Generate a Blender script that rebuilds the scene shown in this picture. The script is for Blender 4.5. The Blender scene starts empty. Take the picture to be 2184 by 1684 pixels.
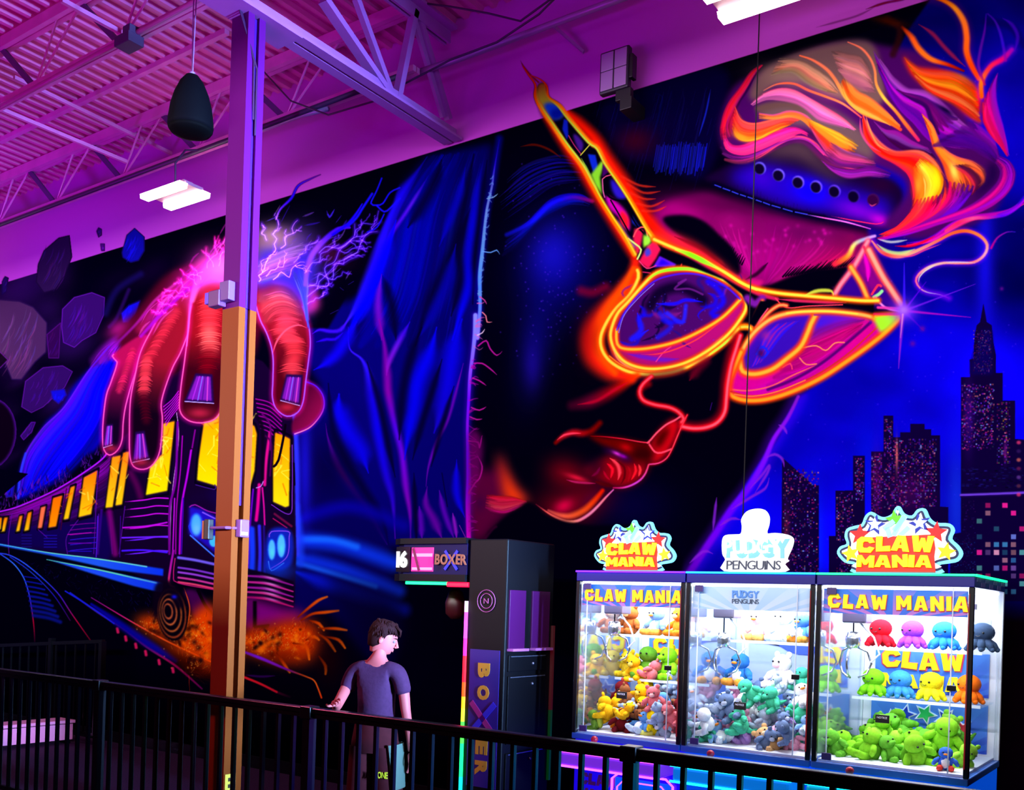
import bpy, bmesh, math, random
import numpy as np
from mathutils import Vector, Matrix, Euler
from mathutils.geometry import tessellate_polygon
random.seed(11)
SC = bpy.context.scene
COL = SC.collection
PI = math.pi
# ---------------------------------------------------------------- camera
# level camera, rolled 1.9 degrees, lens shifted upwards
FPX, PX, PY, RO, EYE = 2125.0, 1092.0, 1286.0, .033, 1.75
NR = math.sqrt(1+RO*RO)
FW = Vector((-.5786, .8156, 0)).normalized(); RT = Vector((FW.y, -FW.x, 0)); UP = Vector((0, 0, 1))
cam = bpy.data.cameras.new('camera'); cam_ob = bpy.data.objects.new('camera', cam); COL.objects.link(cam_ob)
cam.sensor_width = 36; cam.lens = FPX/2184*36; cam.shift_y = (PY-842)/2184; cam.clip_end = 200
ex = (RT+UP*RO)/NR; ey = (UP-RT*RO)/NR; ez = -FW
cam_ob.matrix_world = Matrix(((ex.x, ey.x, ez.x, 0), (ex.y, ey.y, ez.y, 0), (ex.z, ey.z, ez.z, EYE), (0, 0, 0, 1)))
SC.camera = cam_ob
def ray(x, y):
    dx, dy = x-PX, y-PY
    a, b = (dx+RO*dy)/NR, (RO*dx-dy)/NR
    return FW*FPX+RT*a+UP*b
def at(x, y, X=None, Y=None, Z=None):
    """world point seen at photo pixel x, y on the plane X=, Y= or Z="""
    r = ray(x, y)
    t = X/r.x if X is not None else Y/r.y if Y is not None else (Z-EYE)/r.z
    return Vector((0, 0, EYE))+r*t
# ---------------------------------------------------------------- view and world
SC.view_settings.view_transform = 'Standard'; SC.view_settings.look = 'None'
SC.view_settings.exposure = 0.0; SC.view_settings.gamma = 1.0; SC.view_settings.use_curve_mapping = False
W = bpy.data.worlds.new('dark hall'); SC.world = W; W.use_nodes = True
W.node_tree.nodes['Background'].inputs[0].default_value = (.05, .004, .10, 1); W.node_tree.nodes['Background'].inputs[1].default_value = .06
# ---------------------------------------------------------------- lights
def area(name, loc, direction, sx, sy, power, color, spread=180):
    l = bpy.data.lights.new(name, 'AREA'); l.shape = 'RECTANGLE'; l.size = sx; l.size_y = sy; l.energy = power; l.color = color
    l.spread = math.radians(spread)
    o = bpy.data.objects.new(name, l); COL.objects.link(o); o.location = loc
    o.rotation_euler = Vector(direction).to_track_quat('-Z', 'Y').to_euler()
    return o
# unseen barn-doored wash light, added behind the camera to light the mural
WASH = area('added_wash_light', (-5.0, -1.5, 4.5), (0, 1, 0), 22.0, .05, 1060, (1.0, .97, 1.0), 150)
# magenta and violet flood lamps that colour the ceiling and the band of bare wall
area('magenta_flood', (-6.5, .3, 2.6), (-.10, .35, 1), 7.0, 1.2, 105, (1.0, .0, .56), 170)
area('magenta_flood_far', (-13.5, 2.0, 2.6), (.1, .3, 1), 4.0, 2.0, 90, (1.0, .0, .50), 170)
area('violet_flood', (-12.0, 3.4, 4.0), (.15, .8, .75), 1.0, .3, 70, (.35, .0, 1.0), 150)
area('violet_band_fill', (-5.5, -.6, 2.4), (0, 1, .52), 6.0, .3, 22, (.42, .0, 1.0), 60)  # unseen fill added to lift the violet on the wall band
area('violet_spot', (-1.5, 2.2, 4.8), (-1, .55, .28), .5, .3, 9, (.6, .30, 1.0), 80)
area('added_cool_side_fill', (1.6, 4.56, 3.3), (-1, 0, .0), .25, 4.2, 440, (.26, .52, 1.0), 34)  # unseen lamp added to brighten the column's right face
area('pink_bench_fill', (-6.2, 3.2, 2.0), (-4.4, 2.6, -1.8), .2, .2, 1.4, (1.0, .30, .62), 16)  # unseen lamp added to light the bench pink
area('pink_spot', (-7.6, 1.6, 3.0), (.75, .8, -.55), .4, .4, 8, (1.0, .10, .30), 60)
# ---------------------------------------------------------------- materials
MATS = {}
def mat(name, c, rough=.6, metal=0.0, emit=None, es=0.0, spec=.5, noise=0.0, nscale=20.0, alpha=None, bump=0.0, coat=0):
    if name in MATS: return MATS[name]
    m = bpy.data.materials.new(name); m.use_nodes = True; nt = m.node_tree; b = nt.nodes['Principled BSDF']
    c = tuple(((v/255+.055)/1.055)**2.4 if v > 10.3 else v/255/12.92 for v in c)
    b.inputs['Base Color'].default_value = (*c, 1); b.inputs['Roughness'].default_value = rough; b.inputs['Metallic'].default_value = metal
    b.inputs['Specular IOR Level'].default_value = spec
    if coat: b.inputs['Coat Weight'].default_value = coat
    if emit is not None:
        e = tuple((v/255)**2.2 for v in emit); b.inputs['Emission Color'].default_value = (*e, 1); b.inputs['Emission Strength'].default_value = es
    if noise or bump:
        tc = nt.nodes.new('ShaderNodeTexCoord'); n = nt.nodes.new('ShaderNodeTexNoise'); n.inputs['Scale'].default_value = nscale; n.inputs['Detail'].default_value = 4
        nt.links.new(tc.outputs['Object'], n.inputs['Vector'])
        if noise:
            r = nt.nodes.new('ShaderNodeValToRGB'); r.color_ramp.elements[0].position = .3; r.color_ramp.elements[1].position = .7
            r.color_ramp.elements[0].color = (*[v*(1-noise) for v in c], 1); r.color_ramp.elements[1].color = (*[min(1, v*(1+noise)) for v in c], 1)
            nt.links.new(n.outputs['Fac'], r.inputs['Fac']); nt.links.new(r.outputs['Color'], b.inputs['Base Color'])
        if bump:
            u = nt.nodes.new('ShaderNodeBump'); u.inputs['Strength'].default_value = bump; u.inputs['Distance'].default_value = .01
            nt.links.new(n.outputs['Fac'], u.inputs['Height']); nt.links.new(u.outputs['Normal'], b.inputs['Normal'])
    MATS[name] = m; return m
def glow(name, c, s):
    return mat(name, (30, 30, 30), .5, emit=c, es=s)
def glass(name='clear glass', tint=(1, 1, 1), refl=.07):
    if name in MATS: return MATS[name]
    m = bpy.data.materials.new(name); m.use_nodes = True; nt = m.node_tree; nt.nodes.clear()
    o = nt.nodes.new('ShaderNodeOutputMaterial'); mx = nt.nodes.new('ShaderNodeMixShader'); t = nt.nodes.new('ShaderNodeBsdfTransparent'); g = nt.nodes.new('ShaderNodeBsdfGlossy')
    f = nt.nodes.new('ShaderNodeFresnel'); f.inputs['IOR'].default_value = 1.25
    t.inputs[0].default_value = (*tint, 1); g.inputs['Roughness'].default_value = .03; g.inputs['Color'].default_value = (refl*12, refl*12, refl*12, 1)
    k = nt.nodes.new('ShaderNodeMath'); k.operation = 'MULTIPLY'; k.inputs[1].default_value = .35; nt.links.new(f.outputs[0], k.inputs[0]); nt.links.new(k.outputs[0], mx.inputs[0]); nt.links.new(t.outputs[0], mx.inputs[1]); nt.links.new(g.outputs[0], mx.inputs[2]); nt.links.new(mx.outputs[0], o.inputs[0])
    MATS[name] = m; return m
# ---------------------------------------------------------------- mesh helpers
def ob(name, bm, m, parent=None, smooth=False, loc=None):
    me = bpy.data.meshes.new(name); bmesh.ops.recalc_face_normals(bm, faces=bm.faces) if smooth != 'raw' else None
    bm.to_mesh(me); bm.free()
    if m: me.materials.append(m)
    if smooth and smooth != 'raw':
        for p in me.polygons: p.use_smooth = True
    o = bpy.data.objects.new(name, me); COL.objects.link(o)
    if parent: o.parent = parent
    if loc: o.location = loc
    return o
def bx(bm, x0, y0, z0, x1, y1, z1, bev=0.0, M=None):
    r = bmesh.ops.create_cube(bm, size=1); vs = r['verts']
    for v in vs: v.co = Vector((x0+(v.co.x+.5)*(x1-x0), y0+(v.co.y+.5)*(y1-y0), z0+(v.co.z+.5)*(z1-z0)))
    if bev:
        es = list({e for v in vs for e in v.link_edges}); r2 = bmesh.ops.bevel(bm, geom=es, offset=bev, segments=2, affect='EDGES', profile=.5); vs = list({v for f in r2['faces'] for v in f.verts} | {v for v in vs if v.is_valid})
    if M is not None:
        for v in vs: v.co = M @ v.co
    return vs
def tube(bm, pts, r, n=8, cap=True):
    pts = [Vector(p) for p in pts]; rs = r if isinstance(r, (list, tuple)) else [r]*len(pts); rings = []
    ref = None
    for i, p in enumerate(pts):
        d = (pts[min(i+1, len(pts)-1)]-pts[max(i-1, 0)]).normalized()
        if ref is None: ref = d.orthogonal().normalized()
        u = (ref-d*ref.dot(d)); u = u.normalized() if u.length > 1e-6 else d.orthogonal().normalized(); ref = u; v = d.cross(u)
        rings.append([bm.verts.new(p+(u*math.cos(2*PI*k/n)+v*math.sin(2*PI*k/n))*rs[i]) for k in range(n)])
    for a, b in zip(rings, rings[1:]):
        for k in range(n): bm.faces.new((a[k], a[(k+1) % n], b[(k+1) % n], b[k]))
    if cap: bm.faces.new(rings[0][::-1]); bm.faces.new(rings[-1])
def bar(bm, a, b, w, h, up=(0, 0, 1)):
    """rectangular bar between two points"""
    a, b = Vector(a), Vector(b); d = (b-a); L = d.length; d.normalize(); s = d.cross(Vector(up))
    s = s.normalized() if s.length > 1e-4 else d.orthogonal().normalized(); t = s.cross(d)
    vs = [bm.verts.new(p+s*(w/2*i)+t*(h/2*j)) for p in (a, b) for i, j in ((-1, -1), (1, -1), (1, 1), (-1, 1))]
    for f in ((0, 1, 2, 3), (7, 6, 5, 4), (0, 4, 5, 1), (1, 5, 6, 2), (2, 6, 7, 3), (3, 7, 4, 0)): bm.faces.new([vs[i] for i in f])
def lathe(bm, prof, n=32, c=(0, 0, 0), sx=1, sy=1):
    rings = []
    for r, z in prof: rings.append([bm.verts.new((c[0]+r*sx*math.cos(2*PI*k/n), c[1]+r*sy*math.sin(2*PI*k/n), c[2]+z)) for k in range(n)])
    for a, b in zip(rings, rings[1:]):
        for k in range(n): bm.faces.new((a[k], a[(k+1) % n], b[(k+1) % n], b[k]))
    bm.faces.new(rings[0][::-1]); bm.faces.new(rings[-1])
def ball(bm, c, r, sub=2, s=(1, 1, 1), rot=None):
    q = bmesh.ops.create_icosphere(bm, subdivisions=sub, radius=1); R = Euler(rot).to_matrix() if rot else Matrix.Identity(3)
    for v in q['verts']: v.co = Vector(c)+R @ Vector((v.co.x*r*s[0], v.co.y*r*s[1], v.co.z*r*s[2]))
def prism(bm, pts, y0, y1, M=None):
    """closed outline (x, z), concave allowed, extruded along y"""
    tris = tessellate_polygon([[Vector((x, z, 0)) for x, z in pts]])
    a = [bm.verts.new((x, y0, z)) for x, z in pts]; b = [bm.verts.new((x, y1, z)) for x, z in pts]; n = len(pts)
    for t in tris:
        if len(set(t)) == 3:
            for ring, idx in ((a, t), (b, t[::-1])):
                try: bm.faces.new([ring[i] for i in idx])
                except ValueError: pass
    for i in range(n): bm.faces.new((a[i], b[i], b[(i+1) % n], a[(i+1) % n]))
    if M is not None:
        for v in a+b: v.co = M @ v.co
def thing(name, label, cat, loc=(0, 0, 0), rz=0, group=None):
    o = bpy.data.objects.new(name, None); COL.objects.link(o); o.location = loc; o.rotation_euler = (0, 0, rz); o.empty_display_size = .1
    o['label'] = label; o['category'] = cat
    if group: o['group'] = group
    return o
def tag(o, label, cat, group=None):
    o['label'] = label; o['category'] = cat
    if group: o['group'] = group
    return o
def struct(o):
    o['kind'] = 'structure'; return o
def copy_tree(o, loc, rot=None, scale=None, label=None, group=None, mats=None):
    r = o.copy(); COL.objects.link(r); r.location = loc
    if rot is not None: r.rotation_euler = rot
    if scale is not None: r.scale = (scale,)*3
    if label: r['label'] = label
    if group: r['group'] = group
    for ch in list(o.children):
        c = ch.copy(); COL.objects.link(c); c.parent = r
        for g in list(ch.children):
            d = g.copy(); COL.objects.link(d); d.parent = c
    return r
FONT_CACHE = {}
def glyph(ch, bold=.02):
    bold = bold*.2 if ch in 'MN' else bold; k = (ch, bold)
    if k not in FONT_CACHE:
        cu = bpy.data.curves.new('glyph', 'FONT'); cu.body = ch; cu.size = 1; cu.offset = bold; cu.extrude = .5; cu.resolution_u = 3
        o = bpy.data.objects.new('glyph', cu); COL.objects.link(o); dg = bpy.context.evaluated_depsgraph_get()
        me = bpy.data.meshes.new_from_object(o.evaluated_get(dg)); COL.objects.unlink(o); bpy.data.objects.remove(o); FONT_CACHE[k] = me
    return FONT_CACHE[k]
BLOCK = {'C': [(.70, .48), (.56, .7), (.16, .7), (0, .54), (0, .16), (.16, 0), (.56, 0), (.70, .22), (.52, .26), (.44, .19), (.28, .19), (.22, .26), (.22, .44), (.28, .51), (.44, .51), (.52, .44)],
    'L': [(0, .7), (.24, .7), (.22, .22), (.55, .24), (.55, 0), (0, 0)], 'I': [(0, 0), (0, .7), (.24, .7), (.24, 0)],
    'A': [(0, 0), (.2, .7), (.48, .7), (.7, 0), (.48, 0), (.43, .14), (.345, .14), (.345, .27), (.41, .27), (.34, .5), (.28, .27), (.335, .27), (.335, .14), (.26, .14), (.22, 0)],
    'W': [(0, .7), (.22, .7), (.27, .34), (.35, .6), (.47, .6), (.55, .34), (.60, .7), (.82, .7), (.70, 0), (.50, 0), (.41, .28), (.32, 0), (.12, 0)],
    'M': [(0, 0), (0, .7), (.2, .7), (.38, .40), (.56, .7), (.76, .7), (.76, 0), (.55, 0), (.55, .36), (.43, .14), (.33, .14), (.21, .36), (.21, 0)],
    'N': [(0, 0), (0, .7), (.2, .7), (.44, .34), (.44, .7), (.64, .7), (.64, 0), (.45, 0), (.2, .36), (.2, 0)]}
def block_glyph(ch, grow):
    k = ('b', ch, grow)
    if k not in FONT_CACHE:
        p = BLOCK[ch]
        if grow: n = len(p); ar = sum(p[i-1][0]*p[i][1]-p[i][0]*p[i-1][1] for i in range(n)); q = []
        if grow:
            for i in range(n):
                a, b, c = Vector(p[i-1]), Vector(p[i]), Vector(p[(i+1) % n]); d1 = (b-a).normalized(); d2 = (c-b).normalized(); s_ = -1 if ar < 0 else 1
                nn = (Vector((d1.y, -d1.x))+Vector((d2.y, -d2.x)))*s_; q.append(tuple(b+(nn.normalized() if nn.length > .1 else Vector((0, 0)))*min(grow, .045)))
            p = q
        bm = bmesh.new(); prism(bm, p, -.5, .5); me = bpy.data.meshes.new('g')
        for v in bm.verts: v.co = Vector((v.co.x, v.co.z, -v.co.y))
        bm.to_mesh(me); bm.free(); FONT_CACHE[k] = me
    return FONT_CACHE[k]
def lettering(name, text, m, w, h, parent, loc, depth=.006, bold=.03, jit=0.0, rz=0.0, arch=0.0, seed=1, gap=.04):
    """text as one mesh: letters w metres wide in all, h high, standing in the x-z plane, facing -y, centred on loc"""
    rnd = random.Random(seed); bm = bmesh.new(); x = 0; items = []
    for ch in text:
        if ch == ' ': x += .35; continue
        me = block_glyph(ch, max(0, bold-.035)) if text in ('CLAW', 'MANIA', 'CLAW MANIA') else glyph(ch, bold); xs = [v.co.x for v in me.vertices]; ys = [v.co.y for v in me.vertices]; gw = max(xs)-min(xs)
        items.append((me, x-min(xs), min(ys), max(ys), gw)); x += gw+gap
    tot = x-gap; y0 = min(i[2] for i in items); y1 = max(i[3] for i in items); sx = w/tot; sy = h/(y1-y0)
    for me, dx, _, _, gw in items:
        t = bmesh.new(); t.from_mesh(me); cx = (dx+min(v.co.x for v in t.verts)+gw/2); a = rnd.uniform(-jit, jit); dz = rnd.uniform(-jit, jit)*.25*h; k = 1+rnd.uniform(-jit, jit)*.5
        u = (cx/tot-.5)*2
        for v in t.verts:
            X = (v.co.x+dx-cx)*sx*k; Z = (v.co.y-(y0+y1)/2)*sy*k
            v.co = Vector((X*math.cos(a)-Z*math.sin(a)+(cx-tot/2)*sx, v.co.z*depth*2, X*math.sin(a)+Z*math.cos(a)+dz+arch*h*(1-u*u)))
        tm = bpy.data.meshes.new('t'); t.to_mesh(tm); t.free(); bm.from_mesh(tm); bpy.data.meshes.remove(tm)
    o = ob(name, bm, m, parent); o.location = loc; o.rotation_euler = (0, 0, rz); return o
def star(cx, cz, R, rot=0, inner=.45):
    return [(cx+(R if i % 2 == 0 else R*inner)*math.sin(i*PI/5+rot), cz+(R if i % 2 == 0 else R*inner)*math.cos(i*PI/5+rot)) for i in range(10)]
# ---------------------------------------------------------------- mural paint
# The mural is a flat painting on the wall.  Its strokes are plotted in traced
# coordinates, then laid out in wall metres (build_mural) at their true size.
CW, CH = 2184, 1684
CAN = np.zeros((CH, CW, 3), np.float32)
COV = np.zeros((CH, CW), np.float32)
RNG = np.random.default_rng(7)
def col3(c):
    return np.array(c, np.float32) / 255.0
def PT(s, T=None):
    p = np.array([[float(v) for v in q.split(',')] for q in s.split()], np.float32) if isinstance(s, str) else np.array(s, np.float32)
    if T is not None:
        p = p / T[2] + np.array([T[0], T[1]], np.float32)
    return p
def spline(p, closed=False, step=6.0):
    p = np.asarray(p, np.float32); n = len(p)
    if n < 3: 
        return p
    out = []
    rng_ = range(n if closed else n - 1)
    for i in rng_:
        if closed:
            a, b, c, d = p[(i-1) % n], p[i], p[(i+1) % n], p[(i+2) % n]
        else:
            a, b, c, d = p[max(i-1, 0)], p[i], p[i+1], p[min(i+2, n-1)]
        m = max(2, int(np.hypot(*(c-b)) / step))
        t = (np.arange(m) / m)[:, None].astype(np.float32)
        out.append(0.5*((2*b)+(-a+c)*t+(2*a-5*b+4*c-d)*t*t+(-a+3*b-3*c+d)*t**3))
    r = np.concatenate(out)
    if not closed: r = np.vstack([r, p[-1:]])
    return r
def box(b):
    x0, y0, x1, y1 = b
    return max(0, int(x0)), max(0, int(y0)), min(CW, int(x1)+1), min(CH, int(y1)+1)
def comp(x0, y0, m, c, mode, up):
    h, w = m.shape
    R = CAN[y0:y0+h, x0:x0+w]
    m3 = m[..., None]
    if mode == 'add':
        R += m3*c
        np.clip(R, 0, 1, out=R)
    elif mode == 'scr':
        R[...] = 1-(1-R)*(1-np.clip(m3*c, 0, 1))
    else:
        R[...] = R*(1-m3)+c*m3
    if up:
        K = COV[y0:y0+h, x0:x0+w]; np.maximum(K, np.clip(m*1.6, 0, 1), out=K)
def blur(m, r):
    r = int(r)
    if r < 1: return m
    for ax in (0, 1, 0, 1):
        k = 2*r+1
        pad = [(0, 0), (0, 0)]; pad[ax] = (r+1, r)
        q = np.cumsum(np.pad(m, pad, mode='edge'), axis=ax, dtype=np.float32)
        m = (q[k:]-q[:-k])/k if ax == 0 else (q[:, k:]-q[:, :-k])/k
    return m
def fillmask(p, bl=0, ss=2):
    pad = int(bl*2)+2
    x0, y0, x1, y1 = box((p[:, 0].min()-pad, p[:, 1].min()-pad, p[:, 0].max()+pad, p[:, 1].max()+pad))
    if x1 <= x0 or y1 <= y0: return None
    w, h = (x1-x0)*ss, (y1-y0)*ss
    q = (p-np.array([x0, y0]))*ss
    ev = np.zeros((h, w+1), np.int8)
    a, b = q, np.roll(q, -1, 0)
    for (ax, ay), (bx, by) in zip(a, b):
        if ay == by: continue
        s0, s1 = (ay, by) if ay < by else (by, ay)
        r0, r1 = max(0, int(math.ceil(s0-.5))), min(h-1, int(math.ceil(s1-.5))-1)
        if r1 < r0: continue
        ys = np.arange(r0, r1+1)
        xs = ax+(ys+.5-ay)*(bx-ax)/(by-ay)
        np.add.at(ev, (ys, np.clip(np.round(xs).astype(int), 0, w)), 1)
    m = (np.cumsum(ev[:, :w].astype(np.int32), 1) & 1).astype(np.float32)
    m = m.reshape(y1-y0, ss, x1-x0, ss).mean((1, 3))
    return x0, y0, blur(m, bl)
def F(s, c, T=None, bl=0, al=1.0, sm=True, mode='over', up=False, c2=None, ax=None):
    p = PT(s, T)
    if sm: p = spline(p, True)
    r = fillmask(p, bl)
    if r is None: return
    x0, y0, m = r
    cc = col3(c)
    if c2 is not None:       # two-tone fade of the paint along ax (x0,y0,x1,y1)
        A = PT([ax[:2], ax[2:]], T); d = A[1]-A[0]
        yy, xx = np.mgrid[y0:y0+m.shape[0], x0:x0+m.shape[1]]
        t = np.clip(((xx-A[0, 0])*d[0]+(yy-A[0, 1])*d[1])/(d@d), 0, 1)[..., None].astype(np.float32)
        cc = cc*(1-t)+col3(c2)*t
    comp(x0, y0, m*al, cc, mode, up)
def S(s, c, w=6, T=None, soft=.5, al=1.0, mode='over', up=False, sm=True, glow=None, taper=0):
    """stroke: c one colour or a list along it, w one width or a list along it"""
    p = PT(s, T)
    if T is not None:        # widths are written in the units of the frame T
        k_ = (1.5 if soft >= .8 else 1.0)/T[2]; w = [v*k_ for v in w] if isinstance(w, (list, tuple)) else w*k_
        if glow: glow = (glow[0]*k_,)+tuple(glow[1:])
        if np.max(w) < 1.6: w = [1.6]
    if sm: p = spline(p)
    if glow: S(p, glow[1], glow[0], None, 1.0, glow[2] if len(glow) > 2 else .8, glow[3] if len(glow) > 3 else 'scr', up, False)
    seg = np.hypot(*(p[1:]-p[:-1]).T); L = np.concatenate([[0], np.cumsum(seg)]); tot = max(L[-1], 1e-3); tt = L/tot
    ws = np.interp(tt, np.linspace(0, 1, len(w)), w) if isinstance(w, (list, tuple)) else np.full(len(p), float(w))
    if taper: ws = ws*np.clip(np.minimum(tt if taper != 3 else 1, 1-tt if taper != 1 else 1)/.25, .12, 1)
    rad = ws.max()/2+1.5
    x0, y0, x1, y1 = box((p[:, 0].min()-rad, p[:, 1].min()-rad, p[:, 0].max()+rad, p[:, 1].max()+rad))
    if x1 <= x0 or y1 <= y0: return
    M = np.zeros((y1-y0, x1-x0), np.float32)
    multi = isinstance(c[0], (list, tuple))
    TT = np.zeros_like(M) if multi else None
    for i in range(len(p)-1):
        a, b = p[i], p[i+1]; r = max(ws[i], ws[i+1])/2+1.5
        bx0, by0 = max(x0, int(min(a[0], b[0])-r)), max(y0, int(min(a[1], b[1])-r))
        bx1, by1 = min(x1, int(max(a[0], b[0])+r)+2), min(y1, int(max(a[1], b[1])+r)+2)
        if bx1 <= bx0 or by1 <= by0: continue
        X = np.arange(bx0, bx1, dtype=np.float32)[None, :]-a[0]; Y = np.arange(by0, by1, dtype=np.float32)[:, None]-a[1]
        d = b-a; dd = float(d@d)+1e-6
        t = np.clip((X*d[0]+Y*d[1])/dd, 0, 1)
        dist = np.sqrt((X-t*d[0])**2+(Y-t*d[1])**2)
        hw = np.maximum((ws[i]+(ws[i+1]-ws[i])*t)/2, .35)
        inner = hw*(1-soft)
        k = np.clip((hw+.5-dist)/np.maximum(hw+.5-inner, .7), 0, 1)
        k = k*k*(3-2*k)
        if ws[i] < 1.4: k = k*min(1, ws[i]/1.4+.2)
        sub = M[by0-y0:by1-y0, bx0-x0:bx1-x0]
        if multi:
            hit = k > sub
            TT[by0-y0:by1-y0, bx0-x0:bx1-x0][hit] = (tt[i]+(tt[i+1]-tt[i])*t)[hit]
        np.maximum(sub, k, out=sub)
    if multi:
        C = np.array(c, np.float32)/255.; g = np.linspace(0, 1, len(C))
        cc = np.stack([np.interp(TT, g, C[:, j]) for j in range(3)], -1).astype(np.float32)
    else: cc = col3(c)
    comp(x0, y0, M*al, cc, mode, up)
def G(x, y, rx, ry, c, al=1.0, rot=0, T=None, mode='over', up=False, pw=1.0):
    if T: x, y, rx, ry = x/T[2]+T[0], y/T[2]+T[1], rx/T[2], ry/T[2]
    R = max(rx, ry)*2.2
    x0, y0, x1, y1 = box((x-R, y-R, x+R, y+R))
    if x1 <= x0 or y1 <= y0: return
    Y, X = np.mgrid[y0:y1, x0:x1].astype(np.float32); X -= x; Y -= y
    ca, sa = math.cos(math.radians(rot)), math.sin(math.radians(rot))
    u, v = (X*ca+Y*sa)/rx, (-X*sa+Y*ca)/ry
    comp(x0, y0, (np.exp(-((u*u+v*v)**pw)))*al, col3(c), mode, up)
def EL(x, y, rx, ry, c, rot=0, T=None, bl=0, al=1, up=False, n=28):
    a = np.linspace(0, 2*math.pi, n, endpoint=False); r = math.radians(rot)
    u, v = rx*np.cos(a), ry*np.sin(a)
    F(np.stack([x+u*math.cos(r)-v*math.sin(r), y+u*math.sin(r)+v*math.cos(r)], 1), c, T, bl, al, False, 'over', up)
def resamp(p, n):
    p = spline(p, False, 5); L = np.concatenate([[0], np.cumsum(np.hypot(*(p[1:]-p[:-1]).T))]); t = np.linspace(0, L[-1], n)
    return np.stack([np.interp(t, L, p[:, 0]), np.interp(t, L, p[:, 1])], 1)
def FLOW(A, B, cols, n=14, w=(3, 9), T=None, soft=.7, al=.8, trim=.25, mode='over', up=False, wob=2.0, taper=2, base=.75):
    """locks of hair / folds lying between two guide lines; cols run from guide A to guide B"""
    A, B = resamp(PT(A, T), 16), resamp(PT(B, T), 16)
    ks = (np.arange(n)+RNG.uniform(-.3, .3, n)+.5)/n; RNG.shuffle(ks)
    C = np.array(cols, np.float32)
    gap = np.hypot(*(A-B).T)
    if base and mode == 'over':        # broad underpainting between the guides
        m = max(3, min(7, n//3))
        for i in range(m):
            k = (i+.5)/m; j = k*(len(C)-1); a = int(min(j, len(C)-2)) if len(C) > 1 else 0
            cc = (C[a]*(1-(j-a))+C[min(a+1, len(C)-1)]*(j-a))*(.8 if i % 2 else .62)
            en = np.clip(np.minimum(np.linspace(0, 1, 16), np.linspace(1, 0, 16))/.12, .25, 1); S(A*(1-k)+B*k, tuple(cc), list(np.maximum(gap/m*2.1, 2.5)*en), None, .8, base, mode, up, True, None, 0)
    for k in ks:
        k = float(np.clip(k, 0, 1))
        p = A*(1-k)+B*k + RNG.normal(0, wob*.35, (16, 2)).cumsum(0)*.5
        i0 = int(RNG.uniform(0, trim)*15); i1 = 16-int(RNG.uniform(0, trim)*15)
        j = k*(len(C)-1); a = int(min(j, len(C)-2)) if len(C) > 1 else 0
        cc = C[a]*(1-(j-a))+C[min(a+1, len(C)-1)]*(j-a)
        cc = np.clip(cc*RNG.uniform(.75, 1.2)+RNG.normal(0, 8, 3), 0, 255)
        S(p[i0:i1], tuple(cc), RNG.uniform(*w), None, soft, al*RNG.uniform(.6, 1), mode, up, True, None, taper)
def FBM(shape, cells, seed, oct=4, sx=1, sy=1):
    r = np.random.default_rng(seed); out = np.zeros(shape, np.float32); amp = 1; tot = 0
    for o in range(oct):
        gy, gx = int(cells*sy*2**o)+2, int(cells*sx*2**o)+2
        g = r.random((gy, gx)).astype(np.float32)
        yy = np.linspace(0, gy-1.001, shape[0]); xx = np.linspace(0, gx-1.001, shape[1])
        yi, xi = yy.astype(int), xx.astype(int); fy, fx = (yy-yi)[:, None], (xx-xi)[None, :]
        fy = fy*fy*(3-2*fy); fx = fx*fx*(3-2*fx)
        v = (g[yi][:, xi]*(1-fx)+g[yi][:, xi+1]*fx)*(1-fy)+(g[yi+1][:, xi]*(1-fx)+g[yi+1][:, xi+1]*fx)*fy
        out += amp*v; tot += amp; amp *= .5
    return (out/tot).astype(np.float32)
def BOLT(a, b, c, w=3, T=None, jag=.18, br=3, glow=None, depth=0, up=False):
    p = PT([a, b], T); n = 8
    t = np.linspace(0, 1, n)[:, None]; d = p[1]-p[0]; L = np.hypot(*d); nrm = np.array([-d[1], d[0]])/max(L, 1)
    q = p[0]*(1-t)+p[1]*t+nrm*(RNG.normal(0, jag*L/2.5, (n, 1))*np.sin(t*math.pi)**.5)+RNG.normal(0, L*.012, (n, 2))
    S(q, c, [w, w*.8, w*.5, max(.8, w*.25)], None, .6, .8, 'scr', up, True, glow)
    if depth < 2:
        for _ in range(br):
            i = int(RNG.integers(2, n-1)); ang = RNG.uniform(-.9, .9); r = L*RNG.uniform(.25, .5)
            v = d/L; v = np.array([v[0]*math.cos(ang)-v[1]*math.sin(ang), v[0]*math.sin(ang)+v[1]*math.cos(ang)])
            BOLT(q[i], q[i]+v*r, c, w*.55, None, jag, max(1, br-1), None if glow is None else (glow[0]*.6,)+tuple(glow[1:]), depth+1, up)
D1=(640,290,3.916); D2=(600,680,3.507); MO=(1000,880,5.2); CI=(1620,640,2.807); TF=(350,850,3.061); K6=(1780,400,4.678)
R2=(540,0,3.119); R3=(1100,0,3.119); R4=(1484,0,3.119); L5=(0,480,2.406); H6=(300,440,3.368); FF=(1160,480,2.514); TR=(0,1100,2.883)
BLK=(1,0,14)
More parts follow.
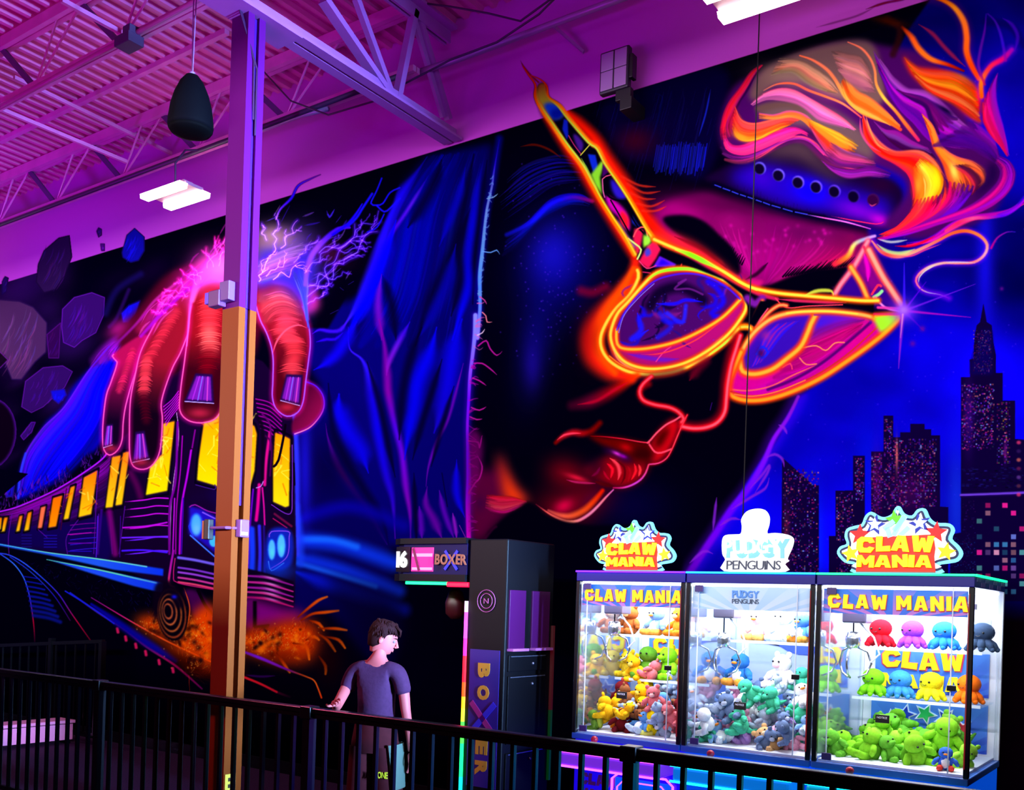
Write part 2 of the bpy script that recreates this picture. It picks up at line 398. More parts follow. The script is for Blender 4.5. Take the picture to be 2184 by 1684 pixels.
def paint():
    # ---- coverage of the mural below its straight top edge
    yy, xx = np.mgrid[0:CH, 0:CW].astype(np.float32)
    COV[:] = np.clip((yy-(605-.3059*xx))+.5, 0, 1)
    CAN[:] = col3(BLK)
    n1 = FBM((CH, CW), 5, 3); n2 = FBM((CH, CW), 14, 5, 3); ns = FBM((CH, CW), 40, 9, 3)
    # ---- night sky on the right
    p = spline(PT("1900,-60 1850,560 1935,660 1700,850 1660,930 1600,1010 1540,1110 1440,1250 1440,1760 2300,1760 2300,-60"), False)
    x0, y0, m = fillmask(p, 4); h, w = m.shape
    v = (n1[y0:y0+h, x0:x0+w]-.5)*1.6+(n2[y0:y0+h, x0:x0+w]-.5)*.35
    up = np.clip((700-yy[y0:y0+h, x0:x0+w])/900, 0, 1)
    c = np.stack([.02+v*.04+0*m, .0*m, np.clip(.72+v*.75-up*.30, .22, 1)*np.clip((1330-yy[y0:y0+h, x0:x0+w])/120, .03, 1)], -1)
    comp(x0, y0, m, np.clip(c, 0, 1), 'over', False)
    for _ in range(240):
        G(RNG.uniform(1650, 2184), RNG.uniform(100, 1200), 1.4, 1.4, (70, 30, 255), RNG.uniform(.2, .7))
    G(2100, 560, 20, 170, (20, 10, 255), .7); G(1850, 1000, 30, 90, (0, 20, 255), .5); G(1960, 1120, 60, 120, (0, 40, 210), .5)
    G(1740, 1160, 16, 100, (0, 60, 230), .5); G(2040, 1080, 20, 130, (20, 60, 230), .6); G(1810, 1200, 30, 60, (0, 60, 230), .5)
    G(2080, 40, 60, 60, (0, 0, 90), .8); G(1990, 60, 90, 60, (0, 0, 60), .7)
    # city
    B = lambda s, c=(12, 0, 52): F(s, c, CI, sm=False)
    def windows(x0, y0, x1, y1, n, pal, sz=(8, 8), T=CI, grid=9):
        for _ in range(int(n*1.8)):
            x = x0+grid*int(RNG.uniform(0, (x1-x0)/grid)); y = y0+grid*int(RNG.uniform(0, (y1-y0)/grid))
            c = pal[int(RNG.integers(len(pal)))]; f = RNG.uniform(.35, 1)**1.3
            F([(x, y), (x+sz[0], y), (x+sz[0], y+sz[1]), (x, y+sz[1])], tuple(v*f for v in c), T, sm=False, al=.9)
    PAL = [(150, 20, 160), (110, 20, 200), (200, 30, 130), (90, 30, 220), (60, 20, 190), (230, 120, 140), (120, 160, 255), (160, 10, 110)]
    B("135,940 320,1105 355,1108 355,1700 130,1700"); B("455,1140 560,1138 560,930 630,930 630,1700 415,1700 415,1410 455,1410")
    B("668,905 742,905 742,690 800,690 800,820 842,820 842,790 902,790 902,740 988,740 988,772 1028,772 1028,808 1080,808 1080,1235 1130,1238 1130,1700 668,1700")
    B("1205,460 1260,460 1258,355 1280,350 1285,250 1290,200 1300,150 1320,130 1340,20 1360,130 1390,150 1400,250 1415,330 1415,435 1455,435 1455,600 1530,600 1530,830 1583,835 1583,1800 1130,1800 1150,1400 1205,1390")
    F("1320,180 1390,180 1395,440 1265,440 1270,360 1295,340", (10, 0, 90), CI, bl=4, sm=False)
    windows(140, 1010, 350, 1680, 260, PAL); windows(460, 1150, 560, 1680, 140, PAL); windows(570, 945, 620, 1200, 70, PAL, grid=6)
    windows(670, 915, 735, 1500, 170, PAL); windows(745, 710, 795, 900, 40, PAL, grid=6); windows(800, 830, 1060, 1240, 330, PAL); windows(745, 900, 800, 1250, 60, PAL)
    windows(1210, 500, 1400, 900, 260, PAL, grid=7); windows(1280, 180, 1390, 440, 150, PAL, (5, 5), grid=6); windows(1420, 610, 1500, 980, 90, PAL+[(220, 160, 40), (150, 220, 120)], (8, 7))
    windows(1210, 1000, 1580, 1120, 60, [(20, 10, 90), (30, 20, 130)], (18, 6))
    G(1250, 700, 30, 200, (100, 10, 200), .35, 0, CI); G(700, 1100, 30, 200, (140, 10, 120), .3, 0, CI); G(900, 1150, 120, 120, (120, 10, 110), .3, 0, CI)
    G(160, 1450, 20, 200, (200, 60, 80), .3, 0, CI); G(820, 930, 8, 90, (255, 120, 110), .7, 0, CI); G(1470, 900, 10, 60, (200, 40, 200), .4, 0, CI)
    S("1205,1165 1400,1158 1583,1150", (110, 60, 220), 16, CI, .8); S("1205,1175 1583,1162", (20, 0, 70), 10, CI)
    P2 = [(110, 130, 230), (60, 130, 190), (230, 150, 190), (140, 90, 200), (40, 90, 150), (240, 30, 150), (90, 170, 180)]
    for gx in range(6):
        for gy in range(12):
            if RNG.random() < .52:
                x, y = 1300+gx*51, 1212+gy*47; c = P2[int(RNG.integers(len(P2)))]; f = RNG.uniform(.5, 1)
                F([(x, y), (x+32, y), (x+32, y+30), (x, y+30)], tuple(v*f for v in c), CI, sm=False)
    for gy in range(7):
        G(1550, 850+gy*52, 14, 12, [(255, 60, 120), (110, 60, 160), (230, 110, 90)][gy % 3], .7 if gy % 2 == 0 else .3, 0, CI, pw=2)
    windows(1215, 1200, 1290, 1680, 70, [(60, 10, 110), (40, 20, 120)], (7, 5)); windows(1140, 1420, 1290, 1680, 60, [(20, 60, 170)], (6, 5))
    F("1310,150 1385,150 1400,250 1405,330 1415,435 1260,435 1262,355 1290,250", (8, 0, 60), CI, sm=False, al=.25)
    # ---- hood and face shadow (dark) up to its lit edge
    F("1050,300 1100,240 1500,100 1990,-10 1940,60 1800,300 1850,520 1640,690 1700,850 1640,950 1560,1080 1440,1260 1440,1720 1000,1720 1000,1100 1010,800 1030,500", BLK, None, 2, sm=False)
    G(1340, 1080, 90, 60, (4, 0, 60), .7); G(1300, 1180, 120, 40, (4, 0, 50), .7)
    S("1702,845 1680,890 1650,935 1628,985 1596,1040 1560,1085 1530,1130 1490,1190 1450,1250", [(120, 20, 190), (130, 10, 240), (110, 10, 255), (100, 0, 255), (110, 0, 220), (80, 0, 160)], [10, 14, 20, 24, 24, 24], None, .8, glow=(60, (60, 0, 160), .6))
    for q in ["1660,905 1672,912 1678,925", "1634,975 1652,968 1668,978 1672,995", "1600,1040 1625,1012 1640,992 1636,1008 1610,1050", "1560,1085 1600,1060 1632,1040 1640,1018", "1535,1120 1560,1105 1580,1108", "1520,1130 1525,1085 1528,1060", "1470,1200 1500,1175 1520,1180"]:
        S(q, (130, 30, 210), 9, None, .8, .8, taper=2)
    # cheek and ear blues
    G(1190, 560, 80, 110, (6, 4, 150), .75, 15); G(1175, 540, 45, 60, (25, 20, 220), .55, 10); G(1140, 730, 38, 110, (8, 6, 130), .6, 8); G(1135, 780, 18, 50, (30, 10, 160), .5)
    for _ in range(130):
        G(RNG.normal(1185, 45), RNG.normal(600, 90), 1.6, 1.6, (70, 30, 220), RNG.uniform(.2, .7))
    FLOW("1060,400 1120,350 1190,330 1240,340", "1075,470 1120,440 1180,400 1250,390", [(8, 4, 120), (10, 6, 150), (20, 10, 200), (6, 2, 80)], 16, (2, 8), al=.6, base=0)
    FLOW("1085,495 1130,470 1180,425 1235,415 1260,428", "1070,550 1100,520 1150,470 1210,440 1255,440", [(10, 10, 220), (10, 10, 160), (8, 4, 90)], 12, (3, 10), al=.7, base=.3)
    S("1080,500 1130,475 1175,435 1220,420 1262,428", [(8, 8, 130), (14, 14, 240), (16, 10, 230), (120, 0, 90)], 14, None, .9)
    S("1110,312 1140,308 1170,318 1195,335", (110, 15, 0), 7, None, .8, .7, taper=2)
    # hat shade fabric, blue hatch left of the hat
    F("1290,215 1530,140 1545,250 1500,380 1400,350 1330,330", (4, 0, 40), bl=8)
    FLOW("1280,240 1330,200 1300,300 1270,310", "1540,140 1530,200 1510,300 1490,370", [(6, 4, 60), (8, 6, 120), (6, 4, 70)], 4, (2, 6), al=.4, base=0)
    for i in range(70):
        x = RNG.uniform(1280, 1530); y = RNG.uniform(180, 330); L = RNG.uniform(25, 90)
        S([(x, y), (x-L*.28, y+L)], (14, 14, int(RNG.uniform(80, 200))), RNG.uniform(2, 5), None, .8, RNG.uniform(.2, .6), taper=2)
    for i in range(42):
        x = 1395+i*2.6; S([(x+6, 308+RNG.uniform(-6, 6)), (x-2, 368+RNG.uniform(-14, 6))], (14, 24, int(RNG.uniform(120, 255))), 2.4, None, .7, .55)
    G(1355, 300, 40, 30, (60, 0, 20), .7); S("1515,190 1505,240 1490,290", (20, 40, 220), 5, None, .9, .7, taper=2)
    # ---- forehead
    F("1390,470 1420,430 1500,412 1560,430 1640,455 1740,478 1850,500 1850,515 1800,570 1750,600 1650,612 1600,605 1500,560 1440,520", (120, 0, 86), bl=8)
    G(1450, 450, 60, 26, (175, 0, 125), .6, 15); G(1620, 560, 90, 40, (180, 0, 130), .7); G(1790, 570, 60, 26, (250, 10, 80), .8, -30); G(1560, 440, 120, 22, (60, 0, 50), .7, 12); G(1740, 500, 110, 22, (60, 0, 60), .7, 8)
    FLOW("1480,450 1500,490 1560,560 1600,600", "1840,510 1800,550 1740,580 1650,610", [(130, 0, 100), (200, 10, 150), (150, 0, 120), (190, 10, 140), (230, 10, 90)], 26, (3, 9), None, .9, .35, base=.3)
    for _ in range(30): G(RNG.uniform(1540, 1800), RNG.uniform(480, 540), 4, 4, (200, 10, 160), RNG.uniform(.2, .6))
    # eyebrows
    F("640,-40 760,-55 860,-20 950,60 1010,120 1050,200 1048,265 1000,250 900,180 800,105 690,30", BLK, FF, 3)
    for i in range(26):
        t = i/25; x = 820+t*240; y = 20+t*190
        S([(x, y), (x+18, y-24-RNG.uniform(0, 22))], BLK, 12, FF, .7, taper=3)
    F("1130,345 1220,315 1330,270 1450,235 1560,225 1640,215 1650,230 1560,330 1430,372 1280,372", BLK, FF, 3)
    for i in range(24):
        t = i/23; x = 1280+t*340; y = 275-t*60
        S([(x, y), (x+46, y-34-RNG.uniform(0, 22))], BLK, 12, FF, .7, taper=3)
    S("1080,290 1140,260 1200,200", (20, 0, 20), 22, FF, .9, .8, taper=2)
    F("1090,290 1180,300 1150,330 1110,318", (190, 10, 110), FF, 3)
    # ---- hat band
    F("60,1190 200,1110 300,1070 420,1030 600,960 760,960 860,1080 1000,1160 1250,1180 1370,1260 1370,1380 1300,1500 1230,1530 1050,1490 850,1430 600,1390 400,1310 200,1230", (16, 0, 40), R4, 5)
    F("240,1150 420,1085 600,1120 800,1180 1000,1240 1250,1300 1300,1400 1260,1480 1050,1455 850,1410 600,1370 400,1290 260,1220", (24, 0, 150), R4, 14)
    G(760, 1270, 130, 80, (8, 0, 225), .95, 20, R4); G(430, 1180, 90, 60, (50, 0, 170), .6, 20, R4); G(1080, 1400, 150, 60, (110, 0, 190), .8, 15, R4); G(1220, 1460, 70, 40, (190, 0, 200), .8, 15, R4); G(1230, 1230, 90, 60, (30, 0, 40), .8, 0, R4)
    for i in range(30):
        x = 250+i*22; y = 1270+ i*8+RNG.uniform(-10, 10); S([(x, y), (x+6, y-30-RNG.uniform(0, 40))], (6, 0, 40), 14, R4, .9, .5, taper=2)
    F("430,1020 560,945 680,930 760,960 850,1080 960,1160 1020,1190 900,1180 700,1060 560,1040", (62, 42, 52), R4, 14)
    for i, (x, y) in enumerate([(425, 1120), (550, 1165), (680, 1212), (800, 1243), (922, 1272), (1050, 1305), (1180, 1330)]):
        x, y = x/3.119+1484, y/3.119
        EL(x+.5, y-.5, 12.5, 13.5, [(110, 100, 255), (120, 100, 255), (130, 100, 250), (120, 90, 250), (100, 60, 240), (50, 20, 140), (60, 10, 60)][i], -30, bl=1, al=.8)
        EL(x-.8, y+1, 10.8, 12, (6, 0, 30) if i < 6 else (40, 0, 50), -30, bl=1)
    S("1150,1350 1170,1368 1200,1352", (210, 60, 120), 8, R4, .8, .7, taper=2)
    S("120,1225 250,1275 400,1328 560,1380 700,1418 850,1447", (2, 0, 26), 40, R4, .8)
    for q in ["125,1228 165,1243", "180,1250 225,1266", "240,1272 280,1288", "295,1292 330,1304", "345,1308 385,1322", "400,1328 435,1340", "448,1344 490,1360", "505,1364 560,1380", "580,1386 640,1404", "660,1408 740,1424"]:
        S(q, (50, 60, 240), 8, R4, .6, .85)
    S("700,1418 850,1447 1000,1475 1160,1520", [(60, 60, 220), (230, 80, 200), (240, 110, 240), (200, 60, 200)], [6, 10, 12, 8], R4, .6, taper=1)
    S("900,1435 1050,1465 1200,1488 1245,1475", [(200, 20, 120), (250, 30, 80), (220, 20, 120)], [5, 9, 8], R4, .7, taper=1)
    # ---- hair over the hat
    F("1640,150 1750,100 1830,90 1900,100 1960,110 2010,150 2080,280 2130,330 2150,380 2120,450 2050,490 1950,510 1890,480 1930,420 1925,380 1860,350 1800,330 1740,290 1690,285 1640,320 1590,340 1550,330 1535,290 1540,240 1570,180", (62, 4, 84), bl=6)
    F("1600,190 1640,140 1740,100 1850,88 1880,150 1880,220 1800,215 1740,180 1670,170 1610,215", (104, 74, 74), bl=6)  # beige here and just below is lamp glare painted into the mural
    F("1620,225 1700,215 1780,235 1850,290 1860,340 1790,310 1720,270 1640,265", (92, 68, 74), bl=8)
    G(1680, 165, 60, 25, (150, 120, 100), .7, 10); G(1760, 190, 40, 20, (190, 130, 110), .5, 20)
    fl = lambda a, b, cols, n, w, **k: FLOW(a, b, cols, int(n*1.5), (w[0], w[1]*1.35), R4, **k)
    fl("200,1080 290,1085 420,1040 560,950 680,900 780,940 850,1020 960,1110 1160,1150", "160,960 230,1020 320,1030 430,1000 560,950 680,890 780,930 860,1010 960,1080", [(240, 60, 90), (120, 20, 130), (60, 0, 90)], 7, (2, 4))
    fl("175,900 200,990 310,1025 430,990 560,930 690,880 740,900", "200,900 240,960 330,960 440,900 560,860 660,845 740,880", [(255, 30, 110), (255, 40, 130), (240, 20, 150), (200, 10, 120)], 14, (2, 7), al=.9)
    fl("165,930 160,850 210,700 300,580 370,480 440,430", "240,900 220,820 270,700 330,600 390,500 440,440", [(120, 0, 50), (240, 10, 60), (255, 30, 40), (180, 20, 120), (40, 0, 40)], 16, (2, 7), al=.9)
    fl("240,860 290,930 400,930 500,880 600,840", "260,700 300,790 380,820 500,800 620,770 700,790", [(255, 160, 30), (255, 110, 20), (255, 60, 30), (255, 50, 60), (255, 90, 60)], 18, (2, 8), al=.95)
    G(300, 910, 60, 22, (255, 150, 30), .8, 25, R4); G(240, 800, 22, 90, (255, 20, 30), .6, 10, R4)
    fl("360,690 430,630 540,590 640,600 740,650 860,720 980,790 1060,860", "380,700 470,660 560,660 680,690 760,740 820,790 940,830 1040,860", [(240, 90, 140), (240, 110, 170), (200, 80, 160), (160, 70, 130)], 18, (3, 9), al=.9)
    F("390,715 460,690 560,680 680,700 740,760 700,745 600,715 480,735 420,745", (90, 62, 60), R4, 3)
    S("450,600 540,558 650,555 750,600 860,640 980,690 1100,780", [(200, 110, 90), (255, 100, 60), (255, 90, 70), (255, 110, 60), (255, 130, 80), (240, 60, 80)], [4, 12, 16, 14, 14, 8], R4, .8)
    fl("420,745 520,760 620,735 720,760 800,830 900,900 1050,960", "420,790 520,790 640,770 720,800 800,880 880,940 1000,990", [(190, 70, 150), (255, 100, 50), (255, 120, 40), (255, 150, 40)], 10, (3, 8), al=.9)
    fl("740,780 830,830 940,880 1080,960", "760,850 830,960 900,1050 1010,1090", [(255, 170, 40), (255, 110, 20), (255, 50, 40), (160, 50, 120)], 18, (3, 9), al=.9)
    fl("900,940 980,1000 1080,1030 1180,1060", "850,1040 950,1100 1080,1110 1200,1110", [(90, 50, 110), (200, 60, 110), (140, 30, 120), (60, 10, 80)], 14, (2, 6), al=.9)
    fl("830,1060 900,1130 1000,1180 1150,1170 1280,1180", "860,1090 950,1120 1060,1130 1180,1110 1300,1150", [(110, 20, 130), (150, 20, 160), (70, 0, 100)], 7, (2, 6))
    S("690,368 780,400 880,470 950,570 1000,650 1080,730 1160,770 1280,810 1360,860", [(255, 110, 60), (255, 120, 80), (255, 120, 70), (255, 170, 60), (255, 150, 50), (255, 100, 20), (255, 60, 40)], [8, 20, 24, 24, 26, 30, 20], R4, .8)
    S("1010,278 1100,320 1160,390 1190,470 1200,560 1250,650 1330,740 1400,830 1480,930", [(240, 110, 80), (255, 120, 80), (240, 120, 80), (255, 140, 60), (255, 200, 60), (255, 130, 40), (255, 100, 40), (230, 20, 100)], [6, 16, 16, 16, 22, 20, 26, 20], R4, .8)
    fl("1000,480 1060,600 1160,660 1280,760 1360,830", "960,560 1020,680 1120,740 1240,800 1350,860", [(255, 100, 50), (255, 140, 50), (255, 60, 10), (255, 170, 60)], 14, (3, 10), al=.9)
    fl("900,330 1000,360 1090,380 1160,480", "960,500 1050,560 1130,600 1190,620", [(130, 90, 90), (200, 120, 110), (220, 120, 130), (150, 90, 100)], 14, (5, 14), al=.6)
    fl("560,380 700,400 800,450 900,520 950,600", "500,500 640,470 740,540 850,600 930,620", [(120, 90, 80), (200, 140, 110), (230, 130, 90), (150, 120, 90)], 16, (4, 12), al=.6)
    fl("1180,330 1250,440 1300,520 1400,600 1540,620 1700,760 1840,860 2000,950", "1220,480 1280,600 1370,740 1450,820 1560,940 1700,980 1850,1000", [(150, 60, 160), (110, 10, 170), (150, 0, 160), (70, 0, 150), (120, 0, 150)], 26, (4, 14), al=.85)
    fl("1330,590 1420,650 1520,700 1560,800 1600,900", "1380,620 1480,640 1600,700 1700,770 1750,780", [(40, 0, 60), (130, 0, 130), (60, 0, 100)], 10, (4, 12), al=.8)
    G(1660, 730, 60, 14, (8, 0, 40), .9, 32, R4)
    fl("1200,830 1290,930 1400,1000 1520,1000 1600,1060", "1180,800 1250,860 1340,880 1440,950 1540,980", [(60, 0, 60), (50, 0, 60), (120, 40, 150), (150, 10, 150)], 12, (3, 10), al=.8)
    fl("1110,760 1160,880 1230,970 1330,1020 1480,1010 1580,1060 1660,1180", "1110,800 1130,920 1210,1010 1330,1080 1420,1160 1440,1280 1430,1380", [(250, 90, 60), (255, 30, 40), (255, 10, 10), (255, 60, 10), (250, 20, 60)], 30, (4, 13), al=.95)
    S("1130,770 1160,870 1210,960 1280,1000", (255, 130, 70), 12, R4, .8, .9, taper=2); S("1090,780 1100,880 1150,960 1230,1010", (200, 60, 120), 14, R4, .8, .8, taper=2)
    fl("1500,1040 1600,1120 1640,1200 1610,1290 1540,1370", "1440,1120 1460,1200 1470,1280 1440,1370 1440,1370", [(255, 120, 10), (255, 190, 20), (255, 210, 50), (255, 120, 20), (255, 40, 10)], 24, (3, 11), al=.95)
    G(1600, 1190, 26, 80, (255, 240, 10), .75, -8, R4); G(1480, 1230, 26, 70, (255, 170, 40), .7, 0, R4); S("1510,1170 1525,1230 1520,1300", (255, 200, 90), 10, R4, .8, .8, taper=2)
    fl("1500,750 1570,830 1620,960 1720,1040 1850,1080 1930,1150 1915,1210", "1540,850 1590,970 1650,1080 1680,1180 1700,1290 1720,1320", [(255, 90, 60), (255, 130, 30), (230, 60, 30), (255, 120, 20), (220, 60, 20)], 28, (3, 11), al=.9)
    fl("1700,1100 1790,1150 1840,1230 1830,1300", "1800,1090 1900,1150 1920,1200 1890,1230", [(200, 30, 60), (60, 0, 60), (250, 90, 40)], 10, (3, 8), al=.8)
    G(1715, 1140, 26, 62, (240, 230, 90), .8, -12, R4)
    fl("1640,1200 1640,1320 1540,1440 1380,1520 1200,1580", "1860,1240 1800,1330 1680,1430 1450,1530 1230,1590", [(250, 50, 40), (200, 0, 90), (150, 0, 150), (110, 0, 190), (90, 0, 180)], 34, (3, 11), al=.85)
    fl("1460,1330 1420,1420 1340,1510 1220,1560", "1640,1290 1600,1390 1480,1480 1280,1570", [(255, 20, 40), (255, 60, 60), (240, 0, 60), (220, 0, 110)], 20, (3, 9), al=.9)
    fl("2010,1030 2100,1080 2120,1180 2060,1290 1900,1390 1700,1450 1450,1530 1220,1590", "1990,1080 2030,1160 1960,1270 1830,1370 1650,1450 1420,1530 1220,1590", [(190, 0, 170), (150, 0, 200), (210, 0, 120), (110, 0, 170)], 22, (3, 10), al=.85)
    fl("2184,1310 2100,1380 1980,1420 1850,1440 1720,1480 1560,1590 1400,1620", "2184,1360 2080,1410 1960,1440 1840,1450 1700,1520 1560,1600 1400,1640", [(130, 0, 230), (220, 0, 130), (255, 40, 120)], 9, (4, 9), al=.9)
    # upper right flames
    for q, c, w in [("2184,300 2120,200 2060,160 1990,150 1930,140", (4, 0, 70), 60)]:
        S(q, c, w, R4, .9, .6)
    F("1480,160 1640,180 1760,260 1780,400 1720,420 1600,300", (6, 0, 90), R4, 10)
    S("1540,-20 1640,0 1720,50 1780,140 1800,240 1800,340 1830,430 1880,520", [(150, 20, 0), (255, 110, 0), (255, 150, 20), (255, 120, 30), (255, 100, 20), (255, 90, 10), (255, 60, 0), (255, 60, 10)], [10, 26, 36, 44, 44, 44, 40, 30], R4, .8, up=True, glow=(90, (90, 0, 0), .5))
    S("1370,180 1430,240 1480,320 1560,390 1680,430 1780,470", [(160, 30, 0), (255, 90, 20), (255, 110, 20), (255, 110, 20), (200, 30, 0), (120, 0, 0)], [20, 44, 44, 36, 26, 14], R4, .85)
    S("1480,160 1570,220 1650,310 1720,380 1790,440", (150, 20, 60), 30, R4, .9, .8, taper=2)
    F("1380,370 1450,440 1560,460 1680,470 1780,510 1860,570 1890,640 1880,760 1900,830 1800,760 1680,650 1560,600 1480,540 1420,470", (255, 40, 0), R4, 5)
    G(1730, 545, 65, 40, (230, 255, 10), 1, 10, R4); G(1690, 600, 60, 22, (255, 240, 30), .8, 15, R4); G(1660, 645, 60, 14, (255, 170, 50), .7, 22, R4); G(1840, 690, 60, 60, (255, 0, 0), .8, 0, R4)
    fl("1380,370 1460,450 1560,480 1700,490 1860,580", "1480,540 1580,620 1700,680 1800,740 1890,820", [(255, 90, 60), (255, 60, 0), (255, 160, 20), (255, 40, 0), (255, 130, 60), (255, 30, 0)], 20, (2, 6), al=.6)
    S("1310,360 1350,260 1350,180 1270,120", (40, 6, 10), 50, R4, .9, .8); G(1280, 140, 110, 26, (60, 12, 0), .9, 12, R4)
    S("1130,60 1250,20 1350,0 1450,-20", (170, 0, 60), 16, R4, .9, .75, up=True, taper=2); S("800,180 950,140 1080,100 1200,40", (190, 0, 90), 14, R4, .9, .4, up=True, taper=2)
    S("1900,640 1900,540 1960,440 2040,390 2100,330", [(255, 80, 0), (255, 120, 20), (255, 40, 60), (230, 0, 110), (150, 0, 170)], [30, 36, 34, 40, 30], R4, .85, glow=(70, (110, 0, 150), .6))
    S("1920,560 1880,440 1890,340 1920,200 1930,90", [(200, 10, 70), (110, 10, 160), (90, 10, 150), (90, 0, 150), (40, 0, 160)], [16, 22, 22, 16, 6], R4, .9, .8)
    S("2060,400 2030,240 1990,140 1940,90", [(150, 0, 150), (60, 10, 220), (70, 10, 180), (60, 0, 160)], [20, 22, 18, 8], R4, .9, .7); S("2120,340 2140,240 2100,160 2040,120", (70, 0, 190), 26, R4, .9, .6, taper=2)
    fl("1900,700 1920,800 1960,880 2020,960 2060,1030", "2010,480 1980,600 2000,740 2040,880 2080,1030", [(255, 20, 60), (240, 0, 120), (200, 0, 150), (120, 0, 190)], 18, (4, 14), al=.85)
    fl("1840,800 1900,860 1990,960 2020,1040", "1560,980 1700,950 1850,980 1990,1080", [(130, 0, 160), (80, 0, 150), (60, 0, 110)], 12, (5, 14), al=.6)
    F("1950,1080 2010,1110 2000,1200 1930,1270 1850,1320 1900,1230 1940,1180", (24, 0, 60), R4, 8)
    S("2184,1310 2120,1380 2010,1430", (60, 0, 255), 20, R4, .9, .6)
    # curl on the right and root knot of the hair
    c1 = [(255, 150, 120), (250, 60, 60), (255, 170, 120), (255, 130, 120), (255, 100, 60), (255, 90, 30), (255, 130, 60), (230, 160, 190), (255, 110, 110), (240, 160, 150), (220, 190, 180), (255, 90, 130), (150, 140, 220), (110, 0, 220)]
    S("370,530 470,640 620,680 760,650 900,590 1040,520 1180,450 1320,430 1450,480 1520,570 1490,670 1390,740 1230,750 1080,750 940,790 840,860 810,930 850,1000 920,1040 1050,1065 1140,1100", c1, [20, 50, 70, 60, 50, 46, 40, 50, 50, 46, 44, 40, 36, 34, 40, 40, 30, 20, 10, 8], K6, .75, glow=(110, (110, 0, 200), .7))
    S("420,560 520,630 660,650 800,610", (190, 240, 120), 34, K6, .8, .8, taper=2); S("430,510 560,540 720,520", (200, 210, 200), 26, K6, .9, .8, taper=2)
    S("600,580 760,580 880,540 1000,480", (240, 0, 20), 26, K6, .9, .8, taper=2); S("600,680 760,680 900,620 1060,560", (250, 60, 120), 12, K6, .8, .8, taper=2)
    S("1090,740 1250,740 1400,750", (190, 200, 240), 12, K6, .8, .8, taper=2); S("840,960 840,900 900,830 1000,775", (210, 230, 190), 10, K6, .8, .9, taper=2)
    S("1560,600 1620,500 1720,440 1800,440", [(230, 0, 130), (180, 10, 150), (150, 10, 190), (40, 20, 200)], [24, 20, 12, 8], K6, .9, .8)
    S("1110,430 1250,340 1400,300 1520,295 1700,270 1830,190 1900,110", [(255, 50, 120), (255, 30, 90), (255, 80, 140), (200, 20, 160), (90, 0, 240), (150, 0, 230), (160, 0, 220)], [30, 40, 36, 30, 30, 26, 20], K6, .85)
    # ---- temple strut on the right
    F("340,520 700,1210 400,1200 0,1090 150,800", (44, 0, 130), K6, 6, sm=False); F("300,600 500,960 370,1060 190,780", (120, 0, 120), K6, 6, sm=False)
    S("290,650 330,800 330,930", (230, 0, 190), 50, K6, .9, .9, taper=2)
    S("0,760 130,680 200,560 330,500 400,480", [(250, 30, 60), (255, 120, 30), (230, 220, 90), (150, 160, 210), (200, 140, 230)], [60, 60, 50, 40, 30], K6, .9)
    gl = lambda s, w=14, T=FF, c=((255, 60, 20), (255, 210, 60)), g=.9, **k: (S(s, c[0], w*(3 if T is FF else 2.1), T, .85, g, **k), S(s, c[1], w*(1.25 if T is FF else 1), T, .8, **k))
    gl("330,530 200,770 60,960 0,1060", 30, K6, ((255, 80, 100), (255, 130, 150)))
    gl("160,790 260,950 330,1110", 34, K6, ((255, 80, 20), (255, 170, 60)))
    S("290,590 400,800 500,960", (230, 30, 90), 26, K6, .8); gl("340,620 470,870 560,1010 660,1160", 44, K6, ((255, 70, 60), (240, 160, 130)))
    S("370,1060 430,970 460,980", (250, 40, 80), 30, K6, .7); S("390,1090 440,1060 470,1030", (140, 230, 150), 44, K6, .6)
    S("400,1090 500,1190 640,1230", (230, 130, 220), 22, K6, .8)
    # ---- glow behind the left lens and temple
    S("150,640 180,730 260,850 350,980 440,1110 520,1250 600,1380 700,1540 790,1690", (255, 20, 0), [40, 70, 90, 100, 100, 100, 100, 100, 90], R3, 1, .95, up=True)
    S("290,700 400,800 520,920 600,1050 700,1190 800,1340 880,1460 1000,1600", (255, 20, 0), [30, 90, 100, 110, 110, 110, 100, 80], R3, 1, .95)
    S("520,960 640,1140 740,1300", (255, 50, 20), 60, R3, 1, .6)
    for q in ["700,1170 820,1230 930,1240", "740,1220 850,1280 960,1270", "760,1280 850,1320 930,1320", "800,1350 900,1370 990,1330", "840,1400 930,1400 1000,1370"]:
        S(q, (220, 40, 20), 16, R3, .9, .7, taper=3)
    S("490,200 470,280 400,380 320,480 260,590 270,700 350,780 470,820", (255, 30, 10), [60, 90, 110, 130, 130, 130, 110, 60], FF, 1, .95)
    S("480,230 420,340 340,450 285,570 300,690 380,790", (255, 90, 0), [30, 60, 70, 80, 70, 40], FF, 1, .8)
    S("330,330 260,360 200,350", (150, 0, 40), 60, FF, 1, .6); G(250, 600, 60, 120, (140, 0, 10), .5, 0, FF)
    S("600,70 700,100 820,150 930,215", (255, 40, 30), 60, FF, 1, .8); S("500,0 560,50 640,90", (255, 60, 0), 60, FF, 1, .8)
    F("600,20 800,90 940,190 1040,280 1100,300 1060,320 900,220 700,110", (255, 30, 50), FF, 8, .8); S("700,60 850,130 980,230", (90, 0, 10), 30, FF, 1, .6, taper=2)
    # temple interior
    F("170,720 290,690 360,790 480,930 550,990 680,1200 800,1390 920,1590 960,1700 1100,1690 1200,1720 1130,1800 880,1800 790,1690 640,1440 500,1210 340,960 200,770", BLK, R3, 1, sm=False)
    F("150,560 200,555 215,640 290,700 320,760 250,790 170,700 135,640", (170, 190, 30), R3, 3, up=True); F("190,690 270,690 310,760 250,790 205,750", (10, 60, 200), R3, 4, up=True); F("230,740 300,720 320,770 255,800", (0, 20, 150), R3, 4)
    q = lambda s, c, bl=1, sm=False: F(s, c, R3, bl, sm=sm)
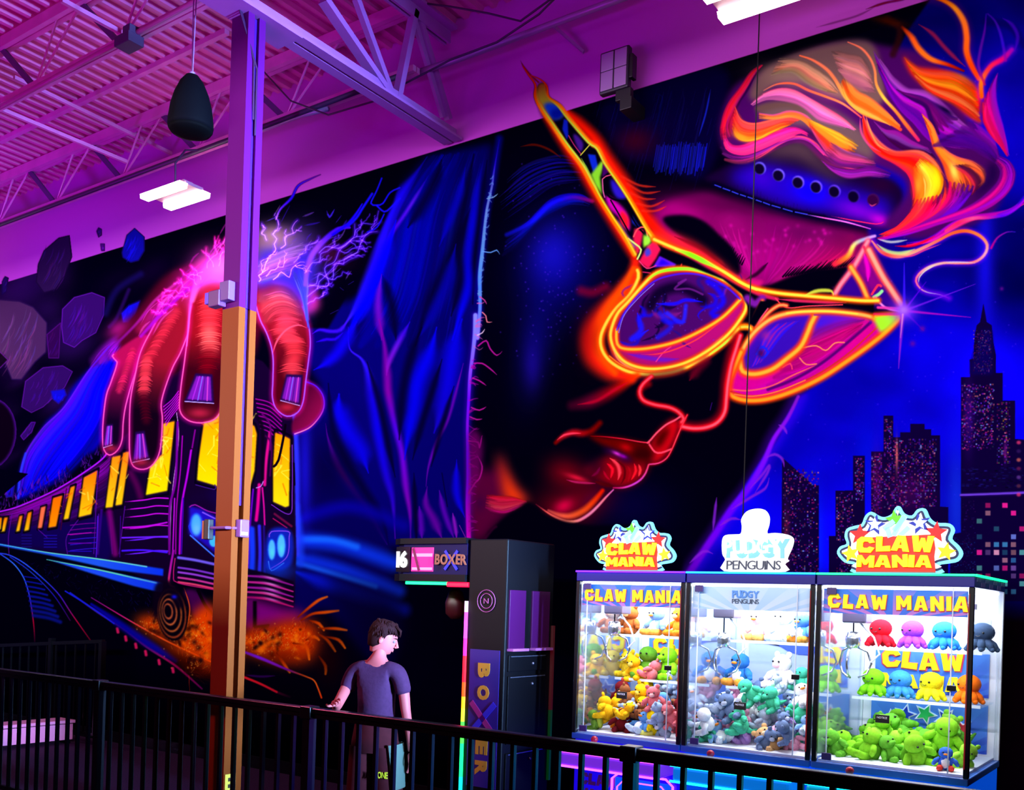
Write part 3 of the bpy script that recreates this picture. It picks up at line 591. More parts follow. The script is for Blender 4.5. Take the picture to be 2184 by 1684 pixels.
    q("320,790 345,800 350,900 340,930 310,860", (10, 30, 180)); q("385,890 420,910 450,960 430,1010 390,930", (60, 20, 130), 2, True); q("480,1025 530,1030 545,1100 550,1180 520,1160 495,1080", (10, 40, 200)); q("500,1160 530,1230 575,1300 560,1180 590,1080 570,1070", (130, 230, 40), 2)
    q("580,1080 620,1140 575,1180", (60, 0, 90)); q("635,1190 690,1240 740,1310 680,1320 640,1260", (40, 20, 190), 3, True); q("600,1300 680,1350 740,1420 760,1520 740,1530 690,1450 620,1380", (200, 0, 170), 3, True); q("700,1400 750,1450 745,1520 700,1480", (255, 20, 40), 3, True)
    q("770,1430 800,1480 840,1530 800,1500 775,1480", (20, 40, 210), 2); q("790,1520 850,1530 840,1590 820,1684 800,1684 780,1590", (220, 20, 70), 2); q("850,1560 900,1600 850,1650", (160, 240, 40), 2); q("870,1640 930,1600 970,1640 920,1700 880,1690", (240, 10, 80), 2)
    q("640,1440 690,1480 740,1560 800,1640 780,1660 690,1540", (140, 90, 170), 3)
    S("430,1030 500,950", (210, 220, 60), 8, R3, .6); S("435,1050 460,1100 500,1180 560,1300", (120, 220, 60), 22, R3, .7, .9, taper=2)
    S("350,900 385,960 430,1020", (190, 40, 100), 7, R3, .6); S("575,1190 600,1170 640,1160", (255, 90, 140), 7, R3, .6); S("575,1190 580,1270 590,1310", (230, 100, 160), 8, R3, .6)
    S("600,1180 590,1260 640,1320 740,1340", BLK, 14, R3, .5); S("740,1340 770,1440 830,1530 900,1590", BLK, 12, R3, .5); S("630,1330 700,1450 760,1560", BLK, 10, R3, .5)
    q2 = lambda s, c, bl=1: F(s, c, FF, bl, sm=False)
    q2("590,85 630,120 600,180 560,235 510,195 540,140", (240, 20, 80), 2); q2("585,225 620,165 710,210 700,222", (90, 20, 220)); q2("610,215 632,180 680,210", (30, 0, 240), 2); S("510,190 550,230 600,215", (230, 60, 120), 6, FF, .6); S("450,70 490,100 520,130 500,180", (200, 240, 120), 12, FF, .6); S("480,60 500,20 540,10 555,60", (255, 80, 90), 9, FF, .6); S("530,250 570,255", (200, 30, 90), 6, FF); S("735,215 745,180", (220, 60, 50), 7, FF); S("790,210 800,225", (220, 60, 50), 7, FF)
    F("540,140 560,120 575,150 550,170", (60, 60, 200), FF, 2); q2("545,45 580,70 560,110 535,100", (150, 255, 60), 3)
    # temple outlines: orange body and yellow core
    o = [(255, 60, 0), (255, 120, 0), (255, 160, 10), (255, 140, 10), (255, 120, 0), (255, 130, 0), (255, 150, 10)]; yv = [(200, 160, 20), (190, 220, 40), (170, 240, 60), (200, 230, 60), (190, 230, 40), (240, 210, 30), (255, 200, 40)]
    L_ = "45,440 85,500 128,560 128,640 165,715 245,830 335,965 430,1090 500,1215 565,1330 640,1450 720,1570 790,1690"; R_ = "100,500 160,525 205,570 218,645 290,700 360,795 490,945 545,985 600,1090 680,1205 740,1295 800,1395 870,1515 920,1590"
    S(L_, o, [4, 16]+[34]*8, R3, .8, up=True); S("135,580 142,650 175,715 250,825 345,960 440,1085 510,1210 572,1325 650,1450 725,1565 795,1690", yv, [10]+[15]*8, R3, .7, up=True)
    S(R_, o, [4, 14]+[30]*8, R3, .8, up=True); S("190,560 205,640 275,700 350,795 480,945 535,985 592,1090 672,1205 732,1295 792,1395 862,1515 915,1590", yv, [10]+[15]*8, R3, .7, up=True)
    S("30,400 50,440 100,500 150,545", (230, 10, 0), 12, R3, .9, .7, up=True, taper=1)
    # ---- left lens
    F("640,235 780,225 900,265 1010,330 1080,400 1080,470 1000,590 880,690 740,760 600,785 480,780 380,730 350,640 355,560 390,470 500,340 590,260", (150, 20, 60), FF, 3)
    F("390,560 430,470 500,380 590,300 680,265 780,255 880,275 980,330 1050,395 960,490 850,560 720,620 580,655 470,665 400,650 385,610", (66, 6, 96), FF, 4)
    F("400,640 560,655 760,605 960,490 1050,400 1060,470 980,580 860,670 720,730 560,750 450,710", (170, 10, 110), FF, 5)
    for i in range(26):
        x, y = RNG.uniform(430, 960), RNG.uniform(290, 600)
        if (x-430)/530*.9+(y-290)/310 > 1.45 or (x-430)/530+(y-290)/310 < .35: continue
        a = RNG.uniform(0, 6.3); pts = [(x, y)]
        for k in range(5): a += RNG.uniform(-1.1, 1.1); pts.append((pts[-1][0]+math.cos(a)*38, pts[-1][1]+math.sin(a)*26))
        S(pts, [(16, 6, 230), (30, 10, 130), (8, 0, 40), (120, 20, 130), (20, 10, 200)][i % 5], RNG.uniform(8, 34), FF, .9, .75, taper=2)
    S("570,430 620,360 720,330 800,360 850,400", (6, 0, 30), 70, FF, .9, .9); S("600,420 700,420 760,400 850,410", (20, 10, 255), 20, FF, .9, .9, taper=2); S("720,310 760,290 700,340 780,340 850,370", (120, 30, 150), 10, FF, .8, .7)
    S("880,300 930,340 960,410 900,470 930,490", (16, 6, 240), 36, FF, .9, .8); S("500,470 520,560 470,610 560,560", (24, 20, 250), 34, FF, .9, .9, taper=2); S("620,470 680,540 610,600", (20, 20, 230), 30, FF, .9, .7); S("760,430 740,520 660,470", (30, 30, 255), 24, FF, .9, .8)
    for _ in range(40): G(RNG.uniform(420, 950), RNG.uniform(300, 620), 3, 3, (90, 60, 255), .6, 0, FF)
    S("450,690 560,710 640,720 720,715", (90, 20, 200), 26, FF, .9, .8, taper=2); S("600,730 640,680 680,650", (230, 50, 140), 6, FF); S("520,690 600,690 700,665 820,610 930,530", (255, 60, 60), 9, FF, .7, .9, taper=2); S("820,700 900,650 960,590", (210, 120, 220), 14, FF, .9, .9, taper=2)
    yo = ((255, 84, 0), (252, 222, 60)); yg = ((255, 170, 20), (190, 240, 60))
    gl("500,240 505,280 460,370 390,440 340,510 305,590 308,660 350,725 430,775 520,797 620,797 740,770 880,695 990,610 1050,545 1110,545", 13, FF, yo)
    gl("520,330 450,410 395,470 362,550 358,610 385,680 440,735 530,765 640,765 760,735 880,670 990,580 1060,490 1083,440 1078,395 1035,340 960,290 860,250 750,232 660,238 590,262 520,330", 12, FF, yo)
    gl("388,560 388,615 405,652 470,664 580,655 720,620 850,560 960,490 1052,398", 11, FF, ((255, 60, 10), (255, 190, 40)))
    S("390,560 430,470 500,380 590,300 680,268 780,258 880,278 980,332 1050,395", (60, 20, 255), 9, FF, .8, .8); S("400,575 430,480 510,385 590,312", (120, 120, 255), 4, FF)
    S("560,285 620,250 700,235 800,235 900,262 960,295", [(180, 230, 40), (130, 250, 30), (150, 240, 50), (220, 220, 60)], [10, 26, 22, 10], FF, .7)
    S("360,640 400,720 480,770 560,785", (255, 150, 100), 12, FF, .7, .8, taper=2); S("880,695 960,640 1010,590", (170, 255, 60), 14, FF, .7, .8, taper=2)
    S("350,700 420,750 520,780 640,782 760,752 880,690", (255, 120, 30), 9, FF, .7)
    # ---- brow bar
    F("600,90 700,130 830,180 960,260 1060,315 1140,350 1260,372 1420,385 1560,398 1770,410 1770,470 1600,455 1300,450 1230,440 1180,520 1110,580 1090,430 1060,370 960,290 820,235 720,200 640,150", BLK, FF, 1, sm=False)
    S("640,110 760,150 880,215 980,270 1080,330 1160,370 1250,395", (210, 20, 90), [10, 30, 34, 34, 26, 20], FF, .8, .9); S("1090,390 1130,420 1170,390", (110, 20, 150), 40, FF, .8)
    S("1250,395 1380,405 1520,412 1620,415", (220, 30, 90), 16, FF, .8, .9, taper=2); S("1240,390 1300,440 1420,432 1600,425", (255, 60, 80), 6, FF)
    gl("590,75 690,118 820,168 900,212 980,258 1060,308 1130,338 1250,362 1400,377 1550,390 1700,403 1790,403", 13, FF, yo)
    S("705,130 780,155 860,195 920,225", [(200, 230, 60), (130, 255, 20), (130, 250, 30), (190, 230, 60)], [10, 34, 36, 12], FF, .6); S("960,245 1050,305 1140,345", (200, 240, 60), 12, FF, .6)
    S("1400,372 1470,350 1540,352 1550,375", (200, 220, 60), 20, FF, .8, .9, taper=2)
    gl("1110,545 1140,470 1170,405", 8, FF, ((255, 60, 30), (255, 140, 80))); gl("1140,545 1200,470 1260,428 1300,430", 9, FF, ((255, 60, 30), (255, 150, 80)))
    F("1160,405 1210,410 1150,500 1130,545 1095,530", BLK, FF, 1, sm=False); S("1200,445 1160,500 1140,540", (230, 70, 110), 8, FF, .6)
    gl("1060,545 1100,545 1115,565", 10, FF, ((255, 120, 0), (230, 210, 60)))
    # ---- right lens
    F("1110,590 1170,520 1260,475 1400,462 1560,462 1700,478 1800,500 1900,480 1880,540 1760,640 1620,740 1480,830 1330,900 1200,940 1100,945 1020,925 990,895 1000,820 1030,730 1070,650", (205, 0, 140), FF, 3)
    F("1120,620 1180,540 1270,495 1400,480 1440,490 1410,560 1370,640 1300,700 1220,760 1130,785 1060,770 1060,710", (50, 10, 170), FF, 5)
    F("1440,480 1600,478 1720,498 1700,520 1560,540 1420,590", (50, 20, 210), FF, 12); G(1560, 610, 120, 50, (240, 0, 150), .8, -25, FF); G(1250, 850, 140, 30, (190, 0, 190), .7, -20, FF); G(1650, 560, 70, 30, (240, 20, 110), .7, -30, FF)
    fsw = [(20, 10, 240), (140, 20, 140), (160, 20, 150), (30, 20, 255), (90, 20, 150)]
    for i in range(16):
        t = i/15; S([(1110+t*60, 760-t*30), (1150+t*90, 690-t*60), (1180+t*120, 610-t*50), (1240+t*130, 530-t*20)], fsw[i % 5], RNG.uniform(8, 26), FF, .9, .7, taper=2)
    S("1140,690 1170,650 1200,680 1170,710 1150,690", (20, 30, 240), 12, FF, .8); G(1160, 685, 20, 26, (60, 0, 60), .8, 0, FF); G(1190, 590, 30, 30, (170, 30, 130), .6, 0, FF)
    fl2 = lambda a, b, c, n, w, **k: FLOW(a, b, c, n, w, FF, **k)
    fl2("1400,620 1500,560 1620,520 1720,500", "1180,880 1350,830 1500,740 1690,570", [(120, 20, 200), (230, 0, 140), (190, 0, 120), (240, 0, 160), (200, 0, 180)], 20, (3, 10), al=.5)
    S("1390,655 1460,645 1510,670 1560,630 1610,628", (255, 140, 90), 8, FF, .7); S("1370,710 1405,745 1460,742", (255, 130, 90), 8, FF, .7); S("1280,760 1320,740 1330,770", (250, 60, 100), 6, FF)
    gl("1455,480 1430,530 1415,570 1375,650 1300,715 1220,772 1130,797 1065,782 1050,730", 17, FF, ((255, 70, 0), (255, 180, 50)))
    S("1010,880 1100,885 1220,860 1340,800 1480,740", (255, 100, 90), 10, FF, .7, .9, taper=3); S("1200,880 1350,820 1500,730 1660,600 1750,520", (70, 0, 100), 16, FF, .8, .9)
    S("1750,520 1740,500 1600,478 1450,478", (90, 0, 160), 12, FF, .8)
    gl("1005,800 1050,700 1090,620 1150,550 1230,495 1330,468 1450,460 1560,462 1700,478 1770,495", 13, FF, ((255, 90, 10), (255, 180, 80)))
    S("1300,470 1420,460 1560,462 1680,474", (220, 220, 60), 11, FF, .7)
    gl("1055,680 1010,780 990,870 1010,915 1090,938 1200,930 1330,890 1480,820 1620,730 1760,630 1860,545 1900,485 1780,488", 15, FF, ((255, 70, 0), (255, 160, 30)))
    S("1000,890 1090,912 1200,905 1330,862 1480,790 1620,695 1740,590 1800,530", (200, 40, 40), 10, FF, .7); S("1020,905 1120,915 1250,890 1400,830", (255, 120, 60), 8, FF, .6)
    F("1775,492 1895,482 1870,530 1810,575 1790,550", (160, 250, 40), FF, 4); S("1780,485 1840,480 1895,482", (255, 150, 30), 9, FF)
    S("1790,440 1900,445", (230, 50, 160), 14, FF, .8); S("1770,475 1900,475", (220, 20, 90), 12, FF, .8, .8)
    # seam of the wall panels is a real joint elsewhere; sparkle
    for a, b, w, c in [((1928, 662), (1928, 560), 12, (60, 20, 255)), ((1925, 662), (1916, 785), 16, (150, 30, 210)), ((1928, 662), (2070, 676), 10, (190, 10, 190)), ((1928, 662), (2080, 605), 8, (110, 20, 230)), ((1928, 662), (1975, 600), 8, (90, 0, 230)), ((1928, 662), (1970, 705), 12, (60, 0, 200))]:
        S([a, b], c, w, None, .95, .85, taper=3, sm=False)
    G(1928, 662, 26, 22, (130, 50, 255), .95); G(1926, 660, 11, 10, (170, 110, 255), .9); S("1925,670 1920,720", (220, 140, 200), 6, None, .9, .8, taper=3)
    for x, y, r in [(1946, 732, 6), (2136, 615, 4), (1967, 700, 6)]: G(x, y, r, r, (110, 10, 150), .7)
    # ---- nose, cheek, mouth
    rd = (255, 30, 60)
    S("1030,600 1000,700 975,830 968,930 950,1010 900,1060 820,1080 740,1070", (150, 0, 20), 60, FF, 1, .8)
    S("780,830 830,760 900,700", (120, 0, 30), 60, FF, 1, .7, taper=2); S("890,990 900,950", (70, 10, 150), 20, FF, 1, .9, taper=2); S("520,820 640,800 740,780", (60, 0, 30), 50, FF, 1, .6)
    gl("1052,590 1030,660 1003,750 985,850 978,920 968,1000 930,1055 870,1082 800,1088 740,1078", 11, FF, ((255, 10, 30), (255, 90, 110)))
    S("560,850 525,870 512,905 540,945 610,965 680,980 730,1005 745,1030", (150, 0, 10), 40, FF, 1, .8); gl("575,810 530,850 512,890 530,935 590,960 670,975 720,1000 748,1035 735,1055", 9, FF, ((240, 10, 30), (255, 70, 90)))
    S("150,965 240,945 340,900 430,850 500,800", [(60, 0, 30), (110, 0, 40), (150, 0, 20), (210, 10, 0), (255, 60, 0)], [60, 80, 80, 60, 40], FF, 1, .85); S("180,960 280,940 380,880 450,840", (200, 0, 40), 20, FF, 1, .7, taper=2)
    mo = lambda s, c, w, **k: S(s, c, w, MO, **k)
    mo("960,330 1040,260 1150,215 1260,225 1360,195 1450,110", [(120, 0, 0), (200, 10, 30), (190, 5, 20), (130, 0, 0), (110, 0, 0)], [50, 70, 90, 80, 70], soft=1, al=.95); mo("975,300 1050,245 1150,225 1240,225", (255, 60, 90), 22, soft=.9, taper=2)
    F("1320,240 1500,265 1700,280 1900,320 2010,345 2060,440 2000,540 1900,560 1800,520 1640,430 1450,340", (96, 0, 0), MO, 5); F("1850,380 1980,370 2050,450 1990,550 1850,530 1790,450", (50, 0, 4), MO, 8)
    mo("1350,255 1500,262 1700,285 1900,320 2000,330", [(120, 0, 0), (220, 10, 40), (230, 30, 60), (255, 50, 80)], [10, 14, 16, 18], soft=.7); G(1740, 380, 70, 40, (190, 0, 10), .8, 20, MO)
    F("1480,390 1620,420 1740,470 1820,540 1700,550 1560,470", (40, 0, 60), MO, 6); G(1640, 450, 55, 20, (220, 50, 230), .95, 25, MO); G(1710, 480, 40, 20, (160, 0, 200), .8, 20, MO)
    # profile of upper lip
    F("2020,330 2184,120 2300,60 2330,140 2300,260 2240,380 2184,470 2100,540 2010,560 2060,450", (200, 0, 16), MO, 6); F("2060,370 2100,240 2220,160 2200,260 2120,380", (70, 0, 0), MO, 6)
    mo("1980,330 2020,290 2080,220 2184,130 2280,80 2340,40", (255, 80, 110), 20, soft=.8); mo("2000,350 2060,430 2130,440 2240,400", (255, 70, 100), 20, soft=.8)
    mo("2420,20 2360,140 2300,280 2250,400 2190,500 2100,555 2000,568", [(255, 40, 60), (255, 60, 80), (255, 50, 80), (240, 70, 170)], 18, soft=.7, glow=(60, (120, 0, 0), .8))
    # lower lip
    F("1280,640 1400,560 1540,480 1640,500 1720,560 1840,550 1990,570 1960,660 1880,760 1760,815 1640,820 1500,770 1380,700", (150, 0, 14), MO, 8)
    F("1260,640 1400,530 1500,520 1480,640 1440,700 1360,700", (20, 0, 30), MO, 14)
    for q_, c, w in [("1560,500 1640,560 1670,660 1650,740", (255, 60, 80), 44), ("1530,560 1590,620 1570,720", (255, 10, 40), 36), ("1620,520 1720,600 1720,720 1680,790", (90, 0, 10), 26), ("1760,590 1790,660 1760,760", (170, 0, 20), 26), ("1830,560 1850,640 1800,740", (255, 20, 40), 30), ("1880,570 1900,630 1880,700", (255, 50, 60), 30), ("1450,600 1420,660 1360,700", (110, 0, 60), 30), ("1490,640 1520,700 1560,740", (190, 0, 40), 24)]:
        mo(q_, c, w, soft=.9, taper=2)
    mo("1400,760 1500,790 1600,810", (60, 0, 6), 50, soft=.9, taper=2)
    mo("1990,575 1960,660 1900,740 1800,800 1700,828 1600,828", [(255, 60, 100), (230, 60, 160), (210, 60, 220), (240, 60, 180), (200, 10, 90)], [16, 20, 22, 20, 14], soft=.8)
    F("870,640 960,560 1100,560 1200,620 1320,720 1420,790 1250,790 1050,780 920,710", (150, 0, 20), MO, 22); G(1200, 720, 120, 30, (240, 20, 60), .9, 18, MO); mo("1080,740 1180,765 1300,775 1400,780", (200, 30, 110), 24, soft=.9, taper=2)
    # chin
    F("720,1000 900,930 1100,900 1250,850 1480,830 1620,840 1520,950 1380,1090 1260,1180 1130,1210 980,1190 850,1110", (120, 0, 20), MO, 26); G(1050, 1030, 110, 70, (225, 0, 70), .85, -25, MO); G(1330, 950, 120, 60, (80, 0, 40), .7, -40, MO)
    mo("1480,860 1380,980 1270,1080 1130,1140 1000,1130 880,1080", [(230, 20, 0), (240, 60, 10), (230, 80, 30), (240, 90, 60), (180, 60, 60)], [50, 70, 80, 80, 60, 30], soft=.95)
    mo("1600,850 1520,930 1420,1040 1320,1130 1200,1195 1080,1200 950,1150 850,1090 740,1010", [(210, 90, 180), (250, 120, 140), (240, 130, 170), (240, 120, 160), (255, 140, 110), (255, 110, 90), (240, 90, 80), (110, 10, 40)], [14, 24, 30, 34, 34, 30, 24, 16, 8], soft=.8)
    # neck
    F("0,700 140,640 300,620 330,440 420,650 520,830 650,980 560,1040 420,1130 300,1240 180,1390 0,1390", (80, 0, 50), MO, 12)
    F("330,450 420,650 520,820 650,980 520,1020 400,940 360,700", (240, 60, 10), MO, 12); FLOW("200,900 330,920 480,930 630,975", "180,1060 300,1100 430,1100 640,990", [(220, 20, 30), (200, 10, 70), (240, 60, 80), (160, 0, 100)], 18, (3, 8), MO, al=.8); G(120, 1000, 60, 90, (50, 0, 60), .6, 0, MO)
    F("660,985 560,1050 420,1140 300,1250 190,1400 190,1900 2184,1900 2184,1300 1300,1240 900,1150 760,1040", BLK, MO, 3)
    S("300,1260 260,1290 180,1390", (70, 0, 50), 30, MO, 1, .5)
    # ---- blue hood drapes
    F("1600,60 1560,500 1530,900 1480,1300 1460,1700 -100,1700 60,1420 330,1600 500,1350 600,1100 640,800 760,520 1060,170", (4, 0, 90), D1, 8, sm=False)
    F("-60,-30 860,-200 1480,-100 1440,500 1400,1000 1410,1700 760,1700 0,1560 80,900 300,500", (4, 0, 100), D2, 8, sm=False)
    G(700, 1050, 45, 200, (4, 0, 60), .6); G(900, 700, 80, 200, (3, 0, 110), .5)
    bd = [(4, 0, 130), (4, 0, 190), (2, 0, 120), (3, 0, 150)]
    FLOW("1080,170 900,420 760,700 690,1000 560,1400 300,1750", "1560,120 1470,500 1400,900 1330,1300 1250,1750", bd, 26, (6, 22), D1, .95, .6)
    dk = [("1450,150 1380,500 1290,900 1100,1350 960,1750", 60), ("1560,200 1510,600 1460,1000 1440,1400", 36), ("1180,200 1100,420 900,760", 70), ("1420,600 1330,900 1330,1200 1260,1500", 50), ("680,1150 760,1400 800,1700", 50)]
    for s_, w in dk: S(s_, (2, 0, 34), w*1.9, D1, 1, .8, taper=2)
    br = [("1060,170 960,320 860,460 770,620 700,820 640,1020 560,1230 470,1420 340,1620", [(8, 0, 140), (20, 0, 240), (30, 10, 255), (40, 10, 255), (50, 20, 255), (60, 30, 255)], [30, 60, 60, 60, 50, 40]),
          ("1070,330 980,480 880,640 760,820 680,1020", [(10, 0, 160), (90, 20, 230), (70, 0, 240), (20, 0, 220)], [16, 18, 20, 12]),
          ("800,700 720,950 620,1200 560,1350 400,1640", (0, 0, 255), [40, 60, 80, 90, 70]),
          ("1550,120 1480,420 1440,700 1400,1000 1400,1250 1330,1500 1270,1700", [(4, 0, 80), (6, 0, 180), (4, 0, 200), (4, 0, 200), (4, 0, 230), (2, 0, 255)], [14, 34, 40, 40, 50, 60]),
          ("1380,260 1330,480 1240,720 1160,920", (4, 0, 170), [14, 40, 40, 20]), ("1300,900 1230,1200 1120,1450 980,1700", (4, 0, 150), [30, 60, 60, 30]), ("680,1150 650,1400 680,1700", [(90, 10, 200), (110, 10, 190), (110, 0, 160)], [14, 40, 50])]
    for s_, c, w in br: S(s_, c, [v*1.9 for v in w], D1, 1, .85, taper=2)
    b2 = [("730,0 770,200 790,420 800,560 850,800 900,1000 930,1250 960,1450 965,1640", [(120, 0, 150), (120, 0, 160), (140, 0, 160), (80, 0, 230), (120, 0, 220), (130, 0, 180), (80, 0, 170)], [40, 40, 36, 30, 30, 34, 40]),
          ("960,20 860,200 800,330 785,420", [(30, 0, 220), (110, 20, 220), (140, 10, 170)], 30), ("1350,0 1290,200 1240,500 1190,700 1140,850", [(4, 0, 230), (6, 0, 230), (10, 0, 220), (20, 0, 200)], [60, 90, 80, 50]),
          ("1160,60 1110,250 1020,460 990,650 940,900 920,1050", (4, 0, 240), [40, 70, 80, 70, 50, 30]), ("1360,330 1300,560 1240,760 1160,920 1100,1100 1080,1250", (100, 0, 170), 16),
          ("500,60 510,220 600,300 650,420 690,650 730,900 780,1150 830,1350 850,1640", [(60, 10, 240), (50, 20, 255), (20, 0, 210), (10, 0, 230), (20, 0, 220), (40, 0, 200), (90, 0, 180)], [12, 16, 50, 50, 40, 30, 30]),
          ("230,110 290,75 360,90 440,80 500,0", (60, 10, 255), [10, 18, 14, 18, 10]), ("260,170 340,150 400,150 460,100", (40, 0, 230), 14), ("240,380 330,330 420,250 500,120 560,20", (10, 0, 220), [20, 50, 60, 60]),
          ("330,780 350,900 420,1100 520,1280 620,1420 700,1540 790,1684", [(110, 0, 160), (90, 0, 160), (100, 0, 90), (100, 0, 100), (120, 0, 170), (100, 0, 200)], [8, 24, 34, 34, 30, 34]),
          ("430,560 430,700 500,850 590,980 650,1150", (8, 0, 230), [60, 90, 90, 80, 30]), ("290,1000 400,1200 560,1420 640,1600", (4, 0, 200), [20, 50, 60, 50]),
          ("1090,1250 1080,1380 1140,1500 1200,1640", (100, 0, 160), [14, 30, 40, 40]), ("1030,1400 1040,1520 1050,1640", (90, 0, 180), 36), ("1180,1280 1220,1450 1290,1640", (90, 0, 180), 30), ("1310,1050 1310,1300 1370,1480", (10, 0, 230), [16, 40, 20]), ("1330,1540 1380,1640", (230, 60, 220), 12), ("1280,1450 1300,1560 1310,1640", (150, 20, 200), 20)]
    for s_, c, w in b2: S(s_, c, [v*1.9 for v in w] if isinstance(w, list) else w*1.6, D2, 1, .85, taper=2)
    for s_, w in [("1050,60 960,300 900,600 880,900", 60), ("1200,300 1120,560 1040,820 980,1050", 40), ("1290,500 1200,800 1120,1100", 30), ("640,320 730,620 800,950 850,1180", 40), ("350,480 380,800 480,1050 600,1250 750,1500 800,1684", 60), ("990,1150 1000,1400 1010,1684", 30), ("1200,1150 1240,1400", 40)]:
        S(s_, (2, 0, 40), w*1.4, D2, 1, .85, taper=2)
    # lit fur edge of the hood
    S("1662,20 1640,160 1620,300 1600,430 1560,600 1540,760 1520,950 1490,1180 1480,1330 1500,1450 1480,1600 1460,1700", (4, 0, 150), 70, D1, 1, .7)
    S("1662,30 1640,160 1618,290 1600,420 1562,590 1542,740 1522,950 1500,1150 1500,1300 1500,1450 1480,1684", [(8, 0, 150), (30, 10, 190), (80, 100, 190), (90, 130, 200), (80, 140, 210), (80, 150, 220), (70, 140, 240), (90, 130, 255), (130, 120, 240)], [6, 12, 20, 26, 30, 36, 44, 44, 38, 38, 44], D1, .6)
    S("1450,-30 1445,120 1430,260 1410,420 1400,600 1390,800 1395,1000 1400,1200 1395,1400 1400,1640", [(130, 140, 255), (120, 120, 255), (130, 70, 255), (110, 10, 255), (120, 10, 220), (90, 0, 255), (110, 0, 255), (170, 0, 230), (230, 0, 220)], [44, 40, 34, 30, 26, 28, 40, 50, 46, 44], D2, .6, glow=(90, (60, 0, 160), .5))
    for i in range(90):
        t = RNG.uniform(0, 1); y = 380+t*760
        xe = np.interp(y, [380, 480, 580, 700, 830, 1140], [1046, 1033, 1022, 1014, 1000, 1000])
        c = (90, 150, 210) if y < 640 else ((210, 90, 170) if y < 760 else (170, 0, 160))
        a = RNG.uniform(-.6, .5); L = RNG.uniform(4, 11) if y < 640 else RNG.uniform(6, 22)
        S([(xe, y), (xe+L*.6, y+L*a), (xe+L, y+L*a+RNG.uniform(-6, 6))], c, RNG.uniform(2, 4.5), None, .8, .6, taper=3)
    for s_, c in [("1560,520 1610,510 1650,480", (110, 170, 200)), ("1520,960 1590,970 1640,950 1665,985", (90, 160, 230)), ("1500,1340 1540,1370 1555,1400", (210, 60, 150)), ("1520,1470 1550,1500 1560,1550 1600,1550", (240, 130, 140)), ("1480,1660 1520,1640 1540,1610", (220, 200, 220))]:
        S(s_, c, 12, D1, .6, .9, taper=3)
    for s_ in ["1470,200 1530,160 1560,220 1610,270 1650,240", "1440,330 1500,330 1560,370 1610,415", "1430,440 1480,460 1530,495", "1420,660 1480,680 1530,655", "1410,730 1460,750 1500,745", "1400,910 1470,920 1480,960 1500,870", "1400,1300 1450,1220 1480,1190 1500,1100 1460,1010"]:
        S(s_, (200, 20, 160), 14, D2, .7, .85, taper=3)
    F("1400,880 1500,900 1490,1150 1440,1300 1420,1640 1400,1640", (100, 0, 90), D2, 6, .8)
    # ---- left: rocks and smoke
    F("0,600 232,530 560,440 700,395 860,350 840,430 780,560 700,700 640,700 560,520 440,520 330,640 200,800 60,1000 0,1000", BLK, None, 2, sm=False)
    for i in range(60):
        x, y = RNG.uniform(-20, 330), RNG.uniform(560, 980)
        if y > 1010-x*.9: continue
        G(x, y, RNG.uniform(20, 60), RNG.uniform(10, 34), [(40, 6, 70), (22, 2, 50), (50, 10, 90), (10, 0, 30)][i % 4], .45, -35)
    def rock(s, c, e, T=L5, up=False, n=14):
        F(s, c, T, 1, sm=False, up=up); p = PT(s, T); cx, cy = p.mean(0); r = (p.max(0)-p.min(0))/2
        for _ in range(n):
            x, y = cx+RNG.uniform(-.6, .6)*r[0], cy+RNG.uniform(-.6, .6)*r[1]; L = r[1]*RNG.uniform(.3, .8)
            S([(x+L*.12, y-L*.5), (x, y), (x-L*.3, y+L*.5)], tuple(min(255, v*RNG.uniform(1.1, 1.9)) for v in c), RNG.uniform(1.5, 4), None, .8, .5, up=up, taper=2)
        S(np.vstack([p, p[:1]]), e, 2.2, None, .6, .7, up=up, sm=False)
    rock("225,130 300,65 355,52 368,160 330,260 280,330 225,345 185,290 195,200", (38, 16, 62), (20, 4, 40), up=True, n=26)
    rock("625,140 650,50 690,15 740,60 740,130 710,180 670,190 630,165", (14, 10, 150), (20, 10, 90), up=True, n=24)
    rock("495,30 505,12 520,20 520,50 505,60", (50, 10, 90), (40, 0, 80), up=True, n=4); rock("515,95 535,95 535,130 520,130", (80, 10, 120), (70, 0, 110), up=True, n=2); rock("10,290 25,262 42,270 30,340 10,355", (30, 10, 80), (20, 0, 60), up=True, n=4)
    rock("-20,380 100,390 170,420 240,500 235,650 180,700 110,790 60,790 20,690 -20,640", (64, 34, 74), (30, 8, 60), n=40)  # greyer fill takes in the lamp glare over this rock
    rock("320,430 380,370 470,345 535,370 530,460 490,550 420,590 380,625 325,600 315,520", (46, 8, 86), (100, 20, 160), n=30)
    rock("130,800 220,730 320,720 370,750 330,830 220,930 160,960 110,930", (40, 8, 76), (90, 16, 140), n=20)
    rock("260,850 330,840 340,870 300,915 270,890", (12, 10, 170), (30, 10, 120), n=6); rock("620,450 660,410 720,385 700,450 660,500 630,500", (14, 10, 190), (10, 0, 60), n=12)
    rock("105,1080 160,1010 180,1010 160,1060 120,1100", (40, 8, 80), (90, 10, 150), n=6); rock("20,1300 40,1285 75,1320 65,1390 30,1395", (20, 10, 160), (40, 20, 140), n=6); rock("240,560 310,500 300,680 250,680", (40, 4, 60), (80, 10, 110), n=8)
    rock("-10,640 40,690 -10,740", (14, 4, 20), (90, 20, 120), n=2)
    EL(-25, 925, 60, 78, (70, 10, 120), 8, al=.8); EL(-26, 925, 57, 75, (8, 0, 14), 8, bl=2)
    S("540,450 600,330 720,250", (20, 10, 90), 40, L5, 1, .6); S("560,520 600,470 660,330", (50, 10, 110), 20, L5, .9, .5)
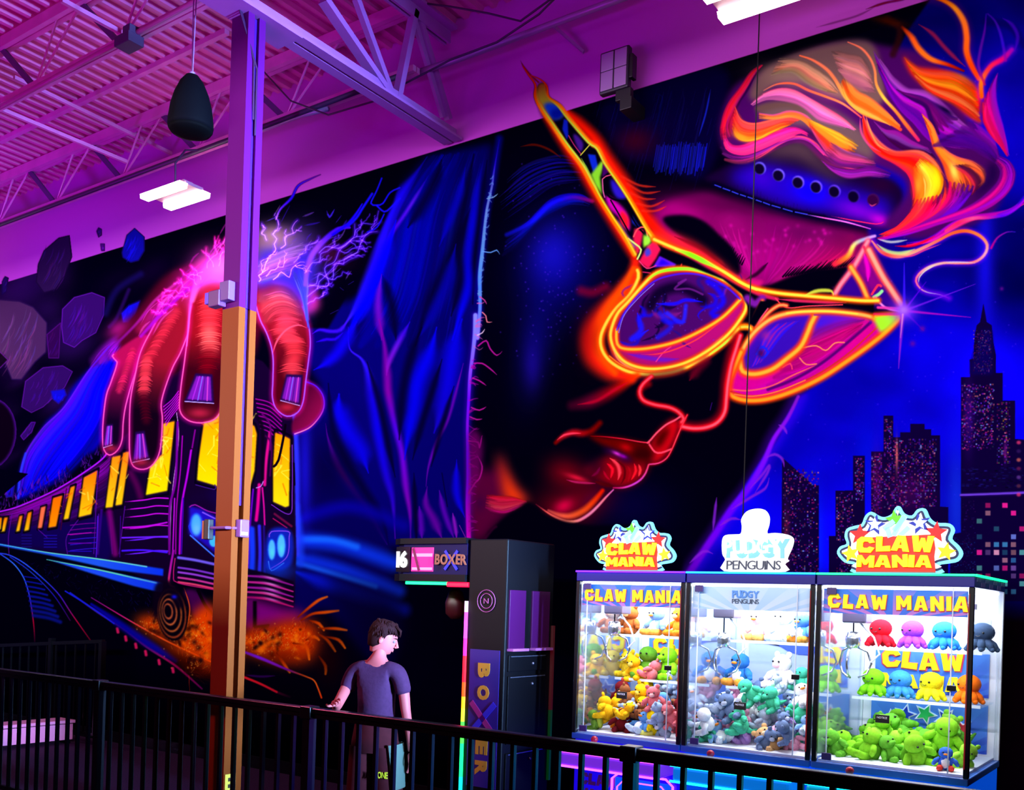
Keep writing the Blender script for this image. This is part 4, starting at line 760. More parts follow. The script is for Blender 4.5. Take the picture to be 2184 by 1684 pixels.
    # blue sleeve on the left
    F("560,640 500,700 430,770 370,840 320,940 240,1010 200,1090 130,1190 100,1290 90,1400 180,1370 300,1300 400,1180 480,1160 540,1050 545,850 590,700", (6, 0, 170), L5, 5)
    FLOW("560,620 450,750 330,930 210,1060 120,1200 90,1400", "640,640 560,840 540,1000 460,1150 330,1290 200,1350", [(80, 20, 200), (30, 10, 255), (4, 0, 200), (6, 0, 255), (4, 0, 120)], 40, (3, 12), L5, .8, .8)
    FLOW("450,730 520,640 600,590 640,580", "620,660 660,590 720,540 760,500", [(120, 10, 160), (160, 20, 200), (90, 0, 200)], 14, (2, 5), L5, .7, .8)
    S("560,620 450,750 330,930 210,1050 120,1200 92,1390", (90, 20, 200), 7, L5, .8, .8); S("130,1170 100,1290 92,1400", (30, 60, 255), 12, L5, .9, .8)
    for _ in range(0): BOLT((RNG.uniform(150, 300), RNG.uniform(820, 1010)), (RNG.uniform(190, 300), RNG.uniform(660, 900)), (110, 10, 140), 1.6, br=1, depth=1)
    # purple crystals on the train roof line
    for i in range(160):
        x = RNG.uniform(0, 240); y = 1092-max(0, x-30)*.5-RNG.uniform(0, 40)+(0 if x > 30 else 0)
        S([(x, y), (x+RNG.uniform(-5, 5), y-RNG.uniform(4, 14))], [(70, 10, 130), (110, 20, 160), (40, 10, 110), (20, 0, 50)][i % 4], RNG.uniform(2, 6), None, .6, .6, taper=3)
    # ---- beams to the right of the train
    F("625,900 660,900 720,1000 830,1150 830,1420 700,1300 620,1300", (4, 0, 80), bl=12)
    G(700, 1000, 50, 60, (4, 0, 40), .6)
    for s_, c, w in [("600,1150 720,1160 840,1200", (10, 60, 255), 60), ("600,1150 700,1150 760,1165", (20, 110, 255), 26), ("600,1180 720,1210 850,1260", (10, 50, 240), 50), ("620,1195 720,1225 800,1250", (20, 90, 240), 20), ("620,1215 740,1260 860,1300", (6, 20, 210), 50), ("605,1120 740,1080 860,1120", (6, 0, 150), 50), ("630,1080 640,1150 640,1200", (20, 60, 230), 30)]:
        S(s_, c, w, None, 1, .8, taper=1 if w > 30 else 0)
    S("626,880 632,1000 632,1180", (50, 60, 255), 22, None, .9, .8); G(650, 1000, 14, 130, (30, 20, 255), .5)
    # ---- train body
    DK = (16, 0, 34)
    F("0,1088 42,1078 125,1040 208,986 233,958 300,900 350,840 366,800 470,740 560,770 610,830 626,900 632,1180 628,1290 600,1285 380,1235 350,1250 230,1200 0,1160", DK, bl=1, sm=False)
    F("0,1000 60,1010 0,1060", BLK, sm=False)
    FLOW("0,1092 42,1082 125,1046 210,995 240,965", "0,1150 60,1140 140,1110 220,1080 240,1070", [(170, 10, 190), (110, 0, 130), (40, 0, 70), (70, 0, 110)], 18, (2, 6), None, .8, .8, trim=.1)
    S("0,1090 42,1078 125,1040 208,986 233,958", (170, 20, 220), 4, None, .6); F("0,1122 60,1122 160,1112 230,1100 230,1195 120,1175 0,1158", (14, 0, 70), bl=5)
    W = lambda s, c=(255, 150, 0), c2=(255, 190, 10): (F(s, (6, 0, 16), L5, 1, sm=False), None)
    def win(s, c=(255, 140, 0), T=L5, g=5, lines=0, c2=(255, 210, 10)):
        p = PT(s, T); cen = p.mean(0); big = cen+(p-cen)*1.10
        S(np.vstack([big, big[:1]]), (5, 0, 16), 5, None, .3, sm=False); x = p.mean(0)
        F(p, c, None, 1, sm=False, c2=c2, ax=(float(x[0]), float(p[:, 1].min()), float(x[0]), float(p[:, 1].max())))
        for _ in range(lines):
            a = p.min(0)+(p.max(0)-p.min(0))*RNG.uniform(.12, .85, 2); b = a+np.array([RNG.uniform(-30, 30), RNG.uniform(-26, 26)])
            b = np.clip(b, p.min(0)+2, p.max(0)-2); cut = RNG.random() < .5
            S([a, b], (235, 100, 0) if cut else (255, 245, 70), RNG.uniform(1.6, 4.5), None, .8, .6, sm=False)
    win("838,1018 896,1005 858,1362 748,1384 770,1240 832,1175", (255, 160, 0), lines=22, c2=(240, 230, 0))
    win("575,1190 620,1180 578,1446 541,1450", (255, 140, 10), lines=4); win("632,1168 665,1160 626,1432 592,1438", (255, 130, 10), lines=4)
    win("430,1295 500,1258 468,1482 403,1498", (255, 120, 0), lines=8); win("362,1345 385,1336 352,1505 326,1510", lines=2)
    win("272,1400 320,1386 288,1545 248,1552", (255, 110, 0), lines=3, c2=(255, 150, 0)); win("210,1448 235,1440 215,1552 194,1555", (255, 110, 60), c2=(255, 120, 60)); win("143,1476 163,1468 148,1563 124,1569", (255, 120, 0))
    win("100,1492 116,1488 100,1568 82,1572", (255, 120, 20)); win("22,1500 40,1498 24,1570 4,1572", (255, 130, 0)); win("0,1500 10,1500 4,1560 0,1560", (255, 130, 0))
    S("340,1350 310,1560", (60, 0, 40), 5, L5)
    for s_ in ["500,1260 480,1684", "505,1480 500,1684", "640,1440 610,1684", "560,1470 575,1684", "400,1510 340,1600 345,1684", "195,1560 240,1600", "60,1480 42,1600 45,1684"]:
        S(s_, (90, 10, 150), 5, L5, .7, .8)
    S("560,1470 590,1684", (110, 0, 100), 34, L5, .9, .9); S("520,1460 500,1684", (50, 0, 120), 12, L5, .8, .8); S("670,1270 700,1330 720,1390", (90, 0, 70), 40, L5, 1, .7)
    for y in (1400, 1440, 1480, 1540, 1600, 1670):
        S([(640, y+18), (740, y+8), (800, y-2), (862, y)], (200, 10, 210) if y < 1560 else (110, 30, 255), 8, L5, .7, taper=1)
    for y in (1530, 1555, 1580, 1605, 1630, 1660): S([(360, y+8), (430, y), (490, y-4)], (120, 0, 130) if y < 1600 else (50, 20, 200), 5, L5, .7, .9)
    for y in (1590, 1605, 1620, 1635, 1650): S([(225, y), (290, y)], (30, 20, 190), 4, L5, .7, .8); S([(110, y-2), (160, y-2)], (30, 20, 150), 3, L5, .7, .7)
    for s_, c, w in [("755,70 900,60 1025,38", (190, 10, 210), 12), ("750,132 900,128 1030,124", (110, 30, 255), 12), ("750,212 880,208 1025,222", (70, 20, 255), 14), ("415,112 560,100", (170, 10, 160), 6), ("420,165 560,165", (110, 0, 150), 6), ("420,215 560,215", (30, 10, 180), 6), ("600,0 590,250", (80, 20, 200), 7), ("740,0 735,250", (50, 0, 110), 7)]:
        S(s_, c, w, TR, .7)
    # roof ribs under the fingers and front corner
    for i in range(7): S([(838+i*2, 930+i*16), (880, 895+i*14), (915, 850+i*14)], (180, 10, 190), 6, L5, .7, .9)
    S("905,960 915,1100 880,1400 870,1684", (230, 160, 230), 3, L5, .6, .8)
    for s_, c, w in [("910,1010 900,1300 870,1450 868,1684", (110, 0, 130), 16), ("935,1080 925,1250 905,1450 900,1684", (150, 0, 150), 8), ("980,1150 960,1280 930,1450 920,1684", (170, 0, 190), 14), ("965,1150 1000,1150 990,1250", (20, 0, 30), 10), ("895,1400 885,1684", (190, 10, 200), 8), ("940,1400 930,1684", (60, 0, 160), 8), ("1000,1050 985,1140", (120, 0, 120), 10)]:
        S(s_, c, w, L5, .7)
    for i in range(8): S([(545+i*1.5, 850+i*9), (575, 858+i*9), (600, 880+i*9)], (170, 0, 150), 3, None, .7, .8)
    F("160,700 230,630 330,700 330,1010 560,1180 640,1190 640,700 560,600 480,560 400,540", (16, 0, 60), TF, 10, .8)
    win("265,120 330,60 480,50 480,560 400,590 330,565 215,530 225,400", (255, 150, 0), TF, lines=30, c2=(245, 225, 0))
    win("480,90 590,180 605,230 590,470 560,580 480,560", (255, 150, 0), TF, lines=12)
    win("725,222 768,235 822,262 815,700 790,708 712,672 712,440", (255, 150, 0), TF, lines=10, c2=(250, 230, 10))
    S("790,170 780,240 745,400 715,440", (6, 0, 12), 18, TF, .4)
    S("205,560 330,590 330,560", (60, 20, 120), 6, TF); S("700,690 820,750 835,600 835,300", (120, 40, 190), 6, TF, .6); S("845,420 850,560", (6, 0, 12), 14, TF)
    for s_, c, w in [("690,220 665,400 655,560", (230, 10, 130), 20), ("660,240 700,300 690,500", (60, 0, 60), 12), ("620,560 610,700 600,790", (240, 0, 140), 22), ("640,580 650,700 655,820", (230, 10, 150), 10), ("645,540 630,570 600,580", (200, 140, 240), 5), ("640,100 690,170 690,330", (90, 0, 90), 12), ("600,110 640,200 640,520", (10, 0, 20), 24), ("580,590 560,830 548,1100", (110, 0, 190), 10), ("620,830 625,1000 620,1140", (50, 40, 240), 22), ("570,850 575,1000 570,1120", (20, 60, 255), 40), ("650,830 655,1140", (30, 10, 120), 14), ("720,750 830,830", (110, 10, 60), 14), ("710,780 800,840", (190, 10, 90), 6)]:
        S(s_, c, w, TF, .8, .9)
    # headlights
    F("165,700 250,720 340,770 340,1010 250,940 160,880", (30, 10, 170), TF, 3, sm=False); S("165,705 200,690 280,730 340,745", (150, 20, 150), 9, TF, .7); S("170,890 250,960 330,1030", (60, 120, 255), 12, TF, .7); S("250,740 330,780", (120, 80, 230), 10, TF)
    S("200,780 160,830 190,900", (40, 40, 220), 8, TF)
    EL(350+210/3.061, 850+822/3.061, 14, 25, (20, 60, 230), bl=2); EL(350+210/3.061, 850+820/3.061, 11, 22, (70, 170, 250), bl=2); G(210, 850, 22, 36, (110, 190, 255), .8, 0, TF); EL(350+325/3.061, 850+930/3.061, 10, 12, (60, 190, 250), bl=1)
    F("690,860 830,870 830,1080 690,1120 655,1060", (14, 30, 170), TF, 3); S("685,900 700,865 810,865 815,900 800,1030 690,1110", (130, 70, 230), 7, TF, .6); S("680,1060 700,1120 780,1070", (60, 120, 240), 8, TF)
    for x, y, rx, ry in [(703, 985, 7, 21), (765, 960, 8, 24)]:
        EL(350+x/3.061, 850+y/3.061, rx+2, ry+2, (20, 80, 230), bl=1); EL(350+x/3.061, 850+y/3.061, rx, ry, (80, 190, 250), bl=1); G(x, y+20, 12, 30, (80, 240, 220), .7, 0, TF)
    G(740, 1120, 120, 60, (10, 60, 230), .6, 0, TF)
    # front bumper
    F("85,1020 330,1060 640,1130 845,1190 850,1370 640,1310 330,1240 85,1190", (10, 0, 26), TF, 1, sm=False)
    bc = [(110, 90, 230), (120, 50, 200), (150, 60, 210), (200, 50, 150), (230, 60, 110)]
    for i, y in enumerate((1035, 1100, 1130, 1165, 1195)): S([(92, y), (200, y+16), (330, y+44)], bc[i], 13 if i else 18, TF, .8)
    for i, y in enumerate((1150, 1190, 1225, 1255, 1290)):
        S([(540, y+4), (650, y+12), (740, y+36), (840, y+66)], [(140, 20, 140), (190, 30, 140), (150, 20, 150), (200, 40, 130), (200, 20, 100)][i], [12, 16, 14, 8], TF, .8); G(700, y+18, 50, 7, (220, 130, 220), .8, 14, TF)
    S("60,990 40,1100 30,1200 60,1230", [(150, 10, 160), (190, 20, 160), (240, 60, 60)], 14, TF, .8); S("70,1040 60,1150 90,1200 330,1245", (190, 20, 110), 8, TF, .7)
    F("540,1310 850,1380 900,1380 880,1450 700,1480 540,1480", (120, 0, 120), TF, 12); F("530,1320 600,1320 600,1480 530,1480", (90, 0, 90), TF, 5); F("580,1320 605,1320 605,1480 690,1470 680,1500 580,1500", (6, 0, 12), TF, 1, sm=False)
    F("130,1250 220,1260 330,1400 330,1500 200,1420 150,1300", (60, 0, 70), TF, 4); S("220,1250 270,1350 330,1420", (6, 0, 10), 26, TF, .5)
    # side skirt light bars
    F("0,170 300,225 600,262 1005,325 1003,368 700,330 300,240 0,182", (30, 90, 230), TR, 1, sm=False, c2=(10, 50, 235), ax=(600, 0, 1005, 0)); S("0,172 300,224 600,262 900,310", [(60, 190, 230), (100, 230, 200), (110, 240, 180), (90, 200, 210)], [5, 7, 9, 12], TR, .7)
    F("285,264 600,325 1003,412 1000,472 820,430 560,352", (30, 80, 240), TR, 1, sm=False, c2=(10, 50, 230), ax=(600, 0, 1000, 0)); S("285,266 600,328 850,385 960,410", [(70, 200, 170), (110, 240, 150), (90, 220, 180), (60, 140, 230)], [4, 8, 12, 14], TR, .7)
    # undercarriage
    for i in range(130):
        t = RNG.uniform(0, 1); x = 80+t*900; y = np.interp(x, [80, 400, 1000], [230, 330, 500])+RNG.uniform(0, 60+t*90)
        S([(x, y), (x+RNG.uniform(-16, 24), y+RNG.uniform(-24, 30))], [(10, 10, 130), (20, 20, 200), (60, 10, 160), (8, 0, 60)][i % 4], RNG.uniform(3, 12), TR, .7, .6, taper=2)
    # tracks
    for s_, c, w in [("0,228 60,240 150,290 260,380 360,480 440,600 560,770", [(40, 60, 230), (40, 90, 255), (30, 60, 220), (60, 20, 200), (190, 0, 60), (90, 0, 30)], 9), ("0,232 80,290 140,370 175,470 195,580 208,690 212,770", [(30, 60, 220), (50, 120, 255), (40, 90, 240), (70, 30, 220), (190, 0, 50), (60, 0, 40)], 9), ("60,250 160,320 250,400 340,500 430,640", [(20, 40, 200), (30, 60, 200), (30, 20, 190), (60, 0, 80)], 7)]:
        S(s_, c, w, TR, .7)
    for i in range(9):
        t = i/8; S([(145+t*60, 370+t*240), (190+t*110, 376+t*250), (240+t*130, 385+t*265)], (10, 20, int(200-50*t)), 6+t*18, TR, .9, .8)
    S("430,470 600,590 760,690 900,800 1080,920 1240,1060", [(20, 30, 200), (70, 30, 190), (190, 10, 110), (200, 20, 90), (150, 0, 80), (120, 0, 90)], [8, 12, 16, 16, 14, 10], TR, .8)
    for x, y in [(720, 690), (770, 740), (832, 785), (893, 830), (975, 885), (1060, 935)]: S([(x, y), (x+4, y+22)], (210, 20, 90), 18, TR, .8)
    S("560,540 760,680 920,790 1080,880", (4, 0, 150), [16, 50, 60, 40], TR, .9); S("560,500 760,620 900,700 1050,780 1200,850 1310,900", [(120, 10, 130), (200, 20, 120), (240, 80, 60), (255, 90, 20), (255, 60, 10)], [6, 10, 12, 14, 14], TR, .7)
    S("400,460 560,560 700,660", (20, 30, 230), 7, TR, .8)
    F("1000,780 1320,930 1480,850 1500,1010 1300,1000 1150,960", (50, 4, 0), TR, 8)
    # sparks and fire
    F("830,640 960,620 1020,760 1130,760 1190,600 1320,560 1320,920 1200,870 1040,800 900,700", (235, 66, 0), TR, 12); F("1500,700 1640,680 1760,640 1860,640 1960,700 1940,860 1800,900 1620,870 1500,830", (215, 52, 0), TR, 16)
    for cx, cy, sx, sy, n in [(1180, 740, 110, 90, 420), (960, 680, 80, 50, 130), (1640, 780, 120, 60, 420), (1830, 760, 90, 90, 160), (1220, 900, 90, 60, 60)]:
        for _ in range(n):
            x, y = RNG.normal(cx, sx*.6), RNG.normal(cy, sy*.55)
            if 1485 < x < 1500: continue
            a = RNG.uniform(-2.4, -.2); L = RNG.uniform(6, 34)
            S([(x, y), (x+L*math.cos(a), y+L*math.sin(a))], [(255, 100, 0), (255, 70, 0), (225, 50, 0), (255, 150, 20), (255, 180, 60), (50, 6, 0)][int(RNG.integers(6))], RNG.uniform(2, 10), TR, .6, .8, taper=2)
        for _ in range(n//6): G(RNG.normal(cx, sx*.7), RNG.normal(cy, sy*.7), 4, 4, (255, 170, 60), .6, 0, TR)
        for _ in range(n//14):
            x, y = RNG.normal(cx, sx*.6), RNG.normal(cy, sy*.5); G(x, y, RNG.uniform(8, 22), RNG.uniform(8, 20), [(255, 90, 0), (255, 120, 10), (50, 4, 0), (20, 0, 10)][int(RNG.integers(4))], .7, RNG.uniform(-60, 60), TR)
    fw = ["1830,620 1900,560 1960,515 2010,495", "1850,640 1920,600 2000,590 2080,580", "1900,640 1960,660 1990,700", "1960,690 2060,690 2130,700", "1800,780 1880,800 1900,880", "1950,720 2010,760 2060,830", "2000,740 2080,760 2120,810", "1960,860 2000,920 2000,970", "1700,840 1740,900 1780,960", "1880,760 1930,740 1960,760"]
    for s_ in fw: S(s_, [(120, 20, 0), (230, 70, 0), (255, 110, 10)], [8, 16, 20, 12], TR, .8, .9)
    G(1740, 860, 100, 60, (90, 10, 0), .5, 0, TR); G(2020, 880, 90, 150, (30, 0, 4), .6, 0, TR)
    for i in range(60): S([(1130+RNG.uniform(0, 170), 880+RNG.uniform(0, 120)), (1140+RNG.uniform(0, 160), 920+RNG.uniform(0, 120))], (170, 20, 20), RNG.uniform(2, 6), TR, .8, .35, taper=2) if i % 2 else None
    S("1160,980 1165,1080", (250, 40, 20), 12, TR, .8, taper=2)
    S("1490,830 1620,880 1760,940 1880,985 1930,1010 1955,1060 1975,1115", [(110, 20, 150), (120, 20, 230), (130, 20, 200), (120, 10, 160), (190, 60, 20), (255, 100, 20), (250, 60, 10)], [14, 20, 16, 10, 8, 10], TR, .8)
    S("1490,985 1600,1030 1700,1080 1780,1110", [(240, 20, 40), (240, 20, 50), (140, 0, 60), (30, 0, 30)], 14, TR, .8); S("1510,975 1600,985 1690,980", (90, 0, 160), 14, TR, .9, .8, taper=2)
    F("1500,880 1700,940 1900,1010 1930,1080 1900,1200 1700,1120 1500,1010", (4, 0, 10), TR, 10, .5)
    # wheel
    for i, (k, c) in enumerate([(1.0, (6, 0, 12)), (.92, (160, 60, 30)), (.86, (6, 0, 12)), (.72, (190, 90, 40)), (.66, (6, 0, 12)), (.5, (210, 100, 50)), (.44, (8, 0, 16)), (.3, (200, 90, 50)), (.24, (6, 0, 12))]):
        EL((1060-12*(1-k)*3)/2.883, 1100+(600-20*(1-k))/2.883, 33*k, 58*k, c, -6, bl=1)
    F("960,420 1050,400 1110,470 1130,560 1080,560 1040,480 980,520 960,640 940,560", (10, 0, 20), TR, 3, .95); G(1070, 495, 16, 12, (20, 20, 240), .9, 0, TR); S("1130,440 1165,560 1150,680", (250, 90, 20), 6, TR, .8, .8, taper=2)
    # ---- giant hand
    FLOW("840,420 790,520 700,640 620,780", "960,200 900,330 820,430 740,560", [(190, 20, 190), (240, 30, 200), (255, 60, 200)], 14, (2, 6), L5, .8, .7)
    def finger(s, out, nail, mid, wr, T, base=(150, 14, 24), lo=(30, 0, 14), ax=None, edge=(255, 90, 170)):
        F(s, base, T, 2, c2=lo, ax=ax)
        for a, b, k, c in wr:
            A_, B_ = PT([a], T)[0], PT([b], T)[0]
            S([A_, B_], tuple(min(255, v*1.05) for v in c), mid*2.3, None, 1, .6, sm=False)
            for i in range(k):
                t = (i+.5)/k; c0 = A_*(1-t)+B_*t; hw = mid*RNG.uniform(.85, 1.35)
                S([c0+(-hw, 3), c0+(-hw*.4, -2), c0+(hw*.4, -2.5), c0+(hw, 1.5)], tuple(np.clip(np.array(c)*RNG.uniform(.7, 1.15), 0, 255)), RNG.uniform(2.0, 5.0), None, .9, .8, taper=2)
        p = PT(s, T); q_ = spline(p, True)
        low = q_[:, 1] > q_[:, 1].min()+.16*(q_[:, 1].max()-q_[:, 1].min()); k0 = int(np.argmin(q_[:, 1])); qq = np.roll(q_, -k0, 0); ll = np.roll(low, -k0)
        S(qq[ll], edge, 3.4, None, .7, .9, sm=False, glow=(22, (150, 0, 90), .6))
        if nail:
            F(nail, (28, 4, 60), T, 1, sm=False); n_ = PT(nail, T); cn = n_.mean(0); n2_ = cn+(n_-cn)*.82; F(n2_, (110, 20, 150), None, 1, sm=False)
            a, b = n2_[0], n2_[1]; c, d = n2_[2], n2_[3]
            for t, cc in [(.2, (170, 40, 200)), (.42, (120, 110, 250)), (.6, (60, 10, 110)), (.8, (220, 70, 180))]:
                S([a*(1-t)+b*t, d*(1-t)+c*t], cc, 3, None, .8, .8, sm=False)
            S([n_[3]+(1, -1), n_[2]+(-1, -1)], (200, 190, 255), 1.8, None, .5, .9, sm=False)
    F("1180,1250 1260,1290 1312,1370 1305,1470 1220,1580 1100,1635 1090,1540 1150,1430", (80, 0, 40), H6, 2, c2=(150, 10, 70), ax=(1120, 1440, 1290, 1560)); S("1180,1255 1260,1290 1312,1370 1305,1470 1220,1580 1105,1632", [(70, 20, 220), (90, 20, 230), (120, 20, 220), (200, 60, 180), (240, 120, 160), (220, 130, 200)], 10, H6, .7, glow=(60, (70, 0, 120), .6))
    F("250,720 300,650 350,590 410,560 480,545 560,545 620,560 655,640 640,700 600,690 560,700 540,760 500,800 470,760 440,820 400,760 370,800 330,760 290,800", (70, 2, 24), None, 6)
    S("300,700 345,640 400,600", (150, 16, 50), 40, None, 1, .8); S("470,570 540,580 600,600", (120, 14, 50), 50, None, 1, .8)
    finger("600,700 570,800 545,870 530,980 525,1080 532,1150 560,1178 600,1155 625,1100 632,1000 650,900 700,740 770,600 740,560 660,600 575,670", 0, "545,1022 580,1018 578,1128 528,1142", 8, [((680, 640), (610, 850), 16, (220, 30, 80))], L5, (170, 10, 70), (14, 0, 24), (600, 700, 560, 1000))
    finger("960,360 900,390 840,430 780,530 720,650 690,780 668,900 663,1050 668,1200 705,1248 770,1238 818,1160 832,1000 828,900 880,740 930,640 975,500", 0, "695,1060 742,1055 768,1200 678,1218", 13, [((900, 440), (760, 680), 22, (220, 40, 60)), ((750, 690), (735, 860), 20, (250, 60, 70)), ((735, 870), (750, 1000), 8, (70, 0, 20))], L5, (140, 14, 34), (14, 0, 16), (820, 700, 760, 960))
    finger("960,350 860,400 760,460 740,600 830,560 700,640 600,640 480,800", 0, None, 1, [], (9999, 9999, 1)) if False else None
    F("970,280 1010,200 1100,170 1300,200 1500,230 1600,300 1600,450 1150,480 980,450", (200, 40, 140), L5, 8)
    F("300,440 400,400 560,300 760,560 780,900 560,900 560,700", (60, 0, 20), H6, 10, .0)
    F("540,560 700,560 840,560 960,560 960,800 900,900 830,820 560,900", (110, 10, 30), H6, 6)
    finger("1050,310 1000,340 975,430 968,520 945,700 925,850 922,950 965,1000 1040,1012 1110,985 1145,900 1155,700 1160,500 1180,350 1120,295", 0, "1003,760 1090,765 1098,915 945,905", 22, [((1075, 370), (1070, 540), 18, (230, 50, 60)), ((1070, 550), (1075, 640), 8, (255, 100, 90)), ((1070, 650), (1060, 740), 8, (110, 0, 16))], L5, (140, 10, 24), (50, 0, 14), (1070, 560, 1060, 740))
    finger("820,640 830,720 860,820 900,900 935,1000 950,1100 948,1250 945,1370 975,1455 1050,1505 1125,1478 1165,1400 1185,1250 1205,1100 1217,980 1205,850 1170,740 1120,640 1060,580 960,560 860,590", 0, "1045,1205 1165,1210 1145,1432 1000,1395", 24, [((1000, 640), (1060, 860), 22, (230, 60, 90)), ((1010, 880), (1090, 980), 10, (250, 60, 80)), ((1100, 990), (1110, 1080), 6, (240, 50, 60)), ((1080, 1130), (1090, 1190), 4, (240, 60, 70))], H6, (136, 12, 30), (70, 0, 16), (1080, 800, 1080, 1150), edge=(160, 90, 255))
    S("945,1060 980,960 1050,880 1130,850 1190,870", (255, 80, 110), 12, H6, .8, .9, taper=2)
    FLOW("840,640 900,620 1000,600 1100,640", "900,860 960,780 1060,760 1170,800", [(230, 90, 150), (240, 70, 90), (250, 60, 90)], 10, (2, 5), H6, .8, .8)
    G(250, 700, 26, 16, (190, 20, 120), .7, -40); S("240,740 290,690 330,640 380,600", [(120, 10, 160), (200, 30, 170), (240, 70, 190)], 9, None, .9, .6)
    S("410,640 425,605 450,590 480,600", (255, 110, 190), 16, None, .9, .8); S("560,600 600,590 640,620 655,680", (150, 80, 240), 12, None, .9, .8); G(500, 640, 26, 60, (60, 0, 20), .5)
    for x, y, rx, ry in [(425, 880, 26, 12), (612, 868, 20, 10), (300, 985, 20, 9), (236, 955, 13, 8)]: G(x, y, rx, ry, (190, 30, 60), .75)
    # sleeve glow: pink left, pale centre with lamp glare painted in, blue right
    G(585, 520, 62, 34, (170, 120, 150), .75, -10); G(640, 560, 40, 60, (70, 40, 220), .7); G(600, 570, 60, 30, (130, 80, 200), .6); G(455, 560, 40, 34, (250, 70, 190), .8); G(400, 600, 40, 24, (220, 30, 170), .7, -40); G(340, 660, 46, 18, (180, 16, 160), .6, -48)
    for _ in range(60):
        x = RNG.uniform(560, 740); y = RNG.uniform(460, 600); a = RNG.uniform(-1.1, -.2); L = RNG.uniform(14, 44)
        S([(x, y), (x+L*math.cos(a)*.5+RNG.uniform(-4, 4), y+L*math.sin(a)*.5), (x+L*math.cos(a), y+L*math.sin(a))], [(90, 60, 240), (140, 80, 240), (60, 20, 230), (200, 140, 230)][int(RNG.integers(4))], RNG.uniform(2, 6), None, .9, .45, taper=2)
    for _ in range(50):
        t = RNG.uniform(0, 1); x = 300+t*180+RNG.uniform(-20, 20); y = 720-t*200+RNG.uniform(-24, 20); L = RNG.uniform(20, 60)
        S([(x, y), (x+L*.35, y-L*.6), (x+L*.8, y-L)], [(230, 30, 190), (255, 80, 210), (170, 10, 180)][int(RNG.integers(3))], RNG.uniform(2, 7), None, .9, .45, taper=2)
    S("430,560 330,600 200,720 100,820 0,930", (170, 10, 190), 26, H6, .9, .8); S("600,380 480,450 400,560 370,640 345,800 330,1000", (255, 80, 200), [60, 60, 40, 24, 12, 8], H6, .9, .8)
    F("620,340 500,420 420,500 390,640 460,560 560,560 620,560", (240, 70, 190), H6, 10, .9); G(560, 440, 110, 70, (255, 110, 220), .8, -20, H6)
    F("830,600 850,350 950,300 1100,300 1250,330 1240,500 1200,700 1205,860 1150,700 1060,590 940,560", (44, 30, 190), H6, 12, .9)
    FLOW("1080,480 1140,600 1180,720 1210,880", "1190,420 1200,560 1190,700 1200,860", [(90, 90, 255), (60, 60, 255), (110, 90, 255)], 10, (3, 7), H6, .8, .8)
    FLOW("830,560 900,530 1000,500 1080,470", "830,400 930,360 1060,300 1200,260", [(110, 90, 240), (150, 60, 240), (190, 110, 230), (130, 90, 220)], 22, (3, 9), H6, .8, .7)
    G(1000, 230, 150, 80, (150, 110, 130), .6, 20, H6); G(930, 200, 90, 60, (190, 150, 150), .5, 0, H6); G(1350, 330, 140, 80, (70, 10, 50), .6, 20, H6)  # pale patches mix sleeve glow with painted lamp glare
    S("1180,560 1200,430 1240,330 1330,230 1420,160 1500,150", [(120, 70, 255), (130, 60, 250), (140, 60, 240), (60, 10, 255), (70, 0, 220)], [30, 40, 44, 36, 16], H6, .8); S("1380,200 1480,130 1540,60 1590,-20", (20, 0, 240), [20, 24, 20, 8], H6, .9)
    S("1350,-20 1420,-120 1480,-170", (20, 0, 200), 1, H6) if False else None
    S("970,90 1000,20 1080,-60 1130,-150 1220,-200 1290,-230", [(170, 100, 240), (90, 30, 240), (40, 0, 255), (50, 0, 240), (90, 0, 200), (110, 0, 160)], [12, 16, 20, 20, 14, 6], H6, .9, up=True)
    for a, b in [((960, 330), (985, 100)), ((1010, 300), (1130, 100)), ((870, 470), (960, 320)), ((900, 240), (870, 120)), ((1100, 400), (1280, 220)), ((1180, 480), (1420, 280)), ((1200, 560), (1560, 360)), ((1200, 640), (1400, 420)), ((1200, 700), (1340, 620)), ((1280, 330), (1600, 230)), ((1420, 400), (1700, 180)), ((1220, 560), (1560, 130)), ((900, 500), (1050, 380)), ((950, 520), (1180, 400)), ((850, 540), (880, 380)), ((1420, 300), (1720, 100))]:
        BOLT(a, b, (90, 80, 255) if a[0] > 1050 else (220, 130, 250), 2.6, H6, glow=(14, (40, 0, 150), .7), br=2)
    for a, b in [((560, 420), (620, 210)), ((520, 430), (470, 300)), ((480, 440), (560, 240)), ((430, 520), (360, 420)), ((350, 600), (270, 520)), ((300, 640), (160, 640)), ((400, 560), (300, 470)), ((560, 380), (600, 300)), ((250, 700), (130, 700)), ((180, 760), (80, 760)), ((340, 640), (190, 600)), ((440, 470), (340, 500))]:
        BOLT(a, b, (255, 60, 190), 2.6, H6, glow=(14, (170, 0, 90), .7), br=2)
    for s_ in ["1335,30 1355,75 1390,20", "1430,580 1455,600", "1490,560 1530,535", "1360,770 1420,740"]: S(s_, (60, 30, 230), 12, H6, .8, .8, taper=2)
    D1b = [("680,350 640,450 590,560 640,575 690,560 750,470 830,430", 12), ("640,580 700,630 750,600 830,520", 14), ("600,480 520,600 470,680 400,750", 20), ("700,650 640,760 560,800", 10)]
    for s_, w in D1b: S(s_, (20, 10, 250), w, D1, .8, .9)
    # calm dark lower strip
    F("0,1375 420,1480 700,1540 1000,1300 1230,1250 1230,1720 -20,1720", BLK, None, 20, .85)
    for s_ in ["1490,985 1600,1030 1700,1080"]: S(s_, (240, 20, 40), 12, TR, .8, .8)
    G(820, 1330, 60, 80, (3, 0, 22), .8); F("700,1240 800,1260 860,1340 800,1400 740,1330", (4, 0, 40), bl=16, al=.7)
